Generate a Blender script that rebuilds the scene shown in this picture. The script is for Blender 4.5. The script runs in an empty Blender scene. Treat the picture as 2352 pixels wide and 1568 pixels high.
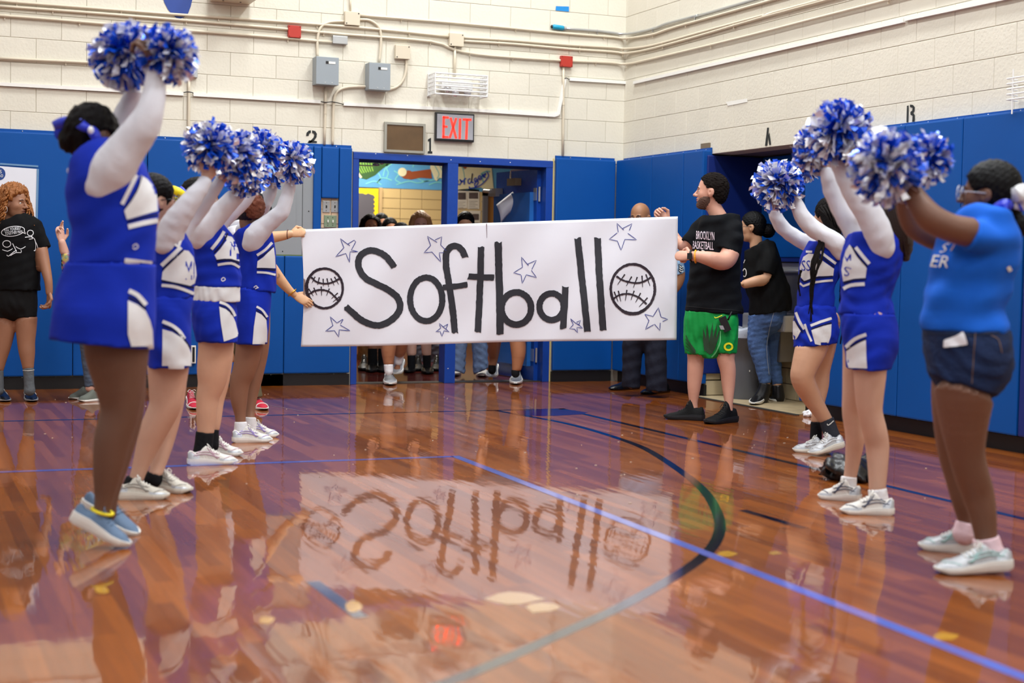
import bpy, math, random
import numpy as np
from mathutils import Vector, Matrix
from mathutils.bvhtree import BVHTree
from mathutils.geometry import tessellate_polygon

# ------------------------------------------------------------------ camera
F, CX, CY, CAMH = 3450.0, 1176.0, 784.0, 1.136      # focal length and centre in pixels of a 2352x1568 frame
def nz(v):
    v = np.array(v, float); return v / np.linalg.norm(v)
_dY = nz((-255 - CX, 577 - CY, F))
_dX = np.array((9600 - CX, 760 - CY, F)); _dX = nz(_dX - _dX.dot(_dY) * _dY)
_dZ = -np.cross(_dX, _dY)
if _dZ[1] > 0: _dZ = -_dZ
R = np.stack([_dX, _dY, _dZ])                        # world = R @ camera (x right, y down, z forward)
CAM = np.array((0.0, 0.0, CAMH))
cd = bpy.data.cameras.new('camera'); cam = bpy.data.objects.new('camera', cd)
bpy.context.scene.collection.objects.link(cam)
cd.sensor_width = 36.0; cd.lens = 36.0 * F / 2352.0; cd.clip_end = 100; cd.clip_start = 0.05
M = np.eye(4); M[:3, 0] = R[:, 0]; M[:3, 1] = -R[:, 1]; M[:3, 2] = -R[:, 2]; M[:3, 3] = CAM
cam.matrix_world = Matrix(M.tolist())
cd.dof.use_dof = True; cd.dof.focus_distance = 11.3; cd.dof.aperture_fstop = 2.0
bpy.context.scene.camera = cam

sc = bpy.context.scene
sc.view_settings.view_transform = 'Standard'; sc.view_settings.look = 'None'
sc.view_settings.gamma = 1.0; sc.view_settings.use_curve_mapping = False
sc.view_settings.exposure = 0.0

w = bpy.data.worlds.new('world'); sc.world = w; w.use_nodes = True
w.node_tree.nodes['Background'].inputs[0].default_value = (0.95, 0.97, 1.0, 1)
w.node_tree.nodes['Background'].inputs[1].default_value = 0.12

LIGHT_W = 66.0
CEIL_Z = 7.2
def area(name, loc, sx, sy, watts, col=(0.92, 0.97, 1.0)):
    l = bpy.data.lights.new(name, 'AREA'); l.shape = 'RECTANGLE'; l.size = sx; l.size_y = sy
    l.energy = watts; l.color = col
    o = bpy.data.objects.new(name, l); sc.collection.objects.link(o); o.location = loc
    return o
LAMPS = [(x, y) for x in (-7.5, -4.0, -0.5, 3.0, 5.6) for y in (-10, -5.5, -1.0, 3.5, 7.5, 11.0)]
for i, (x, y) in enumerate(LAMPS):
    area('ceiling_light_source', (x, y, CEIL_Z - 0.16), 0.55, 1.3, LIGHT_W * (2.3 if x > 2 and y > 3 else (1.0 if x > 2 else .65)))
area('hall_light_source', (5.6, 15.6, 2.86), 0.6, 1.2, 75, (1, 0.95, 0.86))
area('hall_light_source', (5.6, 18.2, 2.86), 0.6, 1.2, 75, (1, 0.95, 0.86))

# ------------------------------------------------------------------ geometry of the place
def ray(px, py): return R @ np.array((px - CX, py - CY, F))
def P(px, py, d): return CAM + R @ np.array(((px - CX) * d / F, (py - CY) * d / F, d))
def plane(px, py, a, v):
    r = ray(px, py); return CAM + r * ((v - CAM[a]) / r[a])
def WB(px, py, y=13.17): return plane(px, py, 1, y)      # a point on the back wall
def WR(px, py, x=6.60): return plane(px, py, 0, x)       # a point on the right wall
def G(px, py, z=0.0): return plane(px, py, 2, z)         # a point on the floor
def proj(p):
    c = R.T @ (np.array(p, float) - CAM); return CX + F * c[0] / c[2], CY + F * c[1] / c[2], c[2]
def GD(px, py): return proj(G(px, py))[2]
FWD = R @ np.array((0, 0, 1.0)); FWD[2] = 0; FWD = nz(FWD)      # horizontal, away from the camera
RGT = np.array((FWD[1], -FWD[0], 0.0)); UP = np.array((0, 0, 1.0))

# ------------------------------------------------------------------ materials
def lin(c):
    return tuple((x / 255 / 12.92) if x / 255 <= 0.04045 else ((x / 255 + 0.055) / 1.055) ** 2.4 for x in c) + (1,)
MATS = {}
def mat(name, rgb, rough=0.6, metal=0.0, bump=0.0, bscale=80, coat=0.0, var=0.0, vscale=6, emit=0, spec=0.5, sheen=0, rand=0, ior=1.5, alpha=None):
    if name in MATS: return MATS[name]
    m = bpy.data.materials.new(name); m.use_nodes = True; nt = m.node_tree; b = nt.nodes['Principled BSDF']
    c = lin(rgb); b.inputs['Base Color'].default_value = c
    b.inputs['Roughness'].default_value = rough; b.inputs['Metallic'].default_value = metal
    b.inputs['Specular IOR Level'].default_value = spec; b.inputs['IOR'].default_value = ior
    if coat: b.inputs['Coat Weight'].default_value = coat; b.inputs['Coat Roughness'].default_value = 0.08
    if sheen: b.inputs['Sheen Weight'].default_value = sheen
    if emit:
        b.inputs['Emission Color'].default_value = c; b.inputs['Emission Strength'].default_value = emit
    tc = nt.nodes.new('ShaderNodeNewGeometry')
    last = None
    if var:
        n = nt.nodes.new('ShaderNodeTexNoise'); n.inputs['Scale'].default_value = vscale; n.inputs['Detail'].default_value = 3
        nt.links.new(tc.outputs['Position'], n.inputs['Vector'])
        mr = nt.nodes.new('ShaderNodeMapRange'); mr.inputs[1].default_value = 0.12; mr.inputs[2].default_value = 0.7
        mr.inputs[3].default_value = 1 - var; mr.inputs[4].default_value = 1 + var
        nt.links.new(n.outputs['Fac'], mr.inputs[0]); last = mr.outputs[0]
    if rand:
        oi = nt.nodes.new('ShaderNodeObjectInfo'); mr = nt.nodes.new('ShaderNodeMapRange')
        mr.inputs[3].default_value = 1 - rand; mr.inputs[4].default_value = 1 + rand
        nt.links.new(oi.outputs['Random'], mr.inputs[0])
        if last is None: last = mr.outputs[0]
        else:
            mu = nt.nodes.new('ShaderNodeMath'); mu.operation = 'MULTIPLY'
            nt.links.new(last, mu.inputs[0]); nt.links.new(mr.outputs[0], mu.inputs[1]); last = mu.outputs[0]
    if last is not None:
        vm = nt.nodes.new('ShaderNodeVectorMath'); vm.operation = 'SCALE'; vm.inputs[0].default_value = c[:3]
        nt.links.new(last, vm.inputs['Scale']); nt.links.new(vm.outputs[0], b.inputs['Base Color'])
    if bump:
        n = nt.nodes.new('ShaderNodeTexNoise'); n.inputs['Scale'].default_value = bscale; n.inputs['Detail'].default_value = 4
        nt.links.new(tc.outputs['Position'], n.inputs['Vector'])
        bp = nt.nodes.new('ShaderNodeBump'); bp.inputs['Strength'].default_value = bump; bp.inputs['Distance'].default_value = 0.01
        nt.links.new(n.outputs['Fac'], bp.inputs['Height']); nt.links.new(bp.outputs[0], b.inputs['Normal'])
    MATS[name] = m
    return m
def skin(name, rgb): return mat('skin_' + name, rgb, 0.5, bump=0.05, bscale=150, var=0.06, vscale=12)
def cloth(name, rgb, **k):
    k.setdefault('rough', 0.85); k.setdefault('bump', 0.55); k.setdefault('bscale', 14); k.setdefault('spec', 0.25); k.setdefault('var', 0.05)
    return mat('cloth_' + name, rgb, **k)

CREAM = mat('cream_paint', (218, 212, 196), 0.6, bump=0.25, bscale=45, var=0.03, vscale=2.5, rand=0.02)
MORTAR = mat('cream_mortar', (192, 186, 170), 0.7, bump=0.6, bscale=60)
PAD = mat('blue_vinyl', (0, 74, 150), 0.5, bump=0.12, bscale=7, var=0.06, vscale=1.5, spec=0.25)
PADSHADE = mat('shaded_blue_vinyl', (4, 34, 110), 0.5, bump=0.1, bscale=8)  # the blue pad vinyl again, with shade put into its colour
BLACKV = mat('black_rubber', (14, 14, 16), 0.5)
PIPE = mat('cream_pipe_paint', (212, 200, 178), 0.4)
WPIPE = mat('white_raceway', (236, 234, 228), 0.4)
STEEL = mat('galvanised_steel', (188, 190, 192), 0.32, 0.8)
GREYBOX = mat('grey_enamel', (146, 154, 160), 0.45)
FRAMEB = mat('blue_door_paint', (14, 62, 150), 0.35, bump=0.15, bscale=30, var=0.08, vscale=9)
REDBOX = mat('red_enamel', (178, 44, 30), 0.5)
SILVER = mat('silver_foil', (246, 246, 250), 0.27, 0.4, spec=.9)
BLUEFOIL = mat('blue_foil', (20, 92, 226), 0.25, 0.4, spec=.9)
WHITE = cloth('white', (214, 214, 222), bscale=10)
CBLUE = cloth('cheer_blue', (6, 40, 168), bscale=9)
CNAVY = cloth('navy_stripe', (14, 16, 60), bump=0)
CPANEL = cloth('white_panel', (218, 218, 220), bscale=9)
BLACKC = cloth('black_cotton', (10, 10, 12), bscale=9, spec=.15)
WSOLE = mat('white_rubber', (228, 226, 220), 0.5)
EYEW = mat('eye_white', (225, 220, 215), 0.2); EYED = mat('eye_dark', (30, 18, 12), 0.2)
PAPER = mat('white_paper', (226, 227, 236), 0.6, bump=0.35, bscale=3.5, var=0.01)

# ------------------------------------------------------------------ objects
def link(name, v, f, m, parent=None, smooth=False, kind=None, label=None):
    me = bpy.data.meshes.new(name)
    v = np.asarray(v, dtype=np.float32)
    me.from_pydata(v.tolist(), [], [list(map(int, q)) for q in f]) if not isinstance(f, np.ndarray) else fast(me, v, f)
    if isinstance(m, (list, tuple)):
        for x in m: me.materials.append(x)
    elif m is not None: me.materials.append(m)
    if smooth: me.polygons.foreach_set('use_smooth', [True] * len(me.polygons))
    me.update()
    o = bpy.data.objects.new(name, me); sc.collection.objects.link(o)
    if parent is not None: o.parent = parent; o.matrix_parent_inverse = parent.matrix_world.inverted() if False else PINV.get(parent.name, Matrix())
    if kind: o['kind'] = kind
    if label: o['label'] = label
    return o
PINV = {}
def fast(me, v, f):
    n, k = f.shape
    me.vertices.add(len(v)); me.vertices.foreach_set('co', v.ravel())
    me.loops.add(n * k); me.loops.foreach_set('vertex_index', f.astype(np.int32).ravel())
    me.polygons.add(n); me.polygons.foreach_set('loop_start', np.arange(0, n * k, k, dtype=np.int32))
    me.update(calc_edges=True)
def thing(name, label, cat, loc=(0, 0, 0), group=None):
    o = bpy.data.objects.new(name, None); sc.collection.objects.link(o); o.empty_display_size = 0.1
    o.location = tuple(float(x) for x in loc)
    o['label'] = label; o['category'] = cat
    if group: o['group'] = group
    PINV[o.name] = Matrix.Translation([-float(x) for x in loc])
    return o
def tag(o, label, cat, group=None):
    o['label'] = label; o['category'] = cat
    if group: o['group'] = group
    return o
class MB:                                                     # collects simple shapes for one mesh
    def __init__(s): s.v = []; s.f = []; s.mi = []; s.cur = 0
    def add(s, v, f):
        n = len(s.v); s.v += [tuple(map(float, q)) for q in v]; s.f += [[i + n for i in q] for q in f]; s.mi += [s.cur] * len(f); return s
    def box(s, lo, hi, bev=0.0):
        (a, b, c), (d, e, g) = lo, hi
        if bev <= 0:
            v = [(a, b, c), (d, b, c), (d, e, c), (a, e, c), (a, b, g), (d, b, g), (d, e, g), (a, e, g)]
            return s.add(v, [(0, 3, 2, 1), (4, 5, 6, 7), (0, 1, 5, 4), (1, 2, 6, 5), (2, 3, 7, 6), (3, 0, 4, 7)])
        import bmesh
        bm = bmesh.new(); bmesh.ops.create_cube(bm, size=1)
        for q in bm.verts: q.co = ((a + d) / 2 + q.co.x * (d - a), (b + e) / 2 + q.co.y * (e - b), (c + g) / 2 + q.co.z * (g - c))
        bmesh.ops.bevel(bm, geom=list(bm.edges), offset=bev, segments=2, affect='EDGES', profile=0.6)
        s.add([q.co[:] for q in bm.verts], [[q.index for q in p.verts] for p in bm.faces]) if not bm.verts.index_update() else 0
        bm.free(); return s
    def obox(s, c, ax, ay, az, hx, hy, hz):                   # oriented box
        c = np.array(c, float); ax, ay, az = nz(ax) * hx, nz(ay) * hy, nz(az) * hz
        v = [c + i * ax + j * ay + k * az for k in (-1, 1) for j, i in ((-1, -1), (-1, 1), (1, 1), (1, -1))]
        return s.add(v, [(0, 3, 2, 1), (4, 5, 6, 7), (0, 1, 5, 4), (1, 2, 6, 5), (2, 3, 7, 6), (3, 0, 4, 7)])
    def tube(s, pts, r, n=8, caps=True):
        pts = [np.array(p, float) for p in pts]; rr = r if hasattr(r, '__len__') else [r] * len(pts)
        base = len(s.v); prev = None; vs = []
        for i, p in enumerate(pts):
            t = nz(pts[min(i + 1, len(pts) - 1)] - pts[max(i - 1, 0)])
            if prev is None:
                a = np.cross(t, UP); a = np.cross(t, (1, 0, 0)) if np.linalg.norm(a) < 0.1 else a
            else: a = prev - prev.dot(t) * t
            a = nz(a); prev = a; b = np.cross(t, a)
            for k in range(n):
                th = 2 * math.pi * k / n; vs.append(p + rr[i] * (math.cos(th) * a + math.sin(th) * b))
        fs = [(i * n + k, i * n + (k + 1) % n, (i + 1) * n + (k + 1) % n, (i + 1) * n + k) for i in range(len(pts) - 1) for k in range(n)]
        if caps: fs += [tuple(range(n - 1, -1, -1)), tuple((len(pts) - 1) * n + k for k in range(n))]
        return s.add(vs, fs)
    def sphere(s, c, r, n=10, m=7, ax=None):
        r = np.array(r if hasattr(r, '__len__') else (r, r, r), float); A = np.eye(3) if ax is None else np.stack([nz(q) for q in ax], 1)
        vs = [np.array(c) + A @ (r * np.array((math.sin(math.pi * j / m) * math.cos(2 * math.pi * i / n), math.sin(math.pi * j / m) * math.sin(2 * math.pi * i / n), math.cos(math.pi * j / m)))) for j in range(m + 1) for i in range(n)]
        return s.add(vs, [(j * n + i, (j + 1) * n + i, (j + 1) * n + (i + 1) % n, j * n + (i + 1) % n) for j in range(m) for i in range(n)])
    def build(s, name, m, parent=None, smooth=False, kind=None, label=None):
        o = link(name, s.v, s.f, m, parent, smooth, kind, label)
        if isinstance(m, (list, tuple)): o.data.polygons.foreach_set('material_index', s.mi)
        return o
def spline(pts, n=6):
    pts = np.array(pts, float); out = []
    for i in range(len(pts) - 1):
        p0, p1, p2, p3 = pts[max(i - 1, 0)], pts[i], pts[i + 1], pts[min(i + 2, len(pts) - 1)]
        for k in range(n):
            t = k / n; out.append(0.5 * ((2 * p1) + (-p0 + p2) * t + (2 * p0 - 5 * p1 + 4 * p2 - p3) * t * t + (-p0 + 3 * p1 - 3 * p2 + p3) * t ** 3))
    out.append(pts[-1]); return np.array(out)

# ------------------------------------------------------------------ implicit surfaces (bodies, heads, hands, clothes)
class Sdf:
    def __init__(s, vox, k=0.02, fold=None): s.vox = vox; s.k = k; s.fold = fold; s.pr = []
    def seg(s, a, b, ra, rb): return s.tube([a, b], [ra, rb], n=1)
    def tube(s, pts, ra, rb=None, bdir=None, n=5, flat=(False, False), sub=False, k=None):
        pts = np.array(pts, float); ra = np.array(ra, float) if hasattr(ra, '__len__') else np.full(len(pts), float(ra))
        rb = ra.copy() if rb is None else (np.array(rb, float) if hasattr(rb, '__len__') else np.full(len(pts), float(rb)))
        if n > 1 and len(pts) > 2:
            q = spline(np.concatenate([pts, ra[:, None], rb[:, None]], 1), n); pts, ra, rb = q[:, :3], q[:, 3], q[:, 4]
        s.pr.append(('t', pts, ra, rb, FWD if bdir is None else nz(bdir), flat, sub, k)); return s
    def ell(s, c, r, ax=None, sub=False, k=None):
        s.pr.append(('e', np.array(c, float), np.array(r, float) if hasattr(r, '__len__') else np.full(3, float(r)), np.eye(3) if ax is None else np.stack([nz(a) for a in ax]), sub, k)); return s
    def cut(s, p, n): s.pr.append(('c', np.array(p, float), nz(n))); return s      # removes the side the normal points to
    def mesh(s):
        lo = np.full(3, 1e9); hi = -lo
        for p in s.pr:
            if p[0] == 't' and not p[6]: m = max(p[2].max(), p[3].max()); lo = np.minimum(lo, p[1].min(0) - m); hi = np.maximum(hi, p[1].max(0) + m)
            if p[0] == 'e' and not p[4]: m = p[2].max(); lo = np.minimum(lo, p[1] - m); hi = np.maximum(hi, p[1] + m)
        h = s.vox; lo = lo - 3 * h; hi = hi + 3 * h; N = np.ceil((hi - lo) / h).astype(int) + 1
        V = np.full(N, 0.05, np.float32)
        ax = [(lo[i] + np.arange(N[i]) * h) for i in range(3)]
        def sub(l, u):
            i0 = np.maximum(((l - lo) / h).astype(int), 0); i1 = np.minimum(((u - lo) / h).astype(int) + 2, N)
            sl = tuple(slice(int(a), int(b)) for a, b in zip(i0, i1))
            g = [ax[i][sl[i]].astype(np.float32).reshape([-1 if j == i else 1 for j in range(3)]) for i in range(3)]
            return sl, g
        for p in s.pr:
            if p[0] == 'c':
                d = sum(((ax[i] - p[1][i]) * p[2][i]).astype(np.float32).reshape([-1 if j == i else 1 for j in range(3)]) for i in range(3))
                V = np.maximum(V, d); continue
            k = (p[7] if p[0] == 't' else p[5]); k = s.k if k is None else k; mg = max(k, 0.0) + 2 * h + 0.01
            if p[0] == 't':
                _, pts, ra, rb, bd, flat, sb, _ = p; m = max(ra.max(), rb.max()) + mg
                sl, g = sub(pts.min(0) - m, pts.max(0) + m); T = np.full([q.size if 0 else 1 for q in g], 1, np.float32)
                T = np.full(V[sl].shape, 0.3, np.float32)
                o = np.array([ax[i][sl[i].start] for i in range(3)])
                for i in range(len(pts) - 1):
                    a, b = pts[i], pts[i + 1]; ba = b - a; L2 = ba.dot(ba)
                    if L2 < 1e-12: continue
                    mm = max(ra[i], ra[i + 1], rb[i], rb[i + 1]) + mg
                    l = np.minimum(a, b) - mm; u = np.maximum(a, b) + mm
                    j0 = np.maximum(((l - o) / h).astype(int), 0); j1 = np.minimum(((u - o) / h).astype(int) + 2, T.shape)
                    if (j1 <= j0).any(): continue
                    s2 = tuple(slice(int(x), int(y)) for x, y in zip(j0, j1))
                    q = [np.float32(1) * (ax[c][sl[c]][s2[c]] - a[c]).astype(np.float32).reshape([-1 if j == c else 1 for j in range(3)]) for c in range(3)]
                    t = np.clip((q[0] * ba[0] + q[1] * ba[1] + q[2] * ba[2]) / L2, 0, 1).astype(np.float32)
                    x, y, z = q[0] - t * ba[0], q[1] - t * ba[1], q[2] - t * ba[2]
                    rA = ra[i] + (ra[i + 1] - ra[i]) * t; rB = rb[i] + (rb[i + 1] - rb[i]) * t
                    if abs(ra[i] - rb[i]) + abs(ra[i + 1] - rb[i + 1]) > 1e-5:
                        bb = bd - bd.dot(ba) / L2 * ba; bb = nz(bb)
                        w_ = x * bb[0] + y * bb[1] + z * bb[2]; rt = rA / rB
                        d = np.sqrt(np.maximum(x * x + y * y + z * z + w_ * w_ * (rt * rt - 1), 0)) - rA
                    else: d = np.sqrt(x * x + y * y + z * z) - rA
                    T[s2] = np.minimum(T[s2], d)
                for e in (0, 1):
                    if flat[e] is not False:
                        c = pts[0] if e == 0 else pts[-1]; nn = nz(pts[0] - pts[1]) if e == 0 else nz(pts[-1] - pts[-2])
                        if isinstance(flat[e], (tuple, list, np.ndarray)): nn = nz(flat[e])
                        T = np.maximum(T, (g[0] - c[0]) * nn[0] + (g[1] - c[1]) * nn[1] + (g[2] - c[2]) * nn[2])
                D = T
            else:
                _, c, r, A, sb, _ = p; m = r.max() + mg; sl, g = sub(c - m, c + m)
                q = [(g[0] - c[0]) * A[i][0] + (g[1] - c[1]) * A[i][1] + (g[2] - c[2]) * A[i][2] for i in range(3)]
                k0 = np.sqrt(sum((q[i] / r[i]) ** 2 for i in range(3))); k1 = np.sqrt(sum((q[i] / r[i] ** 2) ** 2 for i in range(3))) + 1e-6
                D = (k0 * (k0 - 1) / k1).astype(np.float32)
            W = V[sl]
            if sb:
                kk = max(k, 1e-5); D = -D; hh = np.clip(0.5 - 0.5 * (W - D) / kk, 0, 1); V[sl] = W * (1 - hh) + D * hh + kk * hh * (1 - hh)
            else:
                kk = max(k, 1e-5); hh = np.clip(0.5 + 0.5 * (D - W) / kk, 0, 1); V[sl] = D * (1 - hh) + W * hh - kk * hh * (1 - hh)
        if s.fold:
            amp, wl, seed = s.fold; rs = np.random.RandomState(seed); acc = 0
            for j in range(5):
                kv = rs.normal(size=3); kv = kv / np.linalg.norm(kv) * 2 * math.pi / (wl * (0.6 + 0.9 * rs.rand())); ph = rs.rand() * 6
                a_ = [(ax[i] * kv[i]).astype(np.float32).reshape([-1 if q == i else 1 for q in range(3)]) for i in range(3)]
                acc = acc + np.sin(a_[0] + a_[1] + a_[2] + ph) * (0.6 if j else 1)
            V = V + (amp / 2.2) * acc
        return nets(V, lo, h)
def nets(V, lo, h):                                            # surface nets
    I = V < 0
    c = I[:-1, :-1, :-1].astype(np.int8)
    cnt = sum(I[a:V.shape[0] - 1 + a, b:V.shape[1] - 1 + b, e:V.shape[2] - 1 + e].astype(np.int8) for a in (0, 1) for b in (0, 1) for e in (0, 1))
    act = (cnt > 0) & (cnt < 8); idx = np.full(act.shape, -1, np.int32); ii = np.argwhere(act); idx[act] = np.arange(len(ii))
    S = np.zeros((len(ii), 3), np.float32); n = np.zeros(len(ii), np.float32)
    cor = {(a, b, e): V[ii[:, 0] + a, ii[:, 1] + b, ii[:, 2] + e] for a in (0, 1) for b in (0, 1) for e in (0, 1)}
    for d in range(3):
        for u in (0, 1):
            for v in (0, 1):
                A = [0, 0, 0]; o = [q for q in range(3) if q != d]; A[o[0]] = u; A[o[1]] = v; B = list(A); B[d] = 1
                x, y = cor[tuple(A)], cor[tuple(B)]; ok = (x < 0) != (y < 0); t = np.where(ok, x / np.where(ok, x - y, 1), 0)
                pt = np.zeros((len(ii), 3), np.float32); pt[:] = A; pt[:, d] = t; S += pt * ok[:, None]; n += ok
    vt = (ii + S / n[:, None]) * h + lo
    F_ = []
    for d in range(3):
        sh = [slice(0, -1)] * 3
        a = I[tuple(slice(0, V.shape[d] - 1) if q == d else slice(1, V.shape[q] - 1) for q in range(3))]
        b = I[tuple(slice(1, V.shape[d]) if q == d else slice(1, V.shape[q] - 1) for q in range(3))]
        e = np.argwhere(a != b)
        if not len(e): continue
        s_ = a[e[:, 0], e[:, 1], e[:, 2]]; o = [q for q in range(3) if q != d]; q0 = e.copy(); q0[:, o[0]] += 1; q0[:, o[1]] += 1
        def cell(x, y):
            k = q0.copy(); k[:, o[0]] -= x; k[:, o[1]] -= y; return idx[k[:, 0], k[:, 1], k[:, 2]]
        quad = np.stack([cell(1, 1), cell(0, 1), cell(0, 0), cell(1, 0)], 1)
        fl = s_ if d != 1 else ~s_
        quad[~fl] = quad[~fl][:, ::-1]; F_.append(quad)
    return vt, np.concatenate(F_)
def merge(parts):
    n = 0; vs = []; fs = []
    for v, f in parts: vs.append(v); fs.append(f + n); n += len(v)
    return np.concatenate(vs), np.concatenate(fs)

def sdf_points(tubes, pts):
    """hard union distance of the tubes at points; inf where a flat end excludes the point"""
    D = np.full(len(pts), 1e3)
    for t in tubes:
        if 'pts' not in t: continue
        P_ = np.array(t['pts'], float); ra = np.array(t['ra'], float); rb = np.array(t['rb'], float)
        if len(P_) > 2:
            q = spline(np.concatenate([P_, ra[:, None], rb[:, None]], 1), 3); P_, ra, rb = q[:, :3], q[:, 3], q[:, 4]
        best = np.full(len(pts), 1e3)
        for i in range(len(P_) - 1):
            a, b = P_[i], P_[i + 1]; ba = b - a; L2 = ba.dot(ba)
            if L2 < 1e-12: continue
            q = pts - a; tt = np.clip(q @ ba / L2, 0, 1); q = q - tt[:, None] * ba; rA = ra[i] + (ra[i + 1] - ra[i]) * tt; rB = rb[i] + (rb[i + 1] - rb[i]) * tt
            bb = t['v'] - t['v'].dot(ba) / L2 * ba; bb = nz(bb); w_ = q @ bb; rt = rA / rB
            best = np.minimum(best, np.sqrt(np.maximum((q * q).sum(1) + w_ * w_ * (rt * rt - 1), 0)) - rA)
        for e in (0, 1):
            fl = t['flat'][e]
            if fl is not False:
                c = P_[0] if e == 0 else P_[-1]; nn = nz(P_[0] - P_[1]) if e == 0 else nz(P_[-1] - P_[-2])
                if fl is not True: nn = nz(fl)
                best = np.where((pts - c) @ nn > -.002, 1e3, best)
        D = np.minimum(D, best)
    return D
def tuck(v, tubes, margin, reach):
    """press vertices that would poke through a garment back under it"""
    D = sdf_points(tubes, v); k = np.where((D > -margin) & (D < reach))[0]
    for it in range(2):
        if not len(k): break
        p = v[k]; d0 = sdf_points(tubes, p); e = .004
        g = np.stack([sdf_points(tubes, p + np.eye(3)[i] * e) - sdf_points(tubes, p - np.eye(3)[i] * e) for i in range(3)], 1)
        g = np.clip(g, -.05, .05); n = np.linalg.norm(g, axis=1)[:, None] + 1e-9; mv = np.clip(d0 + margin, 0, reach + margin); ok = (d0 < reach) & (d0 > -margin)
        v[k] = p - np.where(ok[:, None], g / n * mv[:, None], 0)
    return v
# ------------------------------------------------------------------ the setting
YB, XR = 13.20, 6.62                 # faces of the back wall and the right wall
X0, Y0 = -10.0, -13.0                # far corners of the gym behind the camera
def struct(o): o['kind'] = 'structure'; return o
# floor material: dark varnished strip maple, boards running towards the back wall
def floor_mat():
    m = bpy.data.materials.new('varnished_maple'); m.use_nodes = True; nt = m.node_tree; b = nt.nodes['Principled BSDF']; L = nt.links.new
    g = nt.nodes.new('ShaderNodeNewGeometry'); sx = nt.nodes.new('ShaderNodeSeparateXYZ'); L(g.outputs['Position'], sx.inputs[0])
    def math_(op, a, c=None):
        n = nt.nodes.new('ShaderNodeMath'); n.operation = op
        for i, q in enumerate((a, c)):
            if q is None: continue
            if isinstance(q, (int, float)): n.inputs[i].default_value = q
            else: L(q, n.inputs[i])
        return n.outputs[0]
    xs = math_('DIVIDE', sx.outputs[0], 0.0572); ix = math_('FLOOR', xs); fx = math_('FRACT', xs)
    wn = nt.nodes.new('ShaderNodeTexWhiteNoise'); wn.noise_dimensions = '1D'; L(ix, wn.inputs['W'])
    off = math_('MULTIPLY', wn.outputs['Value'], 1.7); ys = math_('DIVIDE', math_('ADD', sx.outputs[1], off), 1.15); iy = math_('FLOOR', ys)
    cb = nt.nodes.new('ShaderNodeCombineXYZ'); L(ix, cb.inputs[0]); L(iy, cb.inputs[1])
    w2 = nt.nodes.new('ShaderNodeTexWhiteNoise'); w2.noise_dimensions = '2D'; L(cb.outputs[0], w2.inputs['Vector'])
    cr = nt.nodes.new('ShaderNodeValToRGB'); L(w2.outputs['Value'], cr.inputs[0])
    e = cr.color_ramp.elements; e[0].color = lin((112, 53, 10)); e[1].color = lin((147, 78, 18))
    q = cr.color_ramp.elements.new(0.5); q.color = lin((130, 66, 13))
    mp = nt.nodes.new('ShaderNodeMapping'); mp.inputs['Scale'].default_value = (60, 3.0, 1); L(g.outputs['Position'], mp.inputs[0])
    n1 = nt.nodes.new('ShaderNodeTexNoise'); n1.inputs['Scale'].default_value = 1; n1.inputs['Detail'].default_value = 5; L(mp.outputs[0], n1.inputs['Vector'])
    mr = nt.nodes.new('ShaderNodeMapRange'); mr.inputs[1].default_value = .3; mr.inputs[2].default_value = .7; mr.inputs[3].default_value = .88; mr.inputs[4].default_value = 1.1; L(n1.outputs[0], mr.inputs[0])
    vm = nt.nodes.new('ShaderNodeVectorMath'); vm.operation = 'SCALE'; L(cr.outputs[0], vm.inputs[0]); L(mr.outputs[0], vm.inputs['Scale'])
    gap = math_('LESS_THAN', math_('ABSOLUTE', math_('SUBTRACT', fx, 0.5)), 0.488)
    g2 = math_('ADD', math_('MULTIPLY', gap, 0.3), 0.7)
    v2 = nt.nodes.new('ShaderNodeVectorMath'); v2.operation = 'SCALE'; L(vm.outputs[0], v2.inputs[0]); L(g2, v2.inputs['Scale']); L(v2.outputs[0], b.inputs['Base Color'])
    b.inputs['Roughness'].default_value = 0.5; b.inputs['IOR'].default_value = 1.4; b.inputs['Specular IOR Level'].default_value = 0.2; b.inputs['Coat Weight'].default_value = 0.85
    b.inputs['Coat Roughness'].default_value = 0.03; b.inputs['Coat IOR'].default_value = 1.58
    # ripples of the varnish: each board slightly crowned and tilted, long waves along it
    n2 = nt.nodes.new('ShaderNodeTexNoise'); n2.inputs['Scale'].default_value = 1; n2.inputs['Detail'].default_value = 2
    m2 = nt.nodes.new('ShaderNodeMapping'); m2.inputs['Scale'].default_value = (22, 1.6, 1); L(g.outputs['Position'], m2.inputs[0]); L(m2.outputs[0], n2.inputs['Vector'])
    crown = math_('MULTIPLY', math_('MULTIPLY', fx, math_('SUBTRACT', 1.0, fx)), 0.5)
    tilt = math_('MULTIPLY', math_('SUBTRACT', w2.outputs['Value'], 0.5), math_('MULTIPLY', fx, 0.8))
    n3 = nt.nodes.new('ShaderNodeTexNoise'); n3.inputs['Scale'].default_value = 5; L(g.outputs['Position'], n3.inputs['Vector'])
    hgt = math_('ADD', math_('ADD', crown, tilt), math_('ADD', math_('MULTIPLY', n2.outputs[0], 1.1), math_('MULTIPLY', n3.outputs[0], 1.0)))
    bp = nt.nodes.new('ShaderNodeBump'); bp.inputs['Strength'].default_value = 1.0; bp.inputs['Distance'].default_value = 0.00045; L(hgt, bp.inputs['Height'])
    L(bp.outputs[0], b.inputs['Normal']); L(bp.outputs[0], b.inputs['Coat Normal'])
    return m
FLOORM = floor_mat()
floor = struct(MB().box((X0, Y0, -0.1), (XR + 0.0, YB + 0.02, 0)).build('floor', FLOORM))

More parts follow.
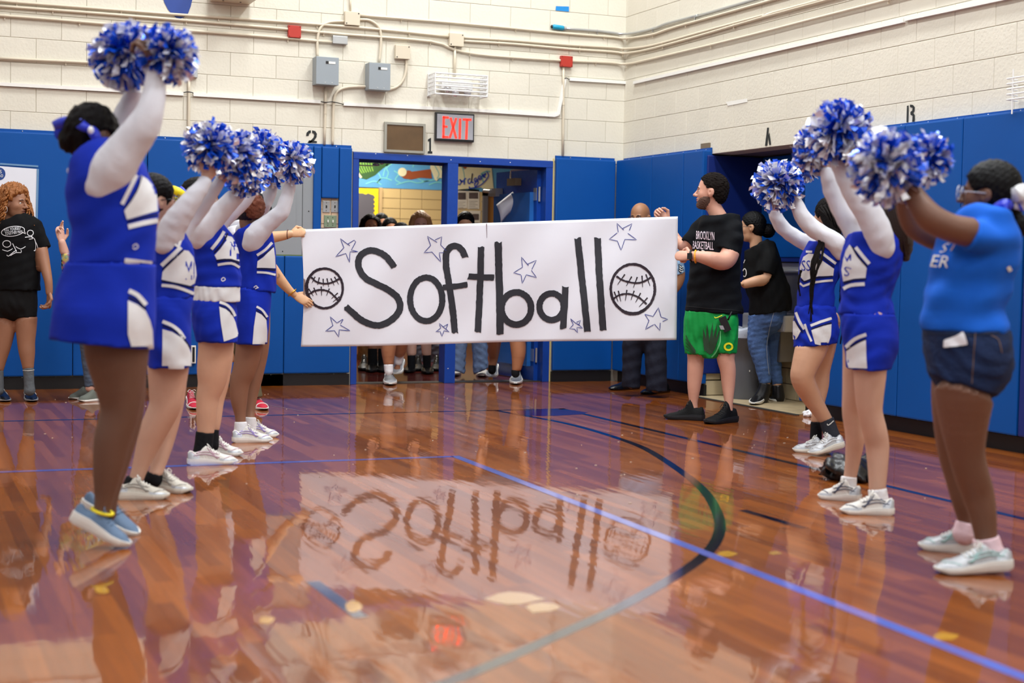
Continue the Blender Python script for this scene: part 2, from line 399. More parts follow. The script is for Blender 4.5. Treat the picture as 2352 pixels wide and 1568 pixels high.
# walls: plain backing, with each painted concrete block a piece of its own in front
ZT = 7.3
NY0, NY1, NZ, NX = 9.88, 11.50, 2.113, 7.16           # niche with the drinking fountain in the right wall
DX0, DX1, DZ = 3.905, 5.865, 2.10                     # doorway in the back wall
wb = MB()
wb.box((X0, YB, -0.1), (DX0, YB + 0.2, ZT)); wb.box((DX1, YB, -0.1), (XR + 0.2, YB + 0.2, ZT)); wb.box((DX0, YB, DZ), (DX1, YB + 0.2, ZT))
wall_back = struct(wb.build('wall_back', MORTAR))
wr = MB(); wr.box((XR, Y0, -0.1), (XR + 0.2, NY0, ZT)); wr.box((XR, NY1, -0.1), (XR + 0.2, YB, ZT)); wr.box((XR, NY0, NZ), (XR + 0.2, NY1, ZT))
wall_right = struct(wr.build('wall_right', MORTAR))
FARW = mat('far_wall_paint', (206, 210, 214), 0.7)
wall_left = struct(MB().box((X0 - 0.2, Y0, -0.1), (X0, YB, ZT)).build('wall_left', FARW))
wall_front = struct(MB().box((X0, Y0 - 0.2, -0.1), (XR, Y0, ZT)).build('wall_front', FARW))
ceiling = struct(MB().box((X0, Y0, CEIL_Z + 0.1), (XR, YB, CEIL_Z + 0.3)).build('ceiling', mat('ceiling_paint', (204, 206, 210), 0.8)))
for i, (x, y) in enumerate(LAMPS):
    t = thing('ceiling_light', 'long white fluorescent lamp fixed under the gym ceiling', 'ceiling light', (x, y, CEIL_Z), 'lamps under the gym ceiling')
    MB().box((x - .32, y - .7, CEIL_Z - .12), (x + .32, y + .7, CEIL_Z + .1)).build('housing', mat('lamp_housing', (230, 230, 230), .4), t)
    MB().box((x - .29, y - .66, CEIL_Z - .15), (x + .29, y + .66, CEIL_Z - .12)).build('diffuser', mat('lamp_glow', (255, 250, 240), .5, emit=3), t)

BL, BH = 0.4064, 0.2032
def block_mesh(name, L, H, dep=0.008, c=0.003, g=0.004):
    # front face towards -Y, origin at the lower left corner of the joint cell
    a, b = g / 2, L - g / 2; p, q = g / 2, H - g / 2
    v = [(a, 0.004, p), (b, 0.004, p), (b, 0.004, q), (a, 0.004, q), (a, c - dep, p), (b, c - dep, p), (b, c - dep, q), (a, c - dep, q),
         (a + c, -dep, p + c), (b - c, -dep, p + c), (b - c, -dep, q - c), (a + c, -dep, q - c)]
    f = [(0, 1, 5, 4), (1, 2, 6, 5), (2, 3, 7, 6), (3, 0, 4, 7), (4, 5, 9, 8), (5, 6, 10, 9), (6, 7, 11, 10), (7, 4, 8, 11), (8, 9, 10, 11)]
    me = bpy.data.meshes.new(name); me.from_pydata(v, [], f); me.materials.append(CREAM); me.update(); return me
cache = {}
def blocks(parent, name, horiz, x_lo, x_hi, z_lo, rows, phase, fixed, L=BL, H=BH, skip=None, material=None, gap=0.0025, dep=0.006, stack=False):
    for r in range(rows):
        z = z_lo + r * H
        off = phase + (L / 2 if r % 2 and not stack else 0); k = math.floor((x_lo - off) / L)
        while True:
            a = off + k * L; b = a + L; k += 1
            if a >= x_hi: break
            a, b = max(a, x_lo), min(b, x_hi)
            if b - a < 0.03: continue
            if skip and skip(a, b, z): continue
            key = (round(b - a, 3), H, gap, dep, material.name if material else '')
            if key not in cache:
                cache[key] = block_mesh(name, b - a, H, dep, g=gap)
                if material: cache[key].materials[0] = material
            o = bpy.data.objects.new(name, cache[key]); sc.collection.objects.link(o); o.parent = parent
            if horiz == 'x': o.location = (a, fixed, z)
            elif horiz == 'y': o.location = (fixed, b, z); o.rotation_euler = (0, 0, -math.pi / 2)     # faces -X
Z1 = 2.316 - BH
blocks(wall_back, 'concrete_block', 'x', 0.2, XR, Z1, 10, 6.217 - 5 * BL * 3, YB)
blocks(wall_right, 'concrete_block', 'y', 6.6, YB, Z1, 12, 9.299 - 2 * BL, XR)

# ---- wall pads
def pad_front(lo, hi): return MB().box(lo, hi, 0.012)
def pad_unit(label, boxes, axis, strip=True, m=PAD, base=True, extra=None):
    """boxes: list of (u0,u1,z0,z1) on the wall; axis 'b' back wall, 'r' right wall"""
    if axis == 'b': mk = lambda u0, u1, z0, z1, d0, d1: ((u0, YB - d1, z0), (u1, YB - d0, z1))
    else: mk = lambda u0, u1, z0, z1, d0, d1: ((XR - d1, u0, z0), (XR - d0, u1, z1))
    us = [b[0] for b in boxes]; u1s = [b[1] for b in boxes]
    lo, hi = mk(min(us), max(u1s), 0, 0, 0, 0.05)
    t = thing('wall_pad', label, 'wall pad', ((lo[0] + hi[0]) / 2, (lo[1] + hi[1]) / 2, 0))
    mb = MB()
    th = 0.052 if axis == 'b' else 0.10
    for (a, b, c, d) in boxes: mb.box(*mk(a + .002, b - .002, c, d, 0.012, th), bev=0.012)
    mb.build('cushion', m, t, smooth=False)
    a, b = min(us), max(u1s)
    if strip:
        MB().box(*mk(a + .003, b - .003, 2.10, 2.168, 0.009, 0.022)).build('nailing_board', m, t)
        s = MB(); k = max(2, int((b - a) / 0.22))
        for i in range(k):
            u = a + (i + 0.5) * (b - a) / k
            lo, hi = mk(u, u, 2.153, 2.153, 0.022, 0.024); c = ((lo[0] + hi[0]) / 2, (lo[1] + hi[1]) / 2, 2.153); s.sphere(c, 0.006, 6, 4)
            lo, hi = mk(u, u, 0.088, 0.088, 0.03, 0.03); s.sphere((lo[0], lo[1], 0.1), 0.005, 6, 4)
        s.build('screw_head', STEEL, t, kind='stuff')
    if base:
        MB().box(*mk(a, b, 0, 0.1, 0.009, 0.035)).build('rubber_base', BLACKV, t)
    return t
PT = 2.145
xs = [WB(x, 500, 13.15)[0] for x in (168, 338, 500, 590, 655, 719, 738, 778, 808)]
pad_unit('blue vinyl wall pad at far left behind the curly-haired woman', [(0.35, xs[0], .11, PT)], 'b')
pad_unit('blue vinyl wall pad behind the head of the tallest pompom raiser', [(xs[0], xs[1], .11, PT)], 'b')
pad_unit('blue vinyl wall pad behind the girl with glasses', [(xs[1], xs[2], .11, PT)], 'b')
pad_unit('narrow blue wall pad hidden behind left cheerleaders beside the electrical panel', [(xs[2], xs[3], .11, PT)], 'b')
pz = WB(690, 588, 13.15)[2]; pt = 2.0
pad_unit('short blue wall pad under the grey electrical panel', [(xs[3], xs[4], .11, pz)], 'b', strip=False)
sz0, sz1 = WB(758, 524, 13.15)[2] - .02, WB(758, 455, 13.15)[2]
pad_unit('blue wall pad with a cut-out for light switches, left of the doors', [(xs[4], xs[8], .11, pz), (xs[5], xs[6], pz, PT), (xs[7], xs[8], pz, PT), (xs[6], xs[7], sz1, PT), (xs[6], xs[7], pz, sz0), (xs[3], xs[5], pt, PT)], 'b')
pad_unit('blue wall pad between the doors and the corner', [(5.885, 6.52, .11, PT)], 'b')
pad_unit('first blue pad of the right wall beside the corner', [(12.41, 13.15, .11, PT)], 'r')
pad_unit('blue pad of the right wall behind the bald man', [(11.806, 12.41, .11, PT)], 'r')
pad_unit('blue end pad of the right wall at the niche edge', [(NY1 - .04, 11.806, .11, PT)], 'r')
pad_unit('blue wall pad right of the niche behind the braided girl', [(9.525, NY0, .11, PT)], 'r')
pad_unit('blue wall pad behind the long-haired cheerleader', [(8.658, 9.525, .11, PT)], 'r')
pad_unit('blue wall pad under the stencilled letter B', [(8.045, 8.658, .11, PT)], 'r')
pad_unit('blue wall pad behind the woman in the blue t-shirt', [(7.44, 8.045, .11, PT)], 'r')
pad_unit('blue wall pad with painted-in shade at the right photo edge', [(6.7, 7.43, .11, PT)], 'r', m=PADSHADE)  # darker colour stands in for the shade of a recess

# ---- niche
TAN = mat('tan_glazed_tile', (204, 186, 150), 0.3, rand=0.05, coat=.3)
GROUT = mat('dark_grout', (120, 104, 82), .8)
n = MB(); n.box((NX, NY0 - .1, -.1), (NX + .15, NY1 + .1, NZ + .1)); wn_ = struct(n.build('wall_niche_back', GROUT))
n = MB(); n.box((XR - .02, NY1, -.1), (NX, NY1 + .15, NZ + .1)); wf_ = struct(n.build('wall_niche_side', GROUT))
struct(MB().box((XR + .2, NY0 - .15, -.1), (NX, NY0, NZ + .1)).build('wall_niche_near', GROUT))
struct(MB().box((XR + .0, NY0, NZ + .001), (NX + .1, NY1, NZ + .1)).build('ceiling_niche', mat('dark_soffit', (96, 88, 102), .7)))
TFL = mat('stone_tile_floor', (168, 150, 118), .45, var=.25, vscale=9)
struct(MB().box((XR - .13, NY0, -.1), (NX, NY1, 0.004)).build('floor_niche', TFL))
struct(MB().box((XR - .16, NY0 - .05, -.01), (XR - .12, NY1 + .02, 0.008)).build('trim_niche_edge', mat('dark_threshold', (52, 50, 44), .6)))
blocks(wn_, 'wall_tile', 'y', NY0, NY1, 0.004, 7, NY0 + .08, NX, L=.3048, H=.1355, material=TAN, gap=.008, dep=.006)
blocks(wf_, 'wall_tile', 'x', XR, NX, 0.004, 2, XR, NY1, L=.3048, H=.1355, material=TAN, gap=.008, dep=.006)
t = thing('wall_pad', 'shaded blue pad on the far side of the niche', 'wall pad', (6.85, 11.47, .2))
MB().box((XR - .06, NY1 - .05, .2), (NX - .006, NY1 - .008, NZ - .01), .012).build('cushion', PADSHADE, t)  # niche shade is painted in by the darker vinyl
t = thing('wall_pad', 'blue pad on the back of the niche above the drinking fountain', 'wall pad', (7.1, 10.7, 1.2))
MB().box((NX - .05, NY0 + .01, 1.225), (NX - .002, NY1 - .055, NZ - .01), .012).build('cushion', PAD, t)
MB().box((NX - .06, NY0 + .01, 1.19), (NX - .002, NY1 - .055, 1.222)).build('lower_rail', PADSHADE, t)
# drinking fountain
SS = mat('brushed_stainless', (190, 188, 184), .3, .6); SSD = mat('dark_stainless', (120, 116, 112), .3, .6)
def nb(px, py, x=None): return plane(px, py, 0, NX - .02 if x is None else x)
t = thing('drinking_fountain', 'stainless steel drinking fountain set in the niche wall behind the woman in jeans', 'drinking fountain', (NX - .1, 10.9, .5))
ya, yb = 10.72, 11.3
MB().box((NX - .03, ya, .72), (NX - .008, yb, 1.18)).build('backsplash', SS, t)
r = MB()
for i in range(0, 7):
    a = i / 6 * math.pi / 2
fr = [(ya + .05, .74), (ya + .05, 1.06), (ya + .09, 1.11), (yb - .17, 1.11), (yb - .13, 1.06), (yb - .13, .74)]
r.tube([(NX - .04, y, z) for y, z in fr], .018, 8); r.build('recess_frame', SS, t, smooth=True)
MB().box((NX - .034, ya + .06, .75), (NX - .028, yb - .14, 1.1)).build('recess_back', SSD, t)
MB().box((NX - .28, ya - .05, .60), (NX - .01, yb + .04, .74), .015).build('basin', SS, t)
MB().box((NX - .22, ya + .1, .34), (NX - .01, yb - .12, .6), .01).build('apron', SSD, t)
MB().tube([(NX - .2, ya + .2, .74), (NX - .2, ya + .2, .80), (NX - .2, ya + .24, .82)], .012, 8).build('spout', SS, t, smooth=True)

# ---- doors
t = thing('door_frame', 'blue painted steel double door frame with centre post', 'door frame', (4.88, YB, 0))
t['kind'] = 'structure'
yf0, yf1 = YB - .02, YB + .14
mx0, mx1 = 4.795, 4.90
def jamb(name, x0, x1, z0, z1):
    e = .003 if name == 'head' else (.0015 if name == 'mullion' else 0)
    m = MB(); m.box((x0, yf0 - e, z0), (x1, yf1 + e, z1), .004); return m.build(name, FRAMEB, t)
jamb('jamb', DX0 - .02, DX0 + .035, 0, DZ + .01); jamb('jamb', DX1 - .07, DX1, 0, DZ + .01); jamb('mullion', mx0, mx1, 0, DZ - .03); jamb('head', DX0 - .02, DX1, DZ - .05, DZ + .012)
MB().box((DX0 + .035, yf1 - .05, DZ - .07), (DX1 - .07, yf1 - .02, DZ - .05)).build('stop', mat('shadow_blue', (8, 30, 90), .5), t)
s = MB()
for px, py in ((863, 353), (936, 357), (1036, 367), (1103, 371), (1172, 373), (1029, 846)):
    s.sphere(plane(px, py, 1, yf0 - .003), (.006, .0012, .004), 6, 4)
s.build('paint_chip', WSOLE, t, kind='stuff')
MB().box((DX1 + .002, YB - .012, 0), (DX1 + .014, YB + .02, 2.14)).build('caulk_line', mat('yellow_edge', (214, 190, 110), .6), t)
struct(MB().box((DX0, YB + .02, -.1), (DX1, YB + .2, .006)).build('trim_threshold', mat('threshold_metal', (70, 66, 60), .45, .5)))
def leaf(name, hx, sgn, ang, label):
    h = np.array((hx, YB + .10, 0)); d = np.array((sgn * math.cos(ang), math.sin(ang), 0)); nn = np.array((-d[1], d[0], 0.0))
    if nn.dot(-FWD) < 0: nn = -nn
    t = thing(name, label, 'door', h)
    m = MB(); m.obox(h + d * .45 + UP * 1.025, d, nn, UP, .45, .022, 1.02); m.build('door_leaf', FRAMEB, t)
    m = MB(); m.obox(h + d * .46 + nn * .045 + UP * .98, d, nn, UP, .40, .022, .84); m.build('door_pad', mat('lighter_blue_pad', (22, 96, 176), .5, bump=.2, bscale=6), t)
    for z in (.25, 1.1, 1.8):
        m = MB(); m.tube([h + UP * (z - .07) - d * .01, h + UP * (z + .07) - d * .01], .012, 8); m.obox(h + d * .03 + nn * .026 + UP * z, d, nn, UP, .03, .003, .06); m.build('hinge', STEEL, t)
    return t, h, d, nn
dr, h, d, nn = leaf('door', 5.775, -1, math.radians(86), 'right door leaf swung open into the hall, blue with a padded face')
m = MB(); m.obox(h + d * .42 + nn * .06 + UP * 1.93, d, nn, UP, .09, .035, .035); m.build('closer_body', mat('brass_grey', (150, 132, 104), .4, .4), dr)
MB().tube([h + d * .42 + nn * .1 + UP * 1.97, h + d * .25 + nn * .18 + UP * 2.03, h + d * .02 + nn * .1 + UP * 2.035], .009, 6).build('closer_arm', STEEL, dr)
m = MB(); m.obox(h + d * .8 + nn * .07 + UP * 1.84, d, nn, UP, .07, .04, .04); m.tube([h + d * .84 + nn * .12 + UP * 1.85, h + d * .98 + nn * .12 + UP * 1.86], .018, 8); m.build('latch_case', SS, dr)
dl, h2, d2, n2 = leaf('door', 3.955, 1, math.radians(91), 'left door leaf swung open into the hall, seen almost edge on')
# curled sheet taped to the right leaf
def curled(pts, name, label, m, cat='paper sheet'):
    """pts: rows of world points"""
    A = np.array(pts); a, b = A.shape[:2]; v = A.reshape(-1, 3)
    f = [(i * b + j, i * b + j + 1, (i + 1) * b + j + 1, (i + 1) * b + j) for i in range(a - 1) for j in range(b - 1)]
    o = link(name, v, f, m, None, True); mo = o.modifiers.new('thickness', 'SOLIDIFY'); mo.thickness = .0012; return tag(o, label, cat)
dd = proj(h + d * .5)[2]
q = []
for i in range(9):
    row = []
    for j in range(7):
        s_, u_ = i / 8, j / 6
        c0 = np.array((1140 + 38 * u_, 470 - 30 * u_)); c1 = np.array((1150 + 42 * u_, 512 - 56 * u_ * (1 - .3 * u_)))
        p = c0 * (1 - s_) + c1 * s_ + np.array((3 * math.sin(s_ * 3), 0))
        row.append(P(p[0], p[1], dd - .12 - .05 * math.sin(s_ * math.pi) - .03 * u_))
    q.append(row)
curled(q, 'paper_sheet', 'curled white paper sheet hanging on the open right door leaf', PAPER)

# ---- hall beyond the doors
HY, HX0, HX1, HZ = 19.3, 1.5, 11.0, 2.95
HW = mat('hall_joint', (128, 106, 70), .8); HT = mat('hall_tile', (206, 178, 124), .4, rand=.04)
hb = struct(MB().box((HX0, HY, -.1), (HX1, HY + .2, HZ)).build('wall_hall_back', HW))
struct(MB().box((HX0 - .2, YB + .2, -.1), (HX0, HY, HZ)).build('wall_hall_left', HT)); struct(MB().box((HX1, YB + .2, -.1), (HX1 + .2, HY, HZ)).build('wall_hall_right', HT))
struct(MB().box((XR + .35, YB + .2, -.1), (HX1, YB + .35, HZ)).build('wall_hall_front', HT))
struct(MB().box((HX0, YB + .2, HZ - .02), (HX1, HY, HZ + .1)).build('ceiling_hall', mat('hall_ceiling', (180, 172, 155), .8)))
struct(MB().box((HX0, YB + .2, -.1), (HX1, HY, 0.0)).build('floor_hall', mat('hall_floor_red', (92, 34, 28), .12, var=.35, vscale=2)))
zm = plane(921, 433, 1, HY)[2]
def hp(px, py, off=0.02): return plane(px, py, 1, HY - off)
xa, xb = hp(874, 480)[0], hp(1110, 480)[0]
blocks(hb, 'wall_tile', 'x', hp(874, 480)[0], hp(1112, 480)[0], zm - 7 * .1355 - .3 * 0, 7, hp(921, 450)[0] - .3048 * 8, HY, L=.3048, H=.1355, material=HT, gap=.007, dep=.006, stack=True)
# mural
def flat_poly(pts, name, m, parent, off, pf=hp):
    v = [pf(x, y, off) for x, y in pts]; tri = tessellate_polygon([[Vector((x, y, 0)) for x, y in pts]])
    return link(name, v, [list(q) for q in tri], m, parent)
def flat_line(pts, wd, name, m, parent, off, pf=hp, n=4):
    p = spline(pts, n); v = []; f = []
    for i in range(len(p)):
        tt = p[min(i + 1, len(p) - 1)] - p[max(i - 1, 0)]; tt = tt / (np.linalg.norm(tt) + 1e-9); nn_ = np.array((-tt[1], tt[0])) * wd / 2
        v += [pf(*(p[i] + nn_), off), pf(*(p[i] - nn_), off)]
    f = [(2 * i, 2 * i + 1, 2 * i + 3, 2 * i + 2) for i in range(len(p) - 1)]
    return link(name, v, f, m, parent)
def circ(cx, cy, rx, ry, n=20, a0=0, a1=2 * math.pi): return [(cx + rx * math.cos(a0 + (a1 - a0) * i / n), cy + ry * math.sin(a0 + (a1 - a0) * i / n)) for i in range(n + (1 if a1 - a0 < 6.2 else 0))]
mu = thing('mural', 'painted mural with swirls, a hand holding a ball and a white jersey', 'mural', (5.5, HY, 2.5))
MB().box((HX0 + .1, HY - .012, zm), (HX1 - .1, HY, HZ - .03)).build('blue_background', mat('mural_blue', (88, 156, 200), .6, var=.12, vscale=3), mu)
SW = mat('mural_teal', (120, 200, 196), .6); GRN = mat('mural_green', (44, 84, 34), .6); LGR = mat('mural_lime', (130, 176, 60), .6); JER = mat('mural_cream', (226, 218, 176), .6); HND = mat('mural_brown', (150, 74, 36), .6); TEA = mat('mural_shade', (120, 178, 176), .6)
flat_poly([(808, 360), (900, 360), (905, 372), (880, 386), (862, 402), (842, 412), (824, 408), (808, 400)], 'green_shape', GRN, mu, .016)
for k in range(6): flat_line([(822 + 6 * k, 368), (824 + 6 * k, 384), (832 + 5 * k, 398 - k)], 2.2, 'lime_stroke', LGR, mu, .02)
flat_line([(817, 366), (820, 392), (830, 408)], 5, 'pale_stroke', JER, mu, .021)
for s_ in ([(880, 404), (884, 388), (893, 372), (905, 366)], [(888, 408), (892, 396), (888, 386), (900, 376)], [(900, 414), (880, 408), (868, 416)], [(910, 424), (940, 416), (960, 420), (985, 414)], [(936, 412), (955, 408), (975, 416), (1010, 410)], [(868, 396), (874, 408), (866, 420)], [(935, 362), (950, 372), (948, 384)], [(905, 392), (915, 400), (908, 412), (920, 420)], [(985, 424), (1005, 418), (1022, 422)], [(840, 422), (860, 416), (876, 424)]):
    flat_line(s_, 2.6, 'wave_stroke', SW, mu, .016)
flat_poly([(934, 396), (960, 392), (990, 388), (992, 410), (965, 408), (945, 412), (928, 410), (918, 402), (924, 394)], 'painted_arm', HND, mu, .018)
flat_poly(circ(938, 401, 11, 10), 'painted_hand', HND, mu, .019); flat_poly(circ(924, 395, 10, 10), 'painted_ball', JER, mu, .023)
flat_poly([(990, 366), (1030, 362), (1030, 412), (1008, 408), (1003, 416), (998, 412), (994, 400), (988, 386)], 'painted_sleeve', JER, mu, .024)
for a in ([(996, 376), (1008, 398), (1004, 410)], [(1005, 372), (1016, 392), (1020, 404)], [(1014, 368), (1024, 382)]): flat_line(a, 2, 'fold_stroke', TEA, mu, .026)
flat_poly([(1048, 362), (1120, 362), (1128, 376), (1134, 436), (1110, 434), (1105, 430), (1046, 436)], 'painted_jersey', JER, mu, .024)
flat_line([(1062, 384), (1066, 400), (1068, 420)], 1.8, 'jersey_button_line', TEA, mu, .026); flat_line([(1104, 400), (1116, 394), (1126, 394)], 4, 'fold_stroke', TEA, mu, .026); flat_line([(1106, 400), (1110, 418)], 3, 'fold_stroke', TEA, mu, .026); flat_line([(1054, 366), (1064, 388), (1070, 380), (1076, 364)], 2.5, 'collar_stroke', TEA, mu, .027)
flat_poly([(1060, 378), (1076, 378), (1070, 388), (1064, 386)], 'painted_neck', HND, mu, .028)
SCB = mat('script_blue', (24, 62, 176), .5)
for s_ in ([(1053, 414), (1050, 420), (1055, 424), (1060, 416), (1056, 412), (1060, 418), (1064, 414)], [(1066, 424), (1066, 412), (1071, 410)], [(1080, 410), (1075, 413), (1076, 421), (1082, 417), (1085, 398), (1083, 418), (1088, 418)], [(1094, 408), (1089, 412), (1091, 417), (1096, 411), (1098, 420), (1092, 428), (1090, 422), (1098, 414)], [(1099, 410), (1105, 407), (1102, 403), (1098, 408), (1102, 413), (1107, 409)], [(1108, 406), (1109, 400), (1111, 408)], [(1110, 402), (1116, 398), (1112, 406), (1116, 408)], [(1118, 394), (1122, 404), (1112, 418), (1098, 428), (1080, 432), (1078, 428)]):
    flat_line(s_, 2.4, 'script_stroke', SCB, mu, .032)
# bulletin board, posters, far door
bd = thing('bulletin_board', 'bulletin board with yellow scalloped border and grey paper beyond the doors', 'bulletin board', hp(850, 480))
flat_poly([(800, 432), (869, 433), (868, 560), (800, 560)], 'yellow_border', mat('border_yellow', (248, 214, 12), .6), bd, .03)
sc_ = [(800, 443), (834, 444)] + [(834 + 6 * k, 444 + (2.5 if k % 2 else 0)) for k in range(1, 4)] + [(859 + (2 if k % 2 else -1.5), 448 + 5 * k) for k in range(0, 20)] + [(800, 550)]
flat_poly(sc_, 'grey_backing', mat('sugar_paper', (88, 84, 90), .8), bd, .036)
MB().box((hp(869, 500)[0], HY - .05, .9), (hp(876, 500)[0], HY, zm)).build('frame_edge', mat('oak_tan', (190, 160, 112), .6), bd)
def poster(x0, y0, x1, y1, lab, dk):
    p = thing('poster', lab, 'poster', hp((x0 + x1) / 2, (y0 + y1) / 2)); flat_poly([(x0, y0), (x1, y0 + 1), (x1, y1), (x0, y1)], 'sheet', mat('poster_paper', (214, 206, 190), .7), p, .012)
    flat_poly([(x0 + 3, y0 + 8), (x1 - 3, y0 + 8), (x1 - 3, y0 + 8 + dk), (x0 + 3, y0 + 8 + dk)], 'picture', mat('poster_photo', (74, 62, 60), .6, var=.5, vscale=14), p, .015)
    for k in range(5): flat_line([(x0 + 3, y0 + dk + 14 + 4 * k), (x1 - 4 - (k % 2) * 5, y0 + dk + 14 + 4 * k)], 1, 'text_line', mat('faint_ink', (150, 145, 138), .7), p, .015)
struct(MB().box((hp(1050, 480)[0], HY - .006, .3), (hp(1106, 480)[0], HY + .001, zm)).build('wall_hall_panel', mat('hall_plain', (204, 186, 150), .6)))
poster(1049, 434, 1073, 478, 'left poster with a dark photo on the hall wall', 16); poster(1074, 434, 1101, 480, 'right poster with a dark photo on the hall wall', 14); poster(1078, 483, 1103, 512, 'lower poster under the two posters on the hall wall', 14)
fd = thing('hall_door', 'brown far door in a grey frame across the hall', 'door', hp(1130, 500)); fd['kind'] = 'structure'
a0, a1 = hp(1108, 480)[0], hp(1190, 480)[0]; zt = hp(1125, 437)[2]
MB().box((a0, HY - .05, 0), (a0 + .07, HY, zt)).box((a1, HY - .05, 0), (a1 + .07, HY, zt)).box((a0, HY - .05, zt - .08), (a1 + .07, HY, zt)).build('frame', mat('grey_frame_paint', (96, 94, 98), .5), fd)
MB().box((a0 + .07, HY - .02, 0), (a1, HY, zt - .08)).build('door_leaf', mat('brown_door', (150, 104, 50), .5), fd)
MB().tube([WB(817, 379, 13.42), WB(857, 381, 13.42)], .005, 6).sphere(WB(864, 378, 13.42), (.035, .03, .014)).sphere(WB(877, 374, 13.42), (.022, .02, .016)).tube([WB(877, 374, 13.42), (WB(877, 374, 13.42)[0], 13.33, 2.075)], .006, 6).build('closer_arm', STEEL, dl)
# ------------------------------------------------------------------ things on the walls
def cpath(pts, r, label, m=PIPE, clips=0, wall='b', n=5, group=None, name='conduit', depth=None):
    """pts in photo pixels on the wall face; 'R' entries lie on the right wall"""
    W = []
    for p in pts:
        W.append(WR(p[1], p[2], XR - .012 - r) if p[0] == 'R' else WB(p[0], p[1], YB - .012 - r - (p[2] if len(p) > 2 else 0)))
    if pts[-1][0] == 'R': W.append(np.array((W[-1][0], 2.0, W[-1][2])))
    W = spline(W, n); t = thing(name, label, 'conduit' if name == 'conduit' else 'cable', W[len(W) // 2])
    MB().tube(W, r, 8).build('pipe', m, t, smooth=True)
    if clips:
        L = len(W)
        for i in range(clips):
            c = MB(); k = int((i + .5) / clips * (L - 1)); p = W[k]; tt = nz(W[min(k + 1, L - 1)] - W[max(k - 1, 0)])
            c.tube([p - tt * .006, p + tt * .006], r + .0025, 8)
            side = np.cross(tt, UP); q = p - UP * (r + .008); c.obox(q + (0, .006, 0), (1, 0, 0), (0, 1, 0), UP, .005, .004, .010); c.build('clip', m, t)
    return t
rp = .0125
cpath([(-20, 1), (204, 18), (428, 35), (650, 50), (878, 68), (1032, 84)], rp, 'uppermost beige conduit left of the cream junction box', clips=5, n=3)
cpath([(1062, 86), (1178, 93), (1303, 103), (1405, 109), (1440, 112, .07), ('R', 1500, 104), ('R', 1606, 75), ('R', 1750, 36), ('R', 1892, -2)], rp, 'beige conduit turning the corner just below the top pipes', clips=6, n=4)
cpath([(-20, 13), (204, 29), (428, 47), (650, 66), (793, 79), (989, 95), (1043, 114), (1100, 125), (1178, 132), (1289, 139), (1400, 144), (1440, 147, .07), ('R', 1503, 134), ('R', 1719, 82), ('R', 2042, -1)], rp, 'long beige conduit with a dip left of the red box', clips=10, n=3)
cpath([(-20, 34), (100, 43), (232, 54), (428, 70), (600, 83), (764, 97)], rp, 'beige conduit ending at the small grey box', clips=4, n=3)
cpath([(-20, 133), (232, 145), (330, 152), (426, 160)], rp, 'beige conduit behind the highest pompoms', clips=2, n=3)
cpath([(825, 35), (1050, 53), (1303, 77), (1405, 85), (1440, 88, .07), ('R', 1500, 79), ('R', 1555, 61), ('R', 1780, -2)], rp, 'beige conduit running right from the top junction box round the corner', clips=7, n=4)
cpath([(1064, 94), (1178, 101), (1303, 112), (1405, 119), (1440, 122, .07), ('R', 1500, 111), ('R', 1606, 82), ('R', 1719, 49), ('R', 1905, -2)], rp, 'lower beige conduit of the touching pair at the corner', clips=6, n=4)
cpath([(1299, 66), (1360, 70), (1405, 75), (1440, 78, .07), ('R', 1500, 66), ('R', 1531, 54), ('R', 1600, 36), ('R', 1737, -2)], rp, 'bare silver conduit from the teal plug round the corner', m=STEEL, clips=3, n=4)
cpath([(729, 130), (729, 93), (736, 64), (757, 51), (791, 49)], rp, 'bent conduit from the left grey box up to the junction box', n=4)
cpath([(825, 45), (850, 47), (871, 64), (875, 93), (871, 143)], rp, 'bent conduit from the junction box down to the right grey box', n=4)
cpath([(804, -15), (805, 26)], .009, 'short vertical conduit above the top junction box', n=2)
cpath([(748, 200), (747, 260), (745, 332)], rp, 'vertical conduit below the left grey box', clips=1, n=2)
cpath([(845, 199), (800, 200), (775, 210), (767, 232), (765, 280), (764, 332)], rp, 'conduit curving left from the right grey box down to the pads', clips=1, n=4)
cpath([(893, 206), (912, 199), (925, 185), (932, 165), (934, 134)], rp, 'conduit curving up from the right grey box to a small cream box', n=4)
cpath([(1045, 107), (1044, 175)], rp, 'short vertical conduit above the caged lamps', n=2)
cpath([(1294, 154), (1294, 240), (1293, 357)], rp, 'vertical conduit below the right red box', clips=1, n=2)
cpath([(434, 178), (434, 240), (433, 320)], rp, 'vertical conduit below the square outlet box', n=2)
def raceway(pts, label):
    W = [WR(p[1], p[2], XR - .02) if p[0] == 'R' else WB(p[0], p[1], YB - .02) for p in pts]
    if pts[-1][1] == 2300: W.append(np.array((W[-1][0], 2.0, W[-1][2])))
    t = thing('raceway', label, 'raceway', W[0]); m = MB()
    for a, b in zip(W[:-1], W[1:]):
        d = nz(b - a); nn = np.array((0, 1.0, 0)) if abs(d[1]) < .5 else np.array((1.0, 0, 0))
        m.obox((a + b) / 2, d, nn, np.cross(d, nn), np.linalg.norm(b - a) / 2 + (.004 if len(m.v) % 16 else .0), .011 + .0006 * (len(m.v) % 16 > 0), .014 + .0006 * (len(m.v) % 16 > 0))
    m.build('channel', WPIPE, t); return t
raceway([(-20, 192), (421, 216)], 'white surface raceway at the far left above the pads')
raceway([(444, 217), (736, 234)], 'white raceway behind the left pompoms, ending under the grey box')
raceway([(789, 239), (1104, 254), (1273, 265), (1282, 262), (1297, 181)], 'white raceway under the exit sign bending up at its right end')
raceway([(1308, 182), (1441, 190)], 'short white raceway between the red box conduit and the corner')
raceway([('R', 1456, 190), ('R', 2077, 47)], 'long white raceway on the right wall')
raceway([('R', 2080, 44), ('R', 2300, -3)], 'white raceway at the upper right with a joint at its start')
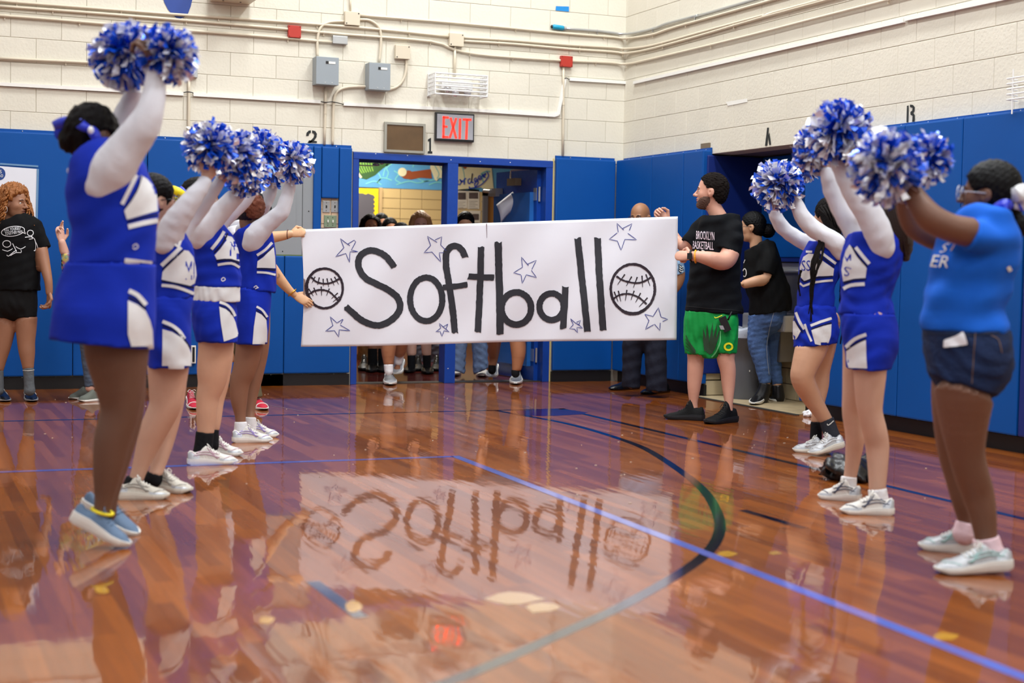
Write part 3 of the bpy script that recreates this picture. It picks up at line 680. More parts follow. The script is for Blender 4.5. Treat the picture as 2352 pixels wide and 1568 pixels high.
for pts, lab in (([(418, 213), (434, 211, .02), (448, 215)], 'black wire looping over the conduit near the tall pompoms'), ([(733, 232), (747, 235, .03), (765, 234, .03), (790, 240)], 'black wire bridging two raceways under the left grey box'), ([(1293, 184), (1300, 179, .02), (1309, 184)], 'black wire loop at the right end of the raceway')):
    cpath(pts, .004, lab, m=BLACKV, name='wire')
def wbox(x0, y0, x1, y1, dep, m, name, label, cat, part='housing', bev=.004, wall='b'):
    a, b = WB(x0, y0, YB - dep / 2), WB(x1, y1, YB - dep / 2)
    t = thing(name, label, cat, ((a[0] + b[0]) / 2, YB - dep / 2, b[2]))
    MB().box((a[0], YB - dep, b[2]), (b[0], YB - .009, a[2]), bev).build(part, m, t); return t, a, b
def scr(t, pts, y, m=STEEL, r=.006):
    s = MB()
    for x, z in pts: s.sphere((x, y, z), (r, .003, r), 6, 4)
    s.build('screw', m, t, kind='stuff')
for i, (c, lab) in enumerate((((791, 26, 825, 60), 'cream junction box where the arched conduits meet'), ((1031, 76, 1063, 108), 'cream junction box above the caged lamps'), ((907, 103, 940, 137), 'cream junction box right of the grey boxes'))):
    t, a, b = wbox(*c, .055, PIPE, 'junction_box', lab, 'junction box'); scr(t, [(a[0] + .014, b[2] + .014), (b[0] - .014, a[2] - .014)], YB - .056, BLACKV)
t, a, b = wbox(763, 82, 797, 103, .05, STEEL, 'junction_box', 'small bare metal box at the end of a beige conduit', 'junction box')
t, a, b = wbox(426, 150, 453, 179, .045, STEEL, 'outlet_box', 'square steel outlet box right of the highest pompoms', 'outlet box')
MB().tube([((a[0] + b[0]) / 2, YB - .05, (a[2] + b[2]) / 2), ((a[0] + b[0]) / 2, YB - .04, (a[2] + b[2]) / 2)], .03, 14).build('receptacle', WPIPE, t); scr(t, [((a[0] + b[0]) / 2 + q, (a[2] + b[2]) / 2 + .01) for q in (-.01, .01)], YB - .051, BLACKV)
for c, lab in (((661, 58, 690, 88), 'square red alarm box on the upper left wall'), ((1287, 128, 1313, 155), 'square red alarm box above the right pad')):
    t, a, b = wbox(*c, .05, REDBOX, 'alarm_box', lab, 'alarm box'); scr(t, [(a[0] + .01, b[2] + .01), (b[0] - .01, a[2] - .01), (a[0] + .01, a[2] - .01), (b[0] - .01, b[2] + .01)], YB - .051, BLACKV, .004)
for c, lab in (((722, 131, 773, 198), 'left and higher of the two grey electrical boxes'), ((843, 145, 891, 210), 'right and lower of the two grey electrical boxes')):
    t, a, b = wbox(*c, .14, GREYBOX, 'electrical_box', lab, 'electrical box')
    w_ = b[0] - a[0]; h_ = a[2] - b[2]
    MB().box((a[0] + w_ * .42, YB - .143, a[2] - h_ * .24), (a[0] + w_ * .84, YB - .14, a[2] - h_ * .16)).build('label_plate', WSOLE, t)
    MB().box((a[0] + w_ * .42, YB - .144, a[2] - h_ * .24), (a[0] + w_ * .54, YB - .1405, a[2] - h_ * .15)).build('label_square', BLACKV, t); scr(t, [(a[0] + w_ * .4, b[2] + .02), (a[0] + w_ * .7, b[2] + .02)], YB - .141, WSOLE, .004)
# bracket at the top edge
t = thing('wall_bracket', 'cream metal bracket box at the very top above the red box', 'bracket', WB(535, 0))
a = WB(489, 0, YB - .15); b = WB(582, 5, YB - .15)
MB().box((a[0], YB - .26, b[2]), (b[0], YB - .009, b[2] + .25), .006).build('housing', PIPE, t)
s = MB()
for x in (a[0] + .1, a[0] + .25): s.tube([(x, YB - .1, b[2] + .001), (x, YB - .1, b[2] - .004)], .008, 8)
s.build('bolt_hole', BLACKV, t)
# exit sign
t = thing('exit_sign', 'lit exit sign with red letters above the double doors', 'exit sign', WB(1045, 322, YB - .05))
a, b = WB(1003, 258, YB - .05), WB(1089, 326, YB - .05)
MB().box((a[0] - .008, YB - .05, b[2] - .004), (b[0], YB - .009, a[2] + .004), .006).build('housing', mat('black_enamel', (26, 26, 28), .4), t)
MB().box((a[0] + .004, YB - .056, b[2] + .016), (b[0] - .014, YB - .049, a[2] - .012)).build('face_plate', mat('exit_face', (176, 178, 188), .25, .35), t)
EXM = mat('exit_red_glow', (255, 48, 36), .4, emit=1.6)
def text_mesh(s, font=None, res=3):
    c = bpy.data.curves.new('t', 'FONT'); c.body = s; c.resolution_u = res; o = bpy.data.objects.new('t', c); sc.collection.objects.link(o)
    dg = bpy.context.evaluated_depsgraph_get(); me = bpy.data.meshes.new_from_object(o.evaluated_get(dg))
    v = np.array([q.co[:2] for q in me.vertices]); f = [list(p.vertices) for p in me.polygons]
    bpy.data.objects.remove(o); bpy.data.meshes.remove(me); lo = v.min(0); hi = v.max(0); return (v - lo) / (hi - lo), f
def text_at(s, x0, y0, x1, y1, name, m, parent, pf, off, shear=0.0, skew=0.0, bold=0.0):
    """letters filling the photo rectangle x0..x1 (left, right) y0 (top) y1 (bottom)"""
    v, f = text_mesh(s); out = []
    for q in v:
        x = x0 + (x1 - x0) * q[0]; y = y1 + (y0 - y1) * q[1] + skew * (q[0]); x += shear * (q[1]); out.append(pf(x, y, off))
    return link(name, out, f, m, parent)
def pfb(x, y, off): return WB(x, y, YB - .0085 - off)
def pfr(x, y, off): return WR(x, y, XR - .0085 - off)
def pfe(x, y, off): return plane(x, y, 1, YB - .058 - off)
# letters drawn as strokes so that they are tall and narrow
def bars(lst, name, m, parent, pf, off):
    v = []; f = []
    for (x0, y0, x1, y1, w_) in lst:
        d = nz((x1 - x0, y1 - y0)); n_ = np.array((-d[1], d[0])) * w_ / 2; k = len(v)
        for p, s_ in (((x0, y0), 1), ((x0, y0), -1), ((x1, y1), -1), ((x1, y1), 1)): v.append(pf(p[0] + n_[0] * s_, p[1] + n_[1] * s_, off))
        f.append((k, k + 1, k + 2, k + 3))
    return link(name, v, f, m, parent)
bars([(1019.5, 267, 1018.5, 317, 5), (1017, 269, 1031, 270, 5), (1017, 290, 1028, 291, 4.5), (1016, 314, 1030, 315, 5)], 'letter_e', EXM, t, pfe, .001)
bars([(1035, 270, 1048, 318, 5), (1048, 271, 1033, 317, 5)], 'letter_x', EXM, t, pfe, .001)
bars([(1057, 272, 1056, 319, 5.2)], 'letter_i', EXM, t, pfe, .001)
bars([(1063, 274, 1083, 275, 5), (1073, 274, 1071, 320, 5.2)], 'letter_t', EXM, t, pfe, .001)
# cage with emergency lamps
t = thing('caged_lamp', 'emergency lamps in a white wire cage above the exit sign', 'lamp', WB(1048, 232, YB - .1))
CW = mat('white_wire', (232, 232, 230), .35)
a, b = WB(985, 172, YB - .02), WB(1098, 226, YB - .02); xa, xb, za, zb = a[0], b[0] + .02, b[2] - .0, a[2]
MB().box((xa - .01, YB - .03, za - .01), (xa + .02, YB - .009, zb + .01)).build('back_plate', CW, t)
cg = MB(); y1 = YB - .20
for k in range(6):
    z = za + (zb - za) * k / 5
    cg.tube([(xa, YB - .02, z), (xa, y1, z), (xb, y1, z), (xb, YB - .02, z)], .008, 6)
for k in range(5):
    y = YB - .03 - (.17) * k / 4
    for x in (xa, xb): cg.tube([(x, y, za), (x, y, zb)], .007, 6)
for x in np.linspace(xa, xb, 8): cg.tube([(x, y1, zb), (x, YB - .02, zb)], .003, 5); cg.tube([(x, y1, za), (x, YB - .02, za)], .003, 5)
cg.build('cage', CW, t)
MB().box((xa + .1, YB - .09, za + .06), (xb - .1, YB - .009, zb - .06), .006).build('battery_box', CW, t)
for px, py in ((1028, 204), (1046, 213), (1074, 213)):
    c = plane(px, py, 1, YB - .13); m = MB(); m.sphere(c, (.036, .03, .036), 14, 10); m.build('lamp_head', mat('lamp_lens', (205, 205, 210), .15, .6), t, smooth=True)
# brown board
t, a, b = wbox(883, 281, 974, 352, .03, mat('board_brown', (92, 68, 40), .5, var=.2, vscale=9), 'notice_board', 'small brown board in a metal frame left of the exit sign', 'board', 'panel', 0)
fr = MB(); w_ = .018
for q in (((a[0] - .004, b[2] - .004), (b[0] + .004, b[2] + w_)), ((a[0] - .004, a[2] - w_), (b[0] + .004, a[2] + .004)), ((a[0] - .004, b[2] + w_), (a[0] + w_, a[2] - w_)), ((b[0] - w_, b[2] + w_), (b[0] + .004, a[2] - w_))):
    fr.box((q[0][0], YB - .038, q[0][1]), (q[1][0], YB - .012, q[1][1]))
fr.build('frame', mat('dull_aluminium', (168, 166, 156), .4, .6), t)
# stencils, tape, oval, plug
STN = mat('stencil_black', (26, 30, 30), .7)
def painted(name, label, cat, pts, m, pf, loc):
    t = thing(name, label, cat, loc)
    for i, p in enumerate(pts):
        o = flat_poly(p, 'stroke', m, t, .0015, pf)
    return t
painted('stencil_number', 'black stencilled number 2 painted above the left pads', 'painted number', [[(703, 312), (704, 305), (709, 300), (714, 299), (714, 305), (710, 307), (709, 312)], [(717, 299), (724, 301), (728, 307), (727, 315), (722, 322), (713, 328), (708, 328), (720, 316), (722, 310), (720, 306), (717, 305)], [(710, 322), (728, 324), (728, 328), (706, 328)]], STN, pfb, WB(715, 315))
painted('stencil_number', 'black stencilled number 1 left of the exit sign', 'painted number', [[(990, 316), (990, 347), (986, 347), (986, 324), (983, 325), (983, 320)], [(983, 347), (993, 347.5), (993, 352.5), (982, 352)]], STN, pfb, WB(987, 335))
painted('stencil_letter', 'black stencilled letter A over the niche', 'painted letter', [[(1762, 293), (1766, 293), (1762, 334), (1757, 335)], [(1767, 304), (1771, 332), (1767, 333), (1765, 322), (1764, 312)]], STN, pfr, WR(1763, 315))
painted('stencil_letter', 'black stencilled letter B high on the right wall', 'painted letter', [[(2083, 243), (2087, 242), (2086, 281), (2082, 281)], [(2090, 240), (2097, 241), (2101, 246), (2100, 255), (2097, 259), (2101, 264), (2101, 275), (2100, 279), (2095, 280), (2096, 266), (2091, 263), (2091, 257), (2095, 254), (2096, 247), (2090, 246)]], STN, pfr, WR(2090, 262))
painted('painted_oval', 'dark blue oval painted on the wall, cut by the top photo edge', 'painted mark', [[(374, -12), (377, 5), (386, 22), (396, 34), (405, 41), (414, 43), (424, 39), (432, 31), (438, 15), (443, -6)]], mat('oval_blue', (30, 62, 140), .5, var=.1), pfb, WB(408, 15))
painted('blue_tape', 'strip of blue tape on the upper wall near the corner', 'tape', [[(1277, 14), (1307, 15), (1307, 27), (1276, 24)]], mat('tape_blue', (12, 132, 205), .6), pfb, WB(1291, 20))
painted('tape_mark', 'faint clear tape patch on the right wall left of the letter A', 'tape', [[(1667, 234), (1716, 226), (1717, 234), (1672, 243)]], mat('clear_tape', (235, 233, 226), .25), pfr, WR(1690, 235))
t = thing('hose_plug', 'teal capped plug at the start of the silver conduit', 'plug', WB(1282, 63))
c0, c1 = WB(1268, 61, YB - .025), WB(1299, 65.5, YB - .025)
MB().tube([c0 + (c1 - c0) * q for q in (0, .06, .12, .8, .86)], [.012, .019, .024, .024, .018], 12).build('body', mat('teal_plastic', (8, 148, 186), .35), t, smooth=True); MB().tube([c0 + (c1 - c0) * q for q in (.86, 1.02)], .02, 12).build('collar', STEEL, t); MB().sphere(c0, .016, 8, 6).build('tip', BLACKV, t)
# white poster at far left
t = thing('poster', 'large white poster with a round blue emblem taped to the pads at far left', 'poster', WB(40, 545, 13.13))
def pfp(x, y, off): return WB(x, y, YB - .056 - off)
ps = MB(); c = [pfp(*q, .001) for q in ((-70, 376), (87, 388), (83, 560), (-70, 560))]; c2 = [p + np.array((0, .0015, 0)) for p in c]
ps.add(c + c2, [(0, 1, 2, 3), (7, 6, 5, 4), (0, 4, 5, 1), (1, 5, 6, 2), (2, 6, 7, 3), (3, 7, 4, 0)]); ps.build('sheet', PAPER, t)
flat_poly(circ(-1, 399, 13.5, 14.5, 24), 'emblem', mat('emblem_blue', (22, 62, 132), .5), t, .003, pfp)
text_at('S', -1, 390, 4, 398, 'emblem_letter', WSOLE, t, pfp, .004); text_at('50', -4, 400, 7, 407, 'emblem_number', WSOLE, t, pfp, .004)
lb = thing('clear_tape_edge', 'shiny clear tape along the top and right edge of the white poster', 'tape', WB(90, 450, 13.13))
flat_line([(83, 560), (87, 388)], 5, 'side_strip', mat('tape_shine', (120, 160, 200), .15, .3), lb, .004, pfp); flat_line([(0, 376), (88, 382)], 4, 'top_strip', mat('tape_shine', (120, 160, 200), .15, .3), lb, .004, pfp)

# electrical panel and switches
t = thing('breaker_cabinet', 'large grey electrical panel with a hinged door set between the blue pads', 'electrical panel', WB(655, 588, YB - .03))
a, b = WB(590, 385, YB - .03), WB(719, 586, YB - .03)
PG = mat('panel_grey', (140, 144, 148), .45, var=.02)
MB().box((a[0], YB - .03, b[2]), (b[0], YB - .009, pt), .002).build('cover', PG, t)
q0, q1 = WB(619, 430, YB - .034), WB(679, 534, YB - .034)
MB().box((q0[0], YB - .038, q1[2]), (q1[0], YB - .03, q0[2]), .002).build('panel_door', PG, t)
for px in (694,):
    x = WB(px, 500, YB - .03)[0]; MB().box((x, YB - .033, b[2]), (x + .004, YB - .03, pt)).build('seam', mat('seam_dark', (60, 62, 66), .6), t)
scr(t, [(WB(649, 577, YB - .03)[0], WB(649, 577, YB - .03)[2]), (WB(709, 485, YB - .03)[0], WB(709, 485, YB - .03)[2]), (WB(711, 398, YB - .03)[0], WB(711, 398, YB - .03)[2])], YB - .031, BLACKV, .006)
x = WB(622, 480, YB - .04); MB().tube([(x[0], YB - .045, x[2] + .02), (x[0], YB - .045, x[2] - .02)], .008, 8).build('latch', BLACKV, t)
MB().box((a[0], YB - .036, b[2] - .012), (b[0], YB - .009, b[2])).build('bottom_edge', mat('olive_edge', (96, 112, 60), .6), t)
wt = thing('tile_patch', 'patch of beige tiles visible inside the switch cut-out', 'tiles', WB(758, 520))
a, b = WB(738, 455, YB - .01), WB(778, 524, YB - .01)
for z0, z1 in ((b[2], b[2] + .035), (b[2] + .04, a[2] - .1), (a[2] - .095, a[2])):
    for x0, x1 in ((a[0], (a[0] + b[0]) / 2 + .01), ((a[0] + b[0]) / 2 + .014, b[0])):
        MB().box((x0, YB - .012, z0), (x1, YB - .002, z1)).build('tile', mat('switch_tile', (206, 176, 146), .4), wt)
for (x0, y0, x1, y1), lab, m in (((741, 461, 757, 488), 'left steel switch plate in the pad cut-out', STEEL), ((760, 461, 777, 488), 'right steel switch plate in the pad cut-out', STEEL), ((744, 494, 772, 522), 'green-grey double switch plate under the steel plates', mat('sage_plate', (122, 138, 112), .5))):
    t, a, b = wbox(x0, y0, x1, y1, .02, m, 'switch_plate', lab, 'switch plate', 'plate', .002)
    cx_ = [(a[0] + b[0]) / 2] if m is STEEL else [a[0] + (b[0] - a[0]) * .3, a[0] + (b[0] - a[0]) * .7]
    for c in cx_: MB().box((c - .005, YB - .03, (a[2] + b[2]) / 2 - .012), (c + .005, YB - .019, (a[2] + b[2]) / 2 + .012), .002).build('toggle', BLACKV if m is STEEL else WSOLE, t)
    scr(t, [(c, (a[2] + b[2]) / 2 + q) for c in cx_ for q in (-.035, .035)], YB - .021, BLACKV, .004)
# small white framed vent behind the left cheerleaders
t = thing('wall_outlet_frame', 'small white framed wall vent low on the pad between left cheerleaders', 'vent', WB(443, 815, 13.14))
a, b = WB(438, 793, 13.14), WB(449, 834, 13.14)
MB().box((a[0], 13.12, b[2]), (b[0], 13.145, a[2]), .003).build('frame', WSOLE, t); MB().box((a[0] + .012, 13.115, b[2] + .014), (b[0] - .012, 13.121, a[2] - .014)).build('grille', BLACKV, t)
# right edge cage
t = thing('wire_guard', 'wire guard on the right wall at the photo edge', 'wire guard', WR(2350, 200)); g_ = MB()
for k in range(5):
    p = WR(2337, 184 + 12 * k, XR - .02); g_.tube([p, p + np.array((-.1, -.02, 0)), p + np.array((-.1, -.4, 0))], .005, 6)
for k in range(3):
    p = WR(2344, 170, XR - .02); g_.tube([p + np.array((-.1, -.05 - .12 * k, .02)), p + np.array((-.1, -.05 - .12 * k, -.26))], .005, 6)
g_.build('cage', CW, t)

# ------------------------------------------------------------------ court markings, painted on the floor
def strip_on_floor(pts, wd, name, m, z=.0006, n=6, smooth=True):
    q = spline([(x, y, 0) for x, y in pts], n) if smooth else np.array([(x, y, 0) for x, y in pts], float); v = []
    for i in range(len(q)):
        d = q[min(i + 1, len(q) - 1)] - q[max(i - 1, 0)]; d = nz(d); nn_ = np.array((-d[1], d[0], 0)) * wd / 2
        v += [q[i] + nn_ + (0, 0, z), q[i] - nn_ + (0, 0, z)]
    return link(name, v, [(2 * i, 2 * i + 1, 2 * i + 3, 2 * i + 2) for i in range(len(q) - 1)], m, floor)
def fpaint(name, rgb): return mat(name, rgb, .12, bump=.03, bscale=25, coat=1.0)
BKL = fpaint('court_black', (16, 20, 44)); LVL = fpaint('court_lavender', (112, 122, 212)); YLL = fpaint('court_yellow', (190, 150, 40)); PUR = fpaint('court_purple', (78, 20, 78))
strip_on_floor([(-6, 10.69), (4.9, 10.69)], .05, 'court_line', BKL, smooth=False)
strip_on_floor([(4.875, 10.715), (4.86, 7), (4.80, 3), (4.78, -6)], .05, 'court_line', BKL, smooth=False)
arc = [(4.311, 10.66), (4.44, 9.9), (4.457, 9.338), (4.40, 8.65), (4.282, 8.046), (3.907, 6.85), (3.56, 6.05), (3.238, 5.482), (2.87, 5.016), (2.32, 4.49), (1.933, 4.175), (1.387, 3.76), (.7, 3.35), (-.2, 3.0), (-1.2, 2.8)]
strip_on_floor(arc, .052, 'court_arc', BKL, z=.0005)
strip_on_floor([(-6, 8.19), (3.04, 8.19)], .05, 'court_line', LVL, z=.0009, smooth=False)
strip_on_floor([(3.06, 8.215), (2.998, 5.45), (2.944, 3.29), (2.9, 0)], .055, 'court_line', LVL, z=.0009, smooth=False)
strip_on_floor([(3.691, 6.036), (3.699, 5.53)], .05, 'court_dash', BKL, smooth=False)
strip_on_floor([(1.379, 5.115), (1.386, 4.545)], .05, 'court_dash', BKL, smooth=False)
strip_on_floor([(2.52, 12.2), (2.9, 10.75)], .02, 'scuff_line', mat('pale_scuff', (170, 120, 70), .3, coat=1), smooth=False)
def blob(px, py, rx, ry, m, name='floor_patch', z=.0007, seed=0):
    rs = np.random.RandomState(seed); pts = [G(px + rx * (1 + .15 * rs.randn()) * math.cos(a), py + ry * (1 + .15 * rs.randn()) * math.sin(a)) for a in np.linspace(0, 2 * math.pi, 14, endpoint=False)]
    return link(name, [p + (0, 0, z) for p in pts], [list(range(14))], m, floor)
blob(1262, 947, 70, 8, PUR)
TAN_ = fpaint('worn_patch', (196, 148, 84)); YW = fpaint('yellow_worn', (214, 160, 60))
for i, (x, y, a, b) in enumerate(((812, 1392, 17, 14), (1180, 1375, 60, 14), (1250, 1395, 40, 12), (1668, 1272, 22, 7), (612, 1424, 18, 9), (232, 1355, 16, 8), (2172, 1462, 28, 9), (1780, 1270, 14, 4))):
    blob(x, y, a, b, YW if i not in (1, 2) else TAN_, seed=i)
SP = MB(); rs = np.random.RandomState(5)
for k in range(90):
    p = G(rs.uniform(100, 2200), 900 + 260 * rs.rand() ** 1.5); SP.obox(p + (0, 0, .002), (math.cos(k), math.sin(k), 0), (-math.sin(k), math.cos(k), 0), UP, .006 * rs.rand() + .002, .003, .0012)
o = SP.build('floor_litter', mat('litter_pale', (200, 190, 175), .7), kind='stuff'); tag(o, 'tiny pale specks of litter strewn over the court', 'litter')
# crumpled paper, black bag, small scrap
def crumple(cx, cy, rad, m, name, label, cat, seed, flat=.7, d=None):
    s = Sdf(rad / 9, .0, (rad * .22, rad * .6, seed)); c = G(cx, cy) + (0, 0, rad * flat * .75)
    s.ell(c, (rad, rad * .9, rad * flat)); s.ell(c + np.array((rad * .5, .1 * rad, -.1 * rad)), rad * .6); v, f = s.mesh()
    v[:, 2] = np.maximum(v[:, 2], .002); o = link(name, v, f, m); return tag(o, label, cat)
crumple(1857, 957, .042, mat('tissue_white', (238, 238, 240), .7), 'crumpled_paper', 'crumpled white paper on the court edge by the niche', 'crumpled paper', 3)
crumple(1955, 1102, .15, mat('black_plastic', (22, 22, 26), .3), 'black_bag', 'crumpled black bag on the floor behind the feet of the long-haired cheerleader', 'bag', 8, .5)

# trash can
t = thing('trash_can', 'tall grey round trash can with a clear liner behind the man in green shorts', 'trash can', (6.86, 11.22, 0))
cz = np.array((6.86, 11.22, 0)); CAN = mat('grey_plastic', (92, 94, 100), .45, bump=.05)
top = plane(1690, 766, 1, 11.22)[2]; rc = .205; v = []; prof = [(rc * .82, .004), (rc * .84, .02), (rc * .93, top * .55), (rc * .95, top * .78), (rc * .985, top * .785), (rc, top - .05), (rc * 1.05, top - .045), (rc * 1.06, top), (rc * 1.0, top + .002), (rc * .9, top - .12), (rc * .78, .03), (0.002, .03)]
NS = 40
for r_, z in prof: v += [cz + (r_ * math.cos(2 * math.pi * k / NS), r_ * math.sin(2 * math.pi * k / NS), z) for k in range(NS)]
f = [(i * NS + k, i * NS + (k + 1) % NS, (i + 1) * NS + (k + 1) % NS, (i + 1) * NS + k) for i in range(len(prof) - 1) for k in range(NS)]
link('bin_body', v, f, CAN, t, True)
MB().obox(cz + RGT * .0 + UP * top * .45 - FWD * rc * .97, RGT, FWD, UP, .004, .002, .008).build('scratch', WSOLE, t)
v = []; rs = np.random.RandomState(2); pr = [(1.075, -.03), (1.08, 0.0), (1.05, .035), (1.0, .06), (.93, .045), (.85, -.05)]
for r_, z in pr: v += [cz + (rc * r_ * (1 + .02 * math.sin(9 * th) + .012 * rs.randn()) * math.cos(th), rc * r_ * (1 + .02 * math.sin(9 * th)) * math.sin(th), top + z + .01 * math.sin(7 * th + r_ * 9) * (z > 0)) for th in np.linspace(0, 2 * math.pi, NS, endpoint=False)]
f = [(i * NS + k, i * NS + (k + 1) % NS, (i + 1) * NS + (k + 1) % NS, (i + 1) * NS + k) for i in range(len(pr) - 1) for k in range(NS)]
lm = mat('clear_liner', (200, 208, 222), .3); lm.node_tree.nodes['Principled BSDF'].inputs['Alpha'].default_value = .75
link('liner', v, f, lm, t, True)

# ------------------------------------------------------------------ banner
TLc, TRc, BLc, BRc = (690, 527), (1557, 497), (691, 796), (1554, 779)
def bdepth(px, py):
    u = (px - 690) / 867; v_ = (py - 500) / 290
    return 11.39 - .12 * u + .012 * math.sin(u * 21 + v_ * 2) * (.4 + .6 * v_) + .010 * math.sin(u * 9 - v_ * 3.1) + .006 * math.sin(v_ * 9 + u * 31) + .012 * math.exp(-((u - 1) / .05) ** 2)
def Bn(px, py, off=0.0): return P(px, py, bdepth(px, py) - off)
t = thing('banner', 'long white paper banner hand-lettered Softball with two drawn balls and stars', 'banner', Bn(1120, 790))
NXB, NYB = 130, 44; v = []
for i in range(NXB + 1):
    u = i / NXB; top = np.array((690 + 867 * u, 527 - 30 * u - .3 * math.sin(u * 3.1))); bot = np.array((691 + 863 * u, 796 - 17 * u + 1.5 * math.sin(u * 8)))
    for j in range(NYB + 1):
        s_ = j / NYB; p = top * (1 - s_) + bot * s_
        if i == 0: p[0] += 10 * math.sin(s_ * math.pi) * .7
        v.append(Bn(p[0], p[1]))
f = [(i * (NYB + 1) + j, (i + 1) * (NYB + 1) + j, (i + 1) * (NYB + 1) + j + 1, i * (NYB + 1) + j + 1) for i in range(NXB) for j in range(NYB)]
o = link('paper', v, f, PAPER, t, True); mo = o.modifiers.new('thickness', 'SOLIDIFY'); mo.thickness = .0015; mo.offset = 1
INK = mat('black_paint', (34, 35, 44), .55); INK2 = mat('maroon_black_marker', (34, 18, 34), .5); PEN = mat('blue_pen', (52, 62, 140), .5)
def bstroke(pts, wd, name, m=INK, off=.004, n=6, closed=False, seed=0, rough=.5, taper=False):
    q = spline(pts, n); rs = np.random.RandomState(seed + len(pts)); K = max(2, int(wd / 5)); v = []
    # re-sample so that the quads follow the rippled paper
    q2 = [q[0]]
    for a, b in zip(q[:-1], q[1:]):
        L = np.linalg.norm(b - a); m_ = max(1, int(L / 5)); q2 += [a + (b - a) * (k + 1) / m_ for k in range(m_)]
    q = np.array(q2); e0 = rs.randn(len(q), 2) * rough * .6
    for i in range(len(q)):
        d = q[min(i + 1, len(q) - 1)] - q[max(i - 1, 0)]; d = d / (np.linalg.norm(d) + 1e-9); nn_ = np.array((-d[1], d[0]))
        wl = wd / 2 + e0[i, 0]; wr_ = wd / 2 + e0[i, 1]
        if taper: wl *= (1 - .75 * i / len(q)); wr_ *= (1 - .75 * i / len(q))
        for k in range(K + 1):
            p = q[i] + nn_ * (wl - (wl + wr_) * k / K)
            if wd > 10 and i in (0, len(q) - 1): p = p + d * rs.uniform(-2.5, 2.5)
            v.append(Bn(p[0], p[1], off))
    f = [(i * (K + 1) + k, i * (K + 1) + k + 1, (i + 1) * (K + 1) + k + 1, (i + 1) * (K + 1) + k) for i in range(len(q) - 1) for k in range(K)]
    return (v, f, name, m)
def bink(lst, name, m):
    V, Fa = [], []
    for v, f, _, _ in lst: k = len(V); V += v; Fa += [[a + k for a in q] for q in f]
    return link(name, V, Fa, m, t)
def A6(p): return [(680 + x / 4.9, 490 + y / 4.9) for x, y in p]
def A7(p): return [(1120 + x / 4.9, 490 + y / 4.9) for x, y in p]
def ring(c, rx, ry, n=18, a0=0, sp=2 * math.pi + .12): return [(c[0] + rx * math.cos(a0 + sp * i / n), c[1] + ry * math.sin(a0 + sp * i / n)) for i in range(n + 1)]
bink([bstroke(A6([(1105, 605), (1060, 540), (1000, 475), (920, 432), (850, 415), (780, 432), (722, 480), (700, 560), (728, 660), (800, 740), (900, 790), (1000, 840), (1090, 895), (1150, 960), (1172, 1050), (1140, 1130), (1050, 1215), (930, 1258), (820, 1240), (720, 1190), (640, 1120), (560, 1050)]), 15, 's')], 'letter_s', INK)
bink([bstroke(ring((979, 687), 37, 50, a0=-.8), 14, 'o')], 'letter_o', INK)
bink([bstroke(A6([(1905, 500), (1878, 430), (1825, 375), (1765, 368), (1712, 405), (1688, 470), (1690, 600), (1710, 720), (1730, 850), (1760, 1050), (1775, 1200), (1787, 1345)]), 15, 'f'), bstroke(A6([(1640, 832), (1780, 822), (1922, 800)]), 13, 'f', off=.0045)], 'letter_f', INK)
bink([bstroke(A6([(2082, 378), (2078, 600), (2068, 900), (2045, 1335)]), 15, 't'), bstroke([(1074, 634), (1100, 636), (1133.5, 637)], 14, 't', off=.0045)], 'letter_t', INK)
bink([bstroke(A7([(120, 325), (125, 600), (135, 900), (138, 1130), (140, 1358)]), 16.5, 'b'), bstroke(ring((1186, 708), 34, 37), 15, 'b', off=.0045)], 'letter_b', INK)
bink([bstroke(ring((1267, 704), 28, 30.5), 14.5, 'a'), bstroke(A7([(877, 818), (865, 1050), (850, 1295)]), 15, 'a', off=.0045)], 'letter_a', INK)
bink([bstroke(A7([(1013, 280), (1048, 600), (1090, 1000), (1125, 1325)]), 15.5, 'l')], 'letter_l', INK)
bink([bstroke(A7([(1237, 278), (1258, 700), (1285, 1100), (1302, 1310)]), 15.5, 'l')], 'letter_l', INK)
L_ = [bstroke(ring((745.3, 662), 42, 45.5, a0=2), 5.5, 'b', INK2, rough=.5), bstroke(ring((746, 662), 43, 46, a0=3.1, sp=1.4, n=8), 6, 'b', INK2), bstroke(ring((742, 660), 35, 43, a0=2.2, sp=2, n=8), 2, 'b', INK2), bstroke(A6([(170, 715), (230, 770), (320, 790), (410, 775), (485, 735)]), 4, 's', INK2), bstroke(A6([(140, 915), (200, 875), (290, 860), (370, 880), (430, 930), (480, 990)]), 4, 's', INK2)]
for a, b in (((215, 712), (180, 780)), ((262, 720), (240, 805)), ((305, 735), (308, 820)), ((348, 730), (368, 828)), ((392, 730), (430, 810)), ((432, 712), (480, 800)), ((140, 845), (195, 930)), ((200, 835), (235, 920)), ((283, 822), (288, 925)), ((375, 845), (342, 925)), ((470, 895), (398, 958)), ((490, 935), (415, 995))): L_.append(bstroke(A6([a, ((a[0] + b[0]) / 2, (a[1] + b[1]) / 2), b]), 3.2, 'x', INK2, rough=.2, taper=True))
bink(L_, 'drawn_ball', INK2)
L_ = [bstroke(ring((1453.5, 663), 50.5, 56.5, a0=1), 6, 'b', INK2), bstroke(ring((1453, 664), 49, 57, a0=.8, sp=1.3, n=8), 6, 'b', INK2), bstroke(ring((1456, 665), 50, 56, a0=-.7, sp=.9, n=6), 2.5, 'b', INK2), bstroke(A7([(1450, 705), (1530, 755), (1660, 782), (1760, 765), (1850, 710)]), 4, 's', INK2), bstroke(A7([(1410, 965), (1480, 920), (1590, 905), (1700, 945), (1790, 1020)]), 4, 's', INK2)]
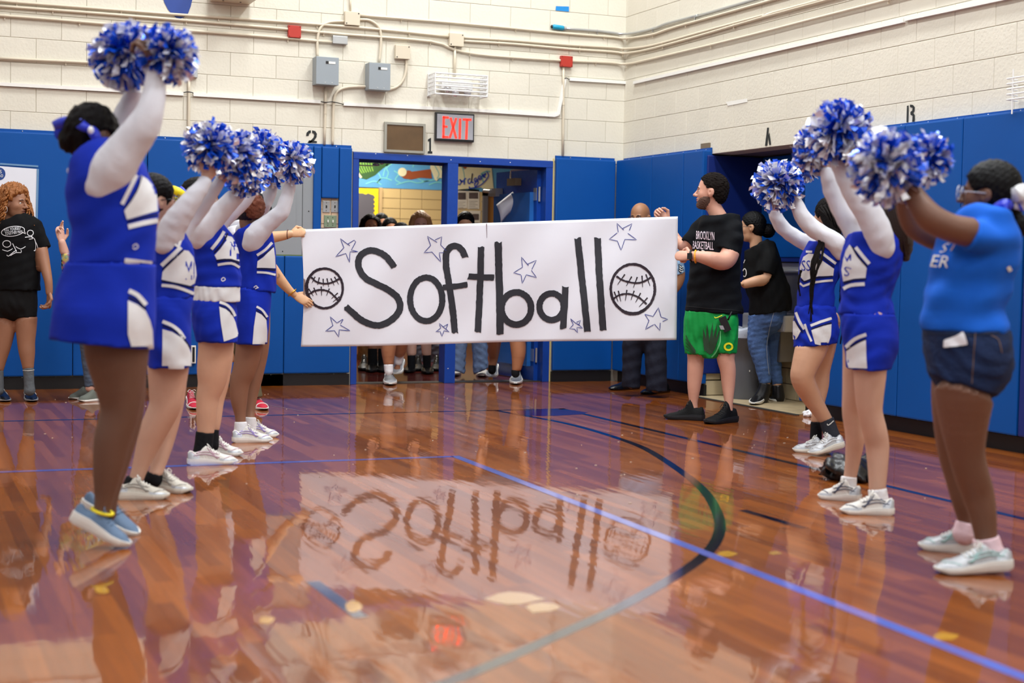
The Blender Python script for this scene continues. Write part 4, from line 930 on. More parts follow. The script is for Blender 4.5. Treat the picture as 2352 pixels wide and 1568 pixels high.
for a, b in (((1545, 685), (1462, 800)), ((1622, 710), (1560, 815)), ((1685, 715), (1640, 835)), ((1738, 700), (1745, 830)), ((1782, 685), (1828, 815)), ((1425, 880), (1468, 990)), ((1472, 870), (1500, 990)), ((1568, 860), (1550, 980)), ((1650, 870), (1612, 975)), ((1722, 895), (1665, 1000)), ((1800, 948), (1705, 1050))): L_.append(bstroke(A7([a, ((a[0] + b[0]) / 2, (a[1] + b[1]) / 2), b]), 3.4, 'x', INK2, rough=.2, taper=True))
bink(L_, 'drawn_ball', INK2)
stars = [A6([(605, 362), (545, 320), (498, 282), (538, 385), (445, 487), (560, 450), (602, 552), (608, 432), (700, 430), (622, 412), (672, 320), (655, 300), (580, 345)]),
         A6([(1587, 325), (1530, 290), (1478, 256), (1515, 360), (1440, 442), (1530, 435), (1628, 545), (1612, 442), (1680, 440)]), A6([(1565, 298), (1640, 262), (1628, 355), (1690, 420)]),
         A6([(525, 1190), (460, 1232), (383, 1160), (415, 1262), (330, 1325), (432, 1318), (480, 1390), (485, 1310), (608, 1320), (497, 1255)]), A6([(530, 1192), (500, 1243)]),
         A6([(1710, 1245), (1655, 1275), (1612, 1235), (1628, 1290), (1572, 1332), (1622, 1328), (1642, 1382), (1665, 1320), (1725, 1332), (1640, 1265)]), A6([(1705, 1250), (1688, 1300)]),
         A7([(1532, 187), (1455, 110), (1470, 212)]), A7([(1520, 168), (1625, 115), (1595, 190)]), A7([(1458, 218), (1368, 290), (1460, 310), (1502, 412), (1545, 292), (1678, 296), (1578, 224)]),
         A7([(460, 587), (380, 490), (392, 605), (292, 667), (375, 690)]), A7([(445, 572), (548, 526), (497, 630)]), A7([(378, 695), (390, 788), (435, 690), (552, 722), (492, 640)]),
         A7([(1035, 1260), (985, 1230), (932, 1183), (965, 1250), (922, 1297), (978, 1302), (1012, 1342), (1006, 1282), (1070, 1290), (1012, 1240)]), A7([(1000, 1225), (1045, 1203), (1028, 1255)]),
         A7([(1818, 1200), (1775, 1305), (1870, 1250)]), A7([(1770, 1135), (1862, 1158), (1922, 1060), (1952, 1165), (2028, 1190), (1970, 1215)]), A7([(1770, 1135), (1815, 1205)]), A7([(1878, 1245), (1938, 1315), (1943, 1230)])]
for grp in ((0,), (1, 2), (3, 4), (5, 6), (7, 8, 9), (10, 11, 12), (13, 14), (15, 16, 17, 18)):
    bink([bstroke(stars[i], 1.5, 'star', PEN, n=1, rough=.1) for i in grp], 'drawn_star', PEN)
bink([bstroke([(1117.6, 513), (1118, 528), (1118.6, 546)], 1.6, 'slit', INK2, n=1, rough=.1, taper=True)], 'torn_slit', mat('slit_dark', (90, 40, 50), .7))
# ------------------------------------------------------------------ people: builders
class Fig:
    def __init__(s, label, d, sk, foot, seed=1, group=None, name='person', cat='person'):
        s.d = d; s.s = F / d; s.sk = sk; s.seed = seed
        g = P(foot[0], foot[1], d); g[2] = 0
        s.root = thing(name, label, cat, g, group)
        v = ray(foot[0], foot[1]); v[2] = 0; s.v = nz(v); s.r = np.array((s.v[1], -s.v[0], 0.0)); s.parts = []; s.nbody = 0; s.garb = []; s.body_obj = None
    def pt(s, x, y, dd=0.0): return P(x, y, s.d + dd)
    def T(s, pts, flat=(False, False), ratio=1.0, scale=1.0, sub=False, k=None, dd=0.0):
        W = [s.pt(p[0], p[1], dd + (p[3] if len(p) > 3 else 0)) for p in pts]; ra = [p[2] / 2 / s.s * scale for p in pts]
        rb = [(p[4] * scale if len(p) > 4 and p[4] else a * ratio) for p, a in zip(pts, ra)]
        return dict(pts=W, ra=ra, rb=rb, flat=flat, sub=sub, k=k)
    def sdf(s, tubes, vox, k=.02, fold=None):
        S = Sdf(vox, k, fold)
        for t in tubes:
            if 'ell' in t: S.ell(t['ell'], t['r'], t.get('ax'), t.get('sub', False), t.get('k'))
            elif 'cut' in t: S.cut(*t['cut'])
            else: S.tube(t['pts'], t['ra'], t['rb'], s.v, 4, t['flat'], t['sub'], t['k'])
        return S.mesh()
    def skinpart(s, tubes, vox=.009, k=.02):
        if s.nbody == 0: tubes[0]['flat'] = (True, False)
        s.parts.insert(0, s.sdf(tubes, vox, k)); s.nbody += 1
    def finish(s):
        allt = [t for n_, tb in s.garb for t in tb]
        for i in range(s.nbody): s.parts[i] = (tuck(s.parts[i][0].astype(float), allt, .009, .032), s.parts[i][1])
        v, f = merge(s.parts); s.body_obj = link('body', v, f, s.sk, s.root, True); return s.body_obj
    def cloth(s, name, m, tubes, fold=None, vox=.008, k=.02, label=None):
        if name in ('cheer_top', 't_shirt', 'top', 'polo_shirt', 'uniform_shirt', 'floral_blouse') and tubes[0]['flat'][1] is False: tubes[0]['flat'] = (tubes[0]['flat'][0], True)
        v, f = s.sdf(tubes, vox, k, fold); v = v.astype(float)
        for t in tubes: t['v'] = s.v
        over = {'skirt': ('cheer_top', 'waist_shirt'), 'waist_shirt': ('cheer_top',), 'shorts': ('t_shirt', 'top'), 'denim_shorts': ('t_shirt',), 'jeans': ('t_shirt', 'floral_blouse'), 'trousers': ('polo_shirt', 'uniform_shirt', 'top')}.get(name, ())
        for n_, tb in s.garb:
            if n_ in over: v = tuck(v, tb[:1], .011, .04)
        if name in ('skirt',) : v = tuck(v, [], 0, 0)
        s.garb.append((name, tubes)); o = link(name, v, f, m, s.root, True, label=label)
        o_bvh = BVHTree.FromPolygons(v.tolist(), f.tolist()); BV[o.name] = o_bvh; return o
    def decal(s, o, poly, m, name, off=.003, parent=None, step=7):
        return decal(BV[o.name], poly, m, name, parent or o, off, step)
    def dline(s, o, pts, wd, m, name, off=.0035, n=3, parent=None):
        q = spline([(x, y, 0) for x, y in pts], n)[:, :2]; L = []; Rr = []
        for i in range(len(q)):
            t_ = q[min(i + 1, len(q) - 1)] - q[max(i - 1, 0)]; t_ = t_ / (np.linalg.norm(t_) + 1e-9); n_ = np.array((-t_[1], t_[0])) * wd / 2; L.append(q[i] + n_); Rr.append(q[i] - n_)
        V = []; Fa = []
        K = max(1, int(wd / 5))
        q2 = []
        for i in range(len(q) - 1):
            m_ = max(1, int(np.linalg.norm(q[i + 1] - q[i]) / 6))
            for k in range(m_): q2.append((L[i] + (L[i + 1] - L[i]) * k / m_, Rr[i] + (Rr[i + 1] - Rr[i]) * k / m_))
        q2.append((L[-1], Rr[-1]))
        for a, b in q2:
            for k in range(K + 1): V.append(a + (b - a) * k / K)
        Fa = [[i * (K + 1) + k, i * (K + 1) + k + 1, (i + 1) * (K + 1) + k + 1, (i + 1) * (K + 1) + k] for i in range(len(q2) - 1) for k in range(K)]
        return project(BV[o.name], V, Fa, m, name, parent or o, off)
    def dtext(s, o, txt, x0, y0, x1, y1, m, name, off=.0035, shear=0, skew=0, parent=None):
        v, f = text_mesh(txt, res=2); V = [np.array((x0 + (x1 - x0) * q[0] + shear * q[1], y1 + (y0 - y1) * q[1] + skew * q[0])) for q in v]
        return project(BV[o.name], V, f, m, name, parent or o, off)
BV = {}
def project(bvh, V, Fa, m, name, parent, off):
    out = []; ok = []
    for p in V:
        d = Vector(nz(ray(p[0], p[1])).tolist()); h = bvh.ray_cast(Vector(CAM.tolist()), d)
        if h[0] is None: out.append((0, 0, 0)); ok.append(False)
        else:
            n = h[1]; n = -n if n.dot(d) > 0 else n
            q = h[0] + n * off - d * off * .4; out.append(q[:]); ok.append(True)
    F2 = []
    for q in Fa:
        if all(ok[i] for i in q):
            z = [Vector(out[i]) for i in q]
            if max((z[0] - b).length for b in z) < .15: F2.append(q)
    if not F2: return None
    used = sorted({i for q in F2 for i in q}); mp = {a: b for b, a in enumerate(used)}
    return link(name, [out[i] for i in used], [[mp[i] for i in q] for q in F2], m, parent, True)
def decal(bvh, poly, m, name, parent, off, step=7):
    xs = [p[0] for p in poly]; ys = [p[1] for p in poly]
    import bmesh
    bm = bmesh.new(); fv = [bm.verts.new((x, y, 0)) for x, y in poly]; fc = bm.faces.new(fv)
    for ax_, lo, hi in ((0, min(xs), max(xs)), (1, min(ys), max(ys))):
        c = lo + step
        while c < hi:
            co = (c, 0, 0) if ax_ == 0 else (0, c, 0); no = (1, 0, 0) if ax_ == 0 else (0, 1, 0)
            bmesh.ops.bisect_plane(bm, geom=list(bm.verts) + list(bm.edges) + list(bm.faces), plane_co=co, plane_no=no); c += step
    bm.verts.index_update(); V = [np.array(v.co[:2]) for v in bm.verts]; Fa = [[v.index for v in q.verts] for q in bm.faces]; bm.free()
    return project(bvh, V, Fa, m, name, parent, off)

LIPS = mat('lips', (120, 60, 56), .45); BROW = mat('brow_hair', (30, 20, 16), .8); GOLD = mat('gold', (210, 160, 70), .25, 1.0)
def head(fg, c, yaw, pitch=0.0, roll=0.0, size=1.0, dd=0.0, neck=None, lips=(122, 66, 60), beard=None, vox=.0048, features=True, male=False, chub=1.0):
    """yaw 0 looks at the camera, 90 to the right of the photo, -90 to the left, 180 away"""
    a = math.radians(yaw); Fv = math.sin(a) * fg.r - math.cos(a) * fg.v; Lv = np.cross(UP, Fv)      # Lv: the person's left
    p_ = math.radians(pitch); Fv2 = math.cos(p_) * Fv + math.sin(p_) * UP; Uv = nz(np.cross(Fv2, Lv))
    r_ = math.radians(roll); L2 = math.cos(r_) * Lv + math.sin(r_) * Uv; U2 = nz(np.cross(Fv2, L2)); Fv, Lv, Uv = nz(Fv2), nz(L2), U2
    C = fg.pt(c[0], c[1], dd); z = size; h = lambda f, l, u: C + (f * Fv + l * Lv + u * Uv) * z
    fg.hd = dict(F=Fv, L=Lv, U=Uv, C=C, z=z, h=h)
    S = Sdf(vox, .012); ax_ = (Fv, Lv, Uv)
    S.ell(h(-.010, 0, .030), (.096 * z, .076 * z, .092 * z), ax_)
    S.ell(h(.028, 0, -.030), (.058 * z, .061 * z * chub, .080 * z), ax_, k=.03 * z); S.ell(h(.028, 0, -.078), (.046 * z, .046 * z * chub, .034 * z), ax_, k=.03 * z)
    S.ell(h(.064, 0, -.094), (.018 * z, .020 * z, .016 * z), ax_, k=.02 * z)
    for s_ in (-1, 1):
        S.ell(h(.052, .036 * s_, -.022), (.022 * z, .022 * z * chub, .022 * z), ax_, k=.02 * z)               # cheek
        S.ell(h(.098, .032 * s_, .003), (.018 * z, .017 * z, .011 * z), ax_, sub=True, k=.012 * z)           # eye socket
        S.ell(h(.062, .032 * s_, .002), (.016 * z, .016 * z, .012 * z), ax_, k=.006 * z)
        S.tube([h(.084, .014 * s_, .019), h(.080, .038 * s_, .021)], [.006 * z, .005 * z], k=.012 * z)      # brow ridge
        S.ell(h(-.004, .077 * s_, -.008), (.019 * z, .008 * z, .030 * z), ax_, k=.008 * z); S.ell(h(-.012, .084 * s_, -.002), (.016 * z, .006 * z, .024 * z), ax_, k=.006 * z)
        S.ell(h(.004, .086 * s_, -.004), (.008 * z, .006 * z, .012 * z), ax_, sub=True, k=.004 * z)
        S.ell(h(.096, .011 * s_, -.030), .0085 * z, k=.008 * z)                                           # nostril wing
    S.tube([h(.086, 0, .010), h(.100, 0, -.012), h(.110, 0, -.026)], [.007 * z, .0085 * z, .0105 * z], k=.010 * z)
    S.ell(h(.084, 0, -.050), (.013 * z, .022 * z, .007 * z), ax_, k=.008 * z); S.ell(h(.082, 0, -.063), (.012 * z, .018 * z, .007 * z), ax_, k=.008 * z)
    S.ell(h(.098, 0, -.0565), (.012 * z, .024 * z, .0022 * z), ax_, sub=True, k=.003 * z)
    if neck is not None: S.tube([h(-.018, 0, -.045), h(-.026, 0, -.10), neck[0]], [.052 * z, .050 * z, neck[1]], n=4, k=.02)
    fg.parts.append(S.mesh())
    if features:
        e = MB(); ir = MB()
        for s_ in (-1, 1):
            c_ = h(.070, .032 * s_, .001); e.sphere(c_, .0125 * z, 12, 8, (Lv, Uv, Fv)); 
            gz = nz(Fv + .05 * s_ * Lv); ir.sphere(c_ + gz * .0088 * z, (.0058 * z, .0058 * z, .0045 * z), 10, 6, (Lv, Uv, gz))
        eo = e.build('eye', EYEW, fg.root, True); ir.build('iris', EYED, eo, True)
        b = MB()
        for s_ in (-1, 1): b.tube([h(.0885, .014 * s_, .0225), h(.090, .028 * s_, .0265), h(.0785, .046 * s_, .021)], [.0028 * z, .0032 * z, .0018 * z], 6)
        b.build('eyebrow', BROW, fg.root, True)
        l = MB(); lm = mat('lips_%d_%d' % (lips[0], lips[1]), lips, .4)
        l.sphere(h(.0905, 0, -.0505), (.021 * z, .0042 * z, .0068 * z), 12, 6, (Lv, Uv, Fv)); l.sphere(h(.088, 0, -.0622), (.017 * z, .0052 * z, .0072 * z), 12, 6, (Lv, Uv, Fv)); l.build('lips', lm, fg.root, True)
    return fg.hd
def cap_hair(fg, m, grow=.010, fold=(.0032, .017, 7), extra=(), plane_=None, name='hair', vox=.006, k=.02, low=-.085, front=.022):
    H_ = fg.hd; h, z = H_['h'], H_['z']; S = Sdf(vox, k, fold); ax_ = (H_['F'], H_['L'], H_['U'])
    S.ell(h(-.012, 0, .032), ((.097 + grow) * z, (.077 + grow) * z, (.093 + grow) * z), ax_); S.ell(h(-.045, 0, -.02), (.058 * z, (.058 + grow) * z, .065 * z), ax_, k=.03)
    n = .794 * H_['F'] - .607 * H_['U']; S.cut(h(0, 0, 0) + n * front * z, n)
    S.cut(h(0, 0, low), -H_['U'])
    for s_ in (-1, 1): S.ell(h(.004, .082 * s_, -.010), (.030 * z, .030 * z, .034 * z), ax_, sub=True, k=.006)
    for e in extra:
        if 'ell' in e: S.ell(e['ell'], e['r'], e.get('ax'), e.get('sub', False), e.get('k'))
        else: S.tube(e['pts'], e['ra'], e['rb'], fg.v, 4, e.get('flat', (False, False)), e.get('sub', False), e.get('k'))
    v, f = S.mesh(); return link(name, v, f, m, fg.root, True)
def strands(fg, paths, r, m, name='hair_strand', n=6, kn=0.0, label=None):
    mb = MB()
    for p in paths:
        q = spline(p, 6); L = len(q); rr = [r * (1 - .55 * i / (L - 1)) * (1 + kn * math.sin(i * 2.4)) for i in range(L)]; mb.tube(q, rr, n)
    return mb.build(name, m, fg.root, True, label=label)
def hand(fg, W, D, N, thumb, curl=(60, 70, 50), size=1.0, vox=.0034, spread=.0, tcurl=.5, fingers=None):
    """W wrist, D wrist->knuckles, N palm side, thumb: +1 when the thumb is on the side D x N"""
    D = nz(D); N = np.array(N, float); N = nz(N - N.dot(D) * D); Sd = np.cross(D, N) * thumb; z = size; S = Sdf(vox, .006)
    S.tube([W - D * .03 * z, W], [.024 * z, .022 * z], [.019 * z, .017 * z], bdir=N, n=2, k=.012)
    S.tube([W, W + D * .04 * z, W + D * .085 * z], [.024 * z, .036 * z, .038 * z], [.015 * z, .016 * z, .013 * z], bdir=N, n=3, k=.012)
    for i, (o, L) in enumerate(((.028, .92), (.0095, 1.0), (-.0095, .95), (-.028, .75))):
        b = W + D * (.080 - .004 * abs(i - 1)) * z + Sd * o * z; ang = 0; p = [b]; dv = D
        cu = curl if fingers is None else fingers[i]
        sp = spread * (1.5 - i) 
        for ln, c_ in zip((.044, .027, .021), cu):
            ang += math.radians(c_); dv = math.cos(ang) * nz(D + Sd * sp) + math.sin(ang) * N; p.append(p[-1] + dv * ln * L * z)
        for j in range(3): S.tube([p[j], p[j + 1]], [(.0092 - .0008 * j) * z, (.0085 - .0010 * j) * z], n=1, k=.004)
    t0 = W + D * .022 * z + Sd * .028 * z; t1 = t0 + nz(Sd * .8 + D * .75 + N * .25 * tcurl) * .040 * z; t2 = t1 + nz(D * .9 + N * 1.1 * tcurl - Sd * .1) * .032 * z; t3 = t2 + nz(D * .7 + N * 1.3 * tcurl - Sd * .45) * .022 * z
    S.tube([t0, t1], [.014 * z, .0115 * z], n=1, k=.010); S.tube([t1, t2], [.0115 * z, .0095 * z], n=1, k=.004); S.tube([t2, t3], [.0095 * z, .0082 * z], n=1, k=.004)
    fg.parts.append(S.mesh())
def shoe(fg, toe, heel, upper, sole, lace, width=.098, sole_t=(.034, .022), tongue=.105, hi=0.0, stripe=None, name='shoe', style='run', up=None, toecap=None, label=None):
    A = np.array(heel, float); B = np.array(toe, float); X = B - A; L = np.linalg.norm(X); X = X / L
    Z = UP if up is None else nz(up); Z = nz(Z - Z.dot(X) * X); Y = np.cross(Z, X)
    def wp(t): return width / 2 * np.interp(t, [0, .04, .15, .35, .55, .72, .86, .95, 1.0], [.34, .56, .68, .66, .80, 1.0, .90, .62, .22])
    def st(t): return np.interp(t, [0, .3, .7, 1], [sole_t[0], sole_t[0], sole_t[1], sole_t[1] * .95])
    def b0(t): return np.interp(t, [0, .08, .85, 1], [.008, 0, 0, .016])
    ht = [(0, .068), (.05, .082 + hi), (.14, .068 + hi), (.25, .07 + hi), (.34, tongue + hi), (.42, .094 + hi * .5), (.55, .074), (.72, .054), (.88, .044), (.97, .03), (1, .02)]
    def hp_(t): return np.interp(t, [a for a, b in ht], [b for a, b in ht])
    NT = 22; ts = [0, .015, .04] + list(np.linspace(.08, .92, NT - 6)) + [.96, .985, 1.0]
    # upper
    v = []; K = 12
    for t in ts:
        w_ = wp(t) * .97; s0 = st(t) * .85; h_ = max(hp_(t), s0 + .006)
        if t < .3: w2 = w_ * (.88 if t < .02 else .92)
        else: w2 = w_
        for k in range(K + 1):
            a = math.pi * k / K; e = 2.6 if t < .45 else 2.3
            cx_ = math.copysign(abs(math.cos(a)) ** (2 / e), math.cos(a)); sz = abs(math.sin(a)) ** (2 / e)
            taper = 1 - (.32 if t < .45 else .12) * sz
            v.append(A + X * t * L + Y * cx_ * w2 * taper + Z * (s0 + (h_ - s0) * sz))
    n = K + 1; f = [(i * n + k, i * n + k + 1, (i + 1) * n + k + 1, (i + 1) * n + k) for i in range(len(ts) - 1) for k in range(K)] + [tuple(range(n)), tuple((len(ts) - 1) * n + k for k in range(n - 1, -1, -1))]
    o = link(name, v, f, upper, fg.root, True, label=label)
    # sole
    v = []; prof = [(.90, 0), (1.0, .25), (1.04, .6), (1.0, 1.0), (-1.0, 1.0), (-1.04, .6), (-1.0, .25), (-.90, 0)]
    for t in ts:
        for c_, zz in prof:
            w_ = wp(t) + .003; wav = .0
            v.append(A + X * ((t - .5) * 1.02 + .5) * L + Y * c_ * w_ + Z * (b0(t) + (st(t) - b0(t)) * zz))
    n = 8; f = [(i * n + k, i * n + (k + 1) % n, (i + 1) * n + (k + 1) % n, (i + 1) * n + k) for i in range(len(ts) - 1) for k in range(n)] + [tuple(range(n)), tuple((len(ts) - 1) * n + k for k in range(n - 1, -1, -1))]
    link('sole', v, f, sole, o, False)
    def surf(t, a, off=.002):
        w_ = wp(t) * .97; s0 = st(t) * .85; h_ = max(hp_(t), s0 + .006); e = 2.6 if t < .45 else 2.3; w2 = w_ * (.92 if t < .3 else 1)
        cx_ = math.copysign(abs(math.cos(a)) ** (2 / e), math.cos(a)); sz = abs(math.sin(a)) ** (2 / e)
        q = A + X * t * L + Y * cx_ * w2 * (1 - (.32 if t < .45 else .12) * sz) + Z * (s0 + (h_ - s0) * sz); c_ = A + X * t * L + Z * s0; return q + nz(q - c_) * off
    if lace is not None:
        m = MB()
        for i in range(5):
            t = .40 + .055 * i; m.tube([surf(t + .01 * (1 if k % 2 else 0), math.pi * (.5 - .22 + .11 * k), .003) for k in range(5)], .0022, 5)
        for s_ in (-1, 1): m.tube([surf(.40, math.pi / 2, .006), surf(.40, math.pi / 2, .014) + Y * s_ * .02, surf(.43, math.pi / 2, .006) + Y * s_ * .034, surf(.46, math.pi / 2, .004) + Y * s_ * .02, surf(.41, math.pi / 2, .007)], .0022, 5)
        m.build('laces', lace, o, True)
    if stripe is not None:
        m = MB()
        for s_ in (0, 1):
            an = lambda q: (math.pi * q if s_ == 0 else math.pi * (1 - q))
            if style == 'run':
                for p in ([(.38, .34), (.46, .2), (.56, .08)], [(.44, .34), (.50, .2), (.58, .07)], [(.16, .30), (.34, .16), (.60, .26)], [(.10, .12), (.34, .10), (.62, .12)], [(.07, .3), (.14, .2), (.20, .07)], [(.70, .10), (.80, .26), (.90, .40)]):
                    q = spline([surf(t, an(a), .0012) for t, a in p], 3); m.tube(q, .0024, 5)
            elif style == 'three':
                for k in range(3): m.tube([surf(.42 + .09 * k, an(.34), .001), surf(.46 + .09 * k, an(.08), .001)], .005, 5)
        m.build('side_stripes', stripe, o, True)
    if stripe is not None and style == 'run':
        for nm, (t0, t1, a0, a1) in (('mudguard', (.62, .985, .015, .17)), ('heel_counter', (.0, .22, .02, .30))):
            V = []; Fa = []
            for s_ in (0, 1):
                k0 = len(V); n_ = 9
                for i in range(n_):
                    t = t0 + (t1 - t0) * i / (n_ - 1); top_ = a1 * (math.sin(math.pi * (.35 + .65 * (i / (n_ - 1) if nm == 'mudguard' else 1 - i / (n_ - 1)))) ** .5 if .0 < i < n_ else 1) if False else a1 * (.55 + .45 * (i / (n_ - 1) if nm == 'mudguard' else 1 - i / (n_ - 1)))
                    for j in range(4):
                        q = a0 + (top_ - a0) * j / 3; V.append(surf(t, math.pi * q if s_ == 0 else math.pi * (1 - q), .0022))
                Fa += [(k0 + 4 * i + j, k0 + 4 * i + j + 1, k0 + 4 * i + j + 5, k0 + 4 * i + j + 4) for i in range(n_ - 1) for j in range(3)]
            link(nm, V, Fa, mat('shoe_overlay_silver', (186, 190, 196), .35, .4), o, True)
    if toecap is not None:
        m = MB(); q = [surf(.84 + .0 * k, math.pi * k / 10, .002) for k in range(11)]; m.tube(q, .004, 5); m.build('toe_bumper', toecap, o, True)
    return o
def sock(fg, pts, m, name='sock', flat=(True, False), vox=.006): return fg.cloth(name, m, [fg.T(pts, flat=flat)], vox=vox, k=.005)

def pompom(c, r, label, seed, d, n=620, handle=None):
    """two-tone foil pompom: flat shiny strips fanning out of a bound centre"""
    rs = np.random.RandomState(seed); C = P(c[0], c[1], d); R_ = r * d / F
    t = thing('pompom', label, 'pompom', C, 'blue and silver pompoms held up by the cheerleaders' if False else None)
    for nm, m, off in (('silver_strips', SILVER, 0), ('blue_strips', BLUEFOIL, 1)):
        V = []; Fa = []
        for i in range(int(n * (.36 if off else .42))):
            u = nz(rs.normal(size=3)); a = nz(np.cross(u, rs.normal(size=3))); b = np.cross(u, a); L = R_ * rs.uniform(.82, 1.12); w_ = R_ * rs.uniform(.07, .125); ph = rs.uniform(-1.2, 1.2); bend = rs.normal(size=2) * .35
            k0 = len(V)
            for j in range(5):
                s_ = .25 + .75 * j / 4; p = C + u * L * s_ + (a * bend[0] + b * bend[1]) * L * (s_ - .25) ** 2 * .8 - UP * L * .12 * s_ * s_
                tw = ph + 1.1 * s_ * (1 if i % 2 else -1); wv = math.cos(tw) * a + math.sin(tw) * b
                ww = w_ * (.5 + .6 * s_); V += [p + wv * ww, p - wv * ww]
            Fa += [(k0 + 2 * j, k0 + 2 * j + 1, k0 + 2 * j + 3, k0 + 2 * j + 2) for j in range(4)]
        link(nm, V, Fa, m, t, kind='stuff')
    MB().sphere(C, R_ * .3, 10, 8).build('bound_core', mat('core_foil', (150, 160, 200), .3, .5), t)
    if handle is not None:
        h = MB(); h.tube([C, np.array(handle)], .012, 8); h.build('handle', BLACKV, t, True)
    return t
def glasses(fg, m, r=.024, shape=1.0):
    H_ = fg.hd; h, z = H_['h'], H_['z']; mb = MB(); ln = MB()
    for s_ in (-1, 1):
        c = h(.106, .034 * s_, .000); mb.tube([c + (H_['L'] * math.cos(a) * r + H_['U'] * math.sin(a) * r * shape) * z for a in np.linspace(0, 2 * math.pi, 17)], .0022 * z, 6)
        mb.tube([h(.104, (.034 + r) * s_, .004), h(.06, .078 * s_, .006), h(-.01, .088 * s_, .004)], .002 * z, 6)
    mb.tube([h(.106, -.010, .004), h(.112, 0, .007), h(.106, .010, .004)], .002 * z, 6)
    return mb.build('glasses', m, fg.root, True)
def bow(fg, c, loops, m, name='hair_bow', wd=.03, m2=None, parts=None):
    """ribbon loops: list of pixel paths (px, py, dd)"""
    mb = MB()
    for path in loops:
        q = spline([fg.pt(*p) for p in path], 6); v = []; w_ = wd
        for i in range(len(q)):
            tt = nz(q[min(i + 1, len(q) - 1)] - q[max(i - 1, 0)]); nn_ = nz(np.cross(tt, fg.v)); ww = w_ * (.45 + .55 * math.sin(math.pi * min(1, .12 + i / (len(q) - 1))) ** .5) / 1.0
            dpt = fg.v * .004
            v += [q[i] + nn_ * ww / 2 - dpt, q[i] - nn_ * ww / 2 - dpt, q[i] - nn_ * ww / 2 + dpt, q[i] + nn_ * ww / 2 + dpt]
        k = len(q); f = [(4 * i + a, 4 * i + (a + 1) % 4, 4 * i + 4 + (a + 1) % 4, 4 * i + 4 + a) for i in range(k - 1) for a in range(4)] + [(0, 3, 2, 1), (4 * k - 4, 4 * k - 3, 4 * k - 2, 4 * k - 1)]
        mb.add(v, f)
    return mb.build(name, m, fg.root, True)
# ------------------------------------------------------------------ people: the figures
DARKHAIR = mat('dark_hair', (11, 7, 8), .55, bump=.5, bscale=120, spec=.12)
BLACKHAIR = mat('black_hair', (6, 5, 6), .5, bump=.5, bscale=140, spec=.15)
BROWNHAIR = mat('brown_hair', (36, 22, 18), .45, bump=.4, bscale=110, spec=.35)
RIB = mat('ribbon_blue', (14, 44, 200), .3, sheen=.2)
SWHITE = cloth('sock_white', (228, 226, 228), bscale=40); SBLACK = cloth('sock_black', (18, 18, 22), bscale=40); SPINK = cloth('sock_pink', (226, 196, 204), bscale=40); SGREY = cloth('sock_grey', (90, 94, 98), bscale=40)
MESHW = mat('shoe_white', (214, 210, 204), .55, bump=.3, bscale=120); MESHS = mat('shoe_silver', (176, 178, 182), .4, .25, bump=.25, bscale=120); MESHP = mat('shoe_offwhite', (200, 194, 182), .55, bump=.3, bscale=110)
LACEW = mat('lace_white', (232, 230, 224), .7)

def cheer_arm(f, pts, dd=0, hand_dir=None, vox=.009):
    """white sleeve over a skin arm; pts shoulder..wrist"""
    f.skinpart([f.T([(p[0], p[1], p[2] * .8, (p[3] if len(p) > 3 else 0) + dd) for p in pts])], .011)
    return f.cloth('sleeve', WHITE, [f.T([(p[0], p[1], p[2], (p[3] if len(p) > 3 else 0) + dd) for p in pts], flat=(False, True))], fold=(.002, .06, f.seed), vox=vox)
def fist(f, px, py, dd, toward, N, size=1.0, thumb=1, curl=(70, 80, 60)):
    W = f.pt(px, py, dd); D = f.pt(toward[0], toward[1], dd) - W; hand(f, W, D, N, thumb, curl, size)

# ===== leftmost cheerleader, back row left, arms straight up
f = Fig('tallest cheerleader at far left on tiptoe, dark bun with blue bow, arms raised', 5.85, skin('deep_brown', (104, 72, 56)), (255, 1255), 1)
f.skinpart([f.T([(255, 430, 150), (258, 540, 165), (255, 640, 170), (262, 720, 160)], ratio=1.0), f.T([(264, 700, 160), (268, 800, 146, 0), (274, 870, 118), (276, 940, 90), (258, 1012, 84), (248, 1078, 68), (238, 1150, 42), (230, 1192, 36)]),
             f.T([(268, 700, 150, .2), (275, 800, 130, .24), (285, 880, 104, .26), (290, 945, 82, .26), (275, 1015, 76, .24), (262, 1080, 60, .22), (252, 1140, 42, .2), (248, 1180, 40, .2)])], .010, .03)
head(f, (219, 314), 118, 8, size=1.0, dd=.06, neck=(f.pt(214, 392, .05), .058), lips=(96, 52, 48), features=True)
h_ = f.hd['h']
cap_hair(f, DARKHAIR, .012, fold=(.004, .03, 3), front=.05, extra=[dict(ell=f.pt(163, 322, .03), r=(.050, .050, .052), k=.01), dict(ell=f.pt(183, 318, .04), r=.040, k=.02)])
bow(f, None, [[(122, 290, .02), (140, 282, .0), (158, 278, -.01), (172, 284, -.02)], [(165, 280, -.03), (180, 283, -.045), (195, 292, -.055), (212, 297, -.06)], [(206, 296, -.06), (216, 306, -.065), (224, 325, -.06), (230, 346, -.04)], [(140, 286, .05), (136, 306, .05), (140, 322, .05)]], RIB, wd=.04)
MB().sphere(f.pt(209, 299, -.09), (.012, .006, .016), 8, 6).build('bow_jewel', SILVER, f.root, True)
cheer_arm(f, [(240, 425, 96, -.12), (262, 385, 98, -.14), (295, 335, 84, -.15), (332, 285, 72, -.16), (349, 235, 56, -.15), (357, 190, 46, -.13), (358, 160, 42, -.12)])
cheer_arm(f, [(236, 400, 80, .22), (262, 330, 64, .25), (283, 272, 56, .26), (298, 235, 47, .25), (309, 203, 38, .24)])
fist(f, 357, 155, -.12, (345, 108), -f.r + f.v * .3, 1.05, 1, (50, 60, 45)); fist(f, 311, 196, .24, (318, 165), -f.r, 1.0, -1)
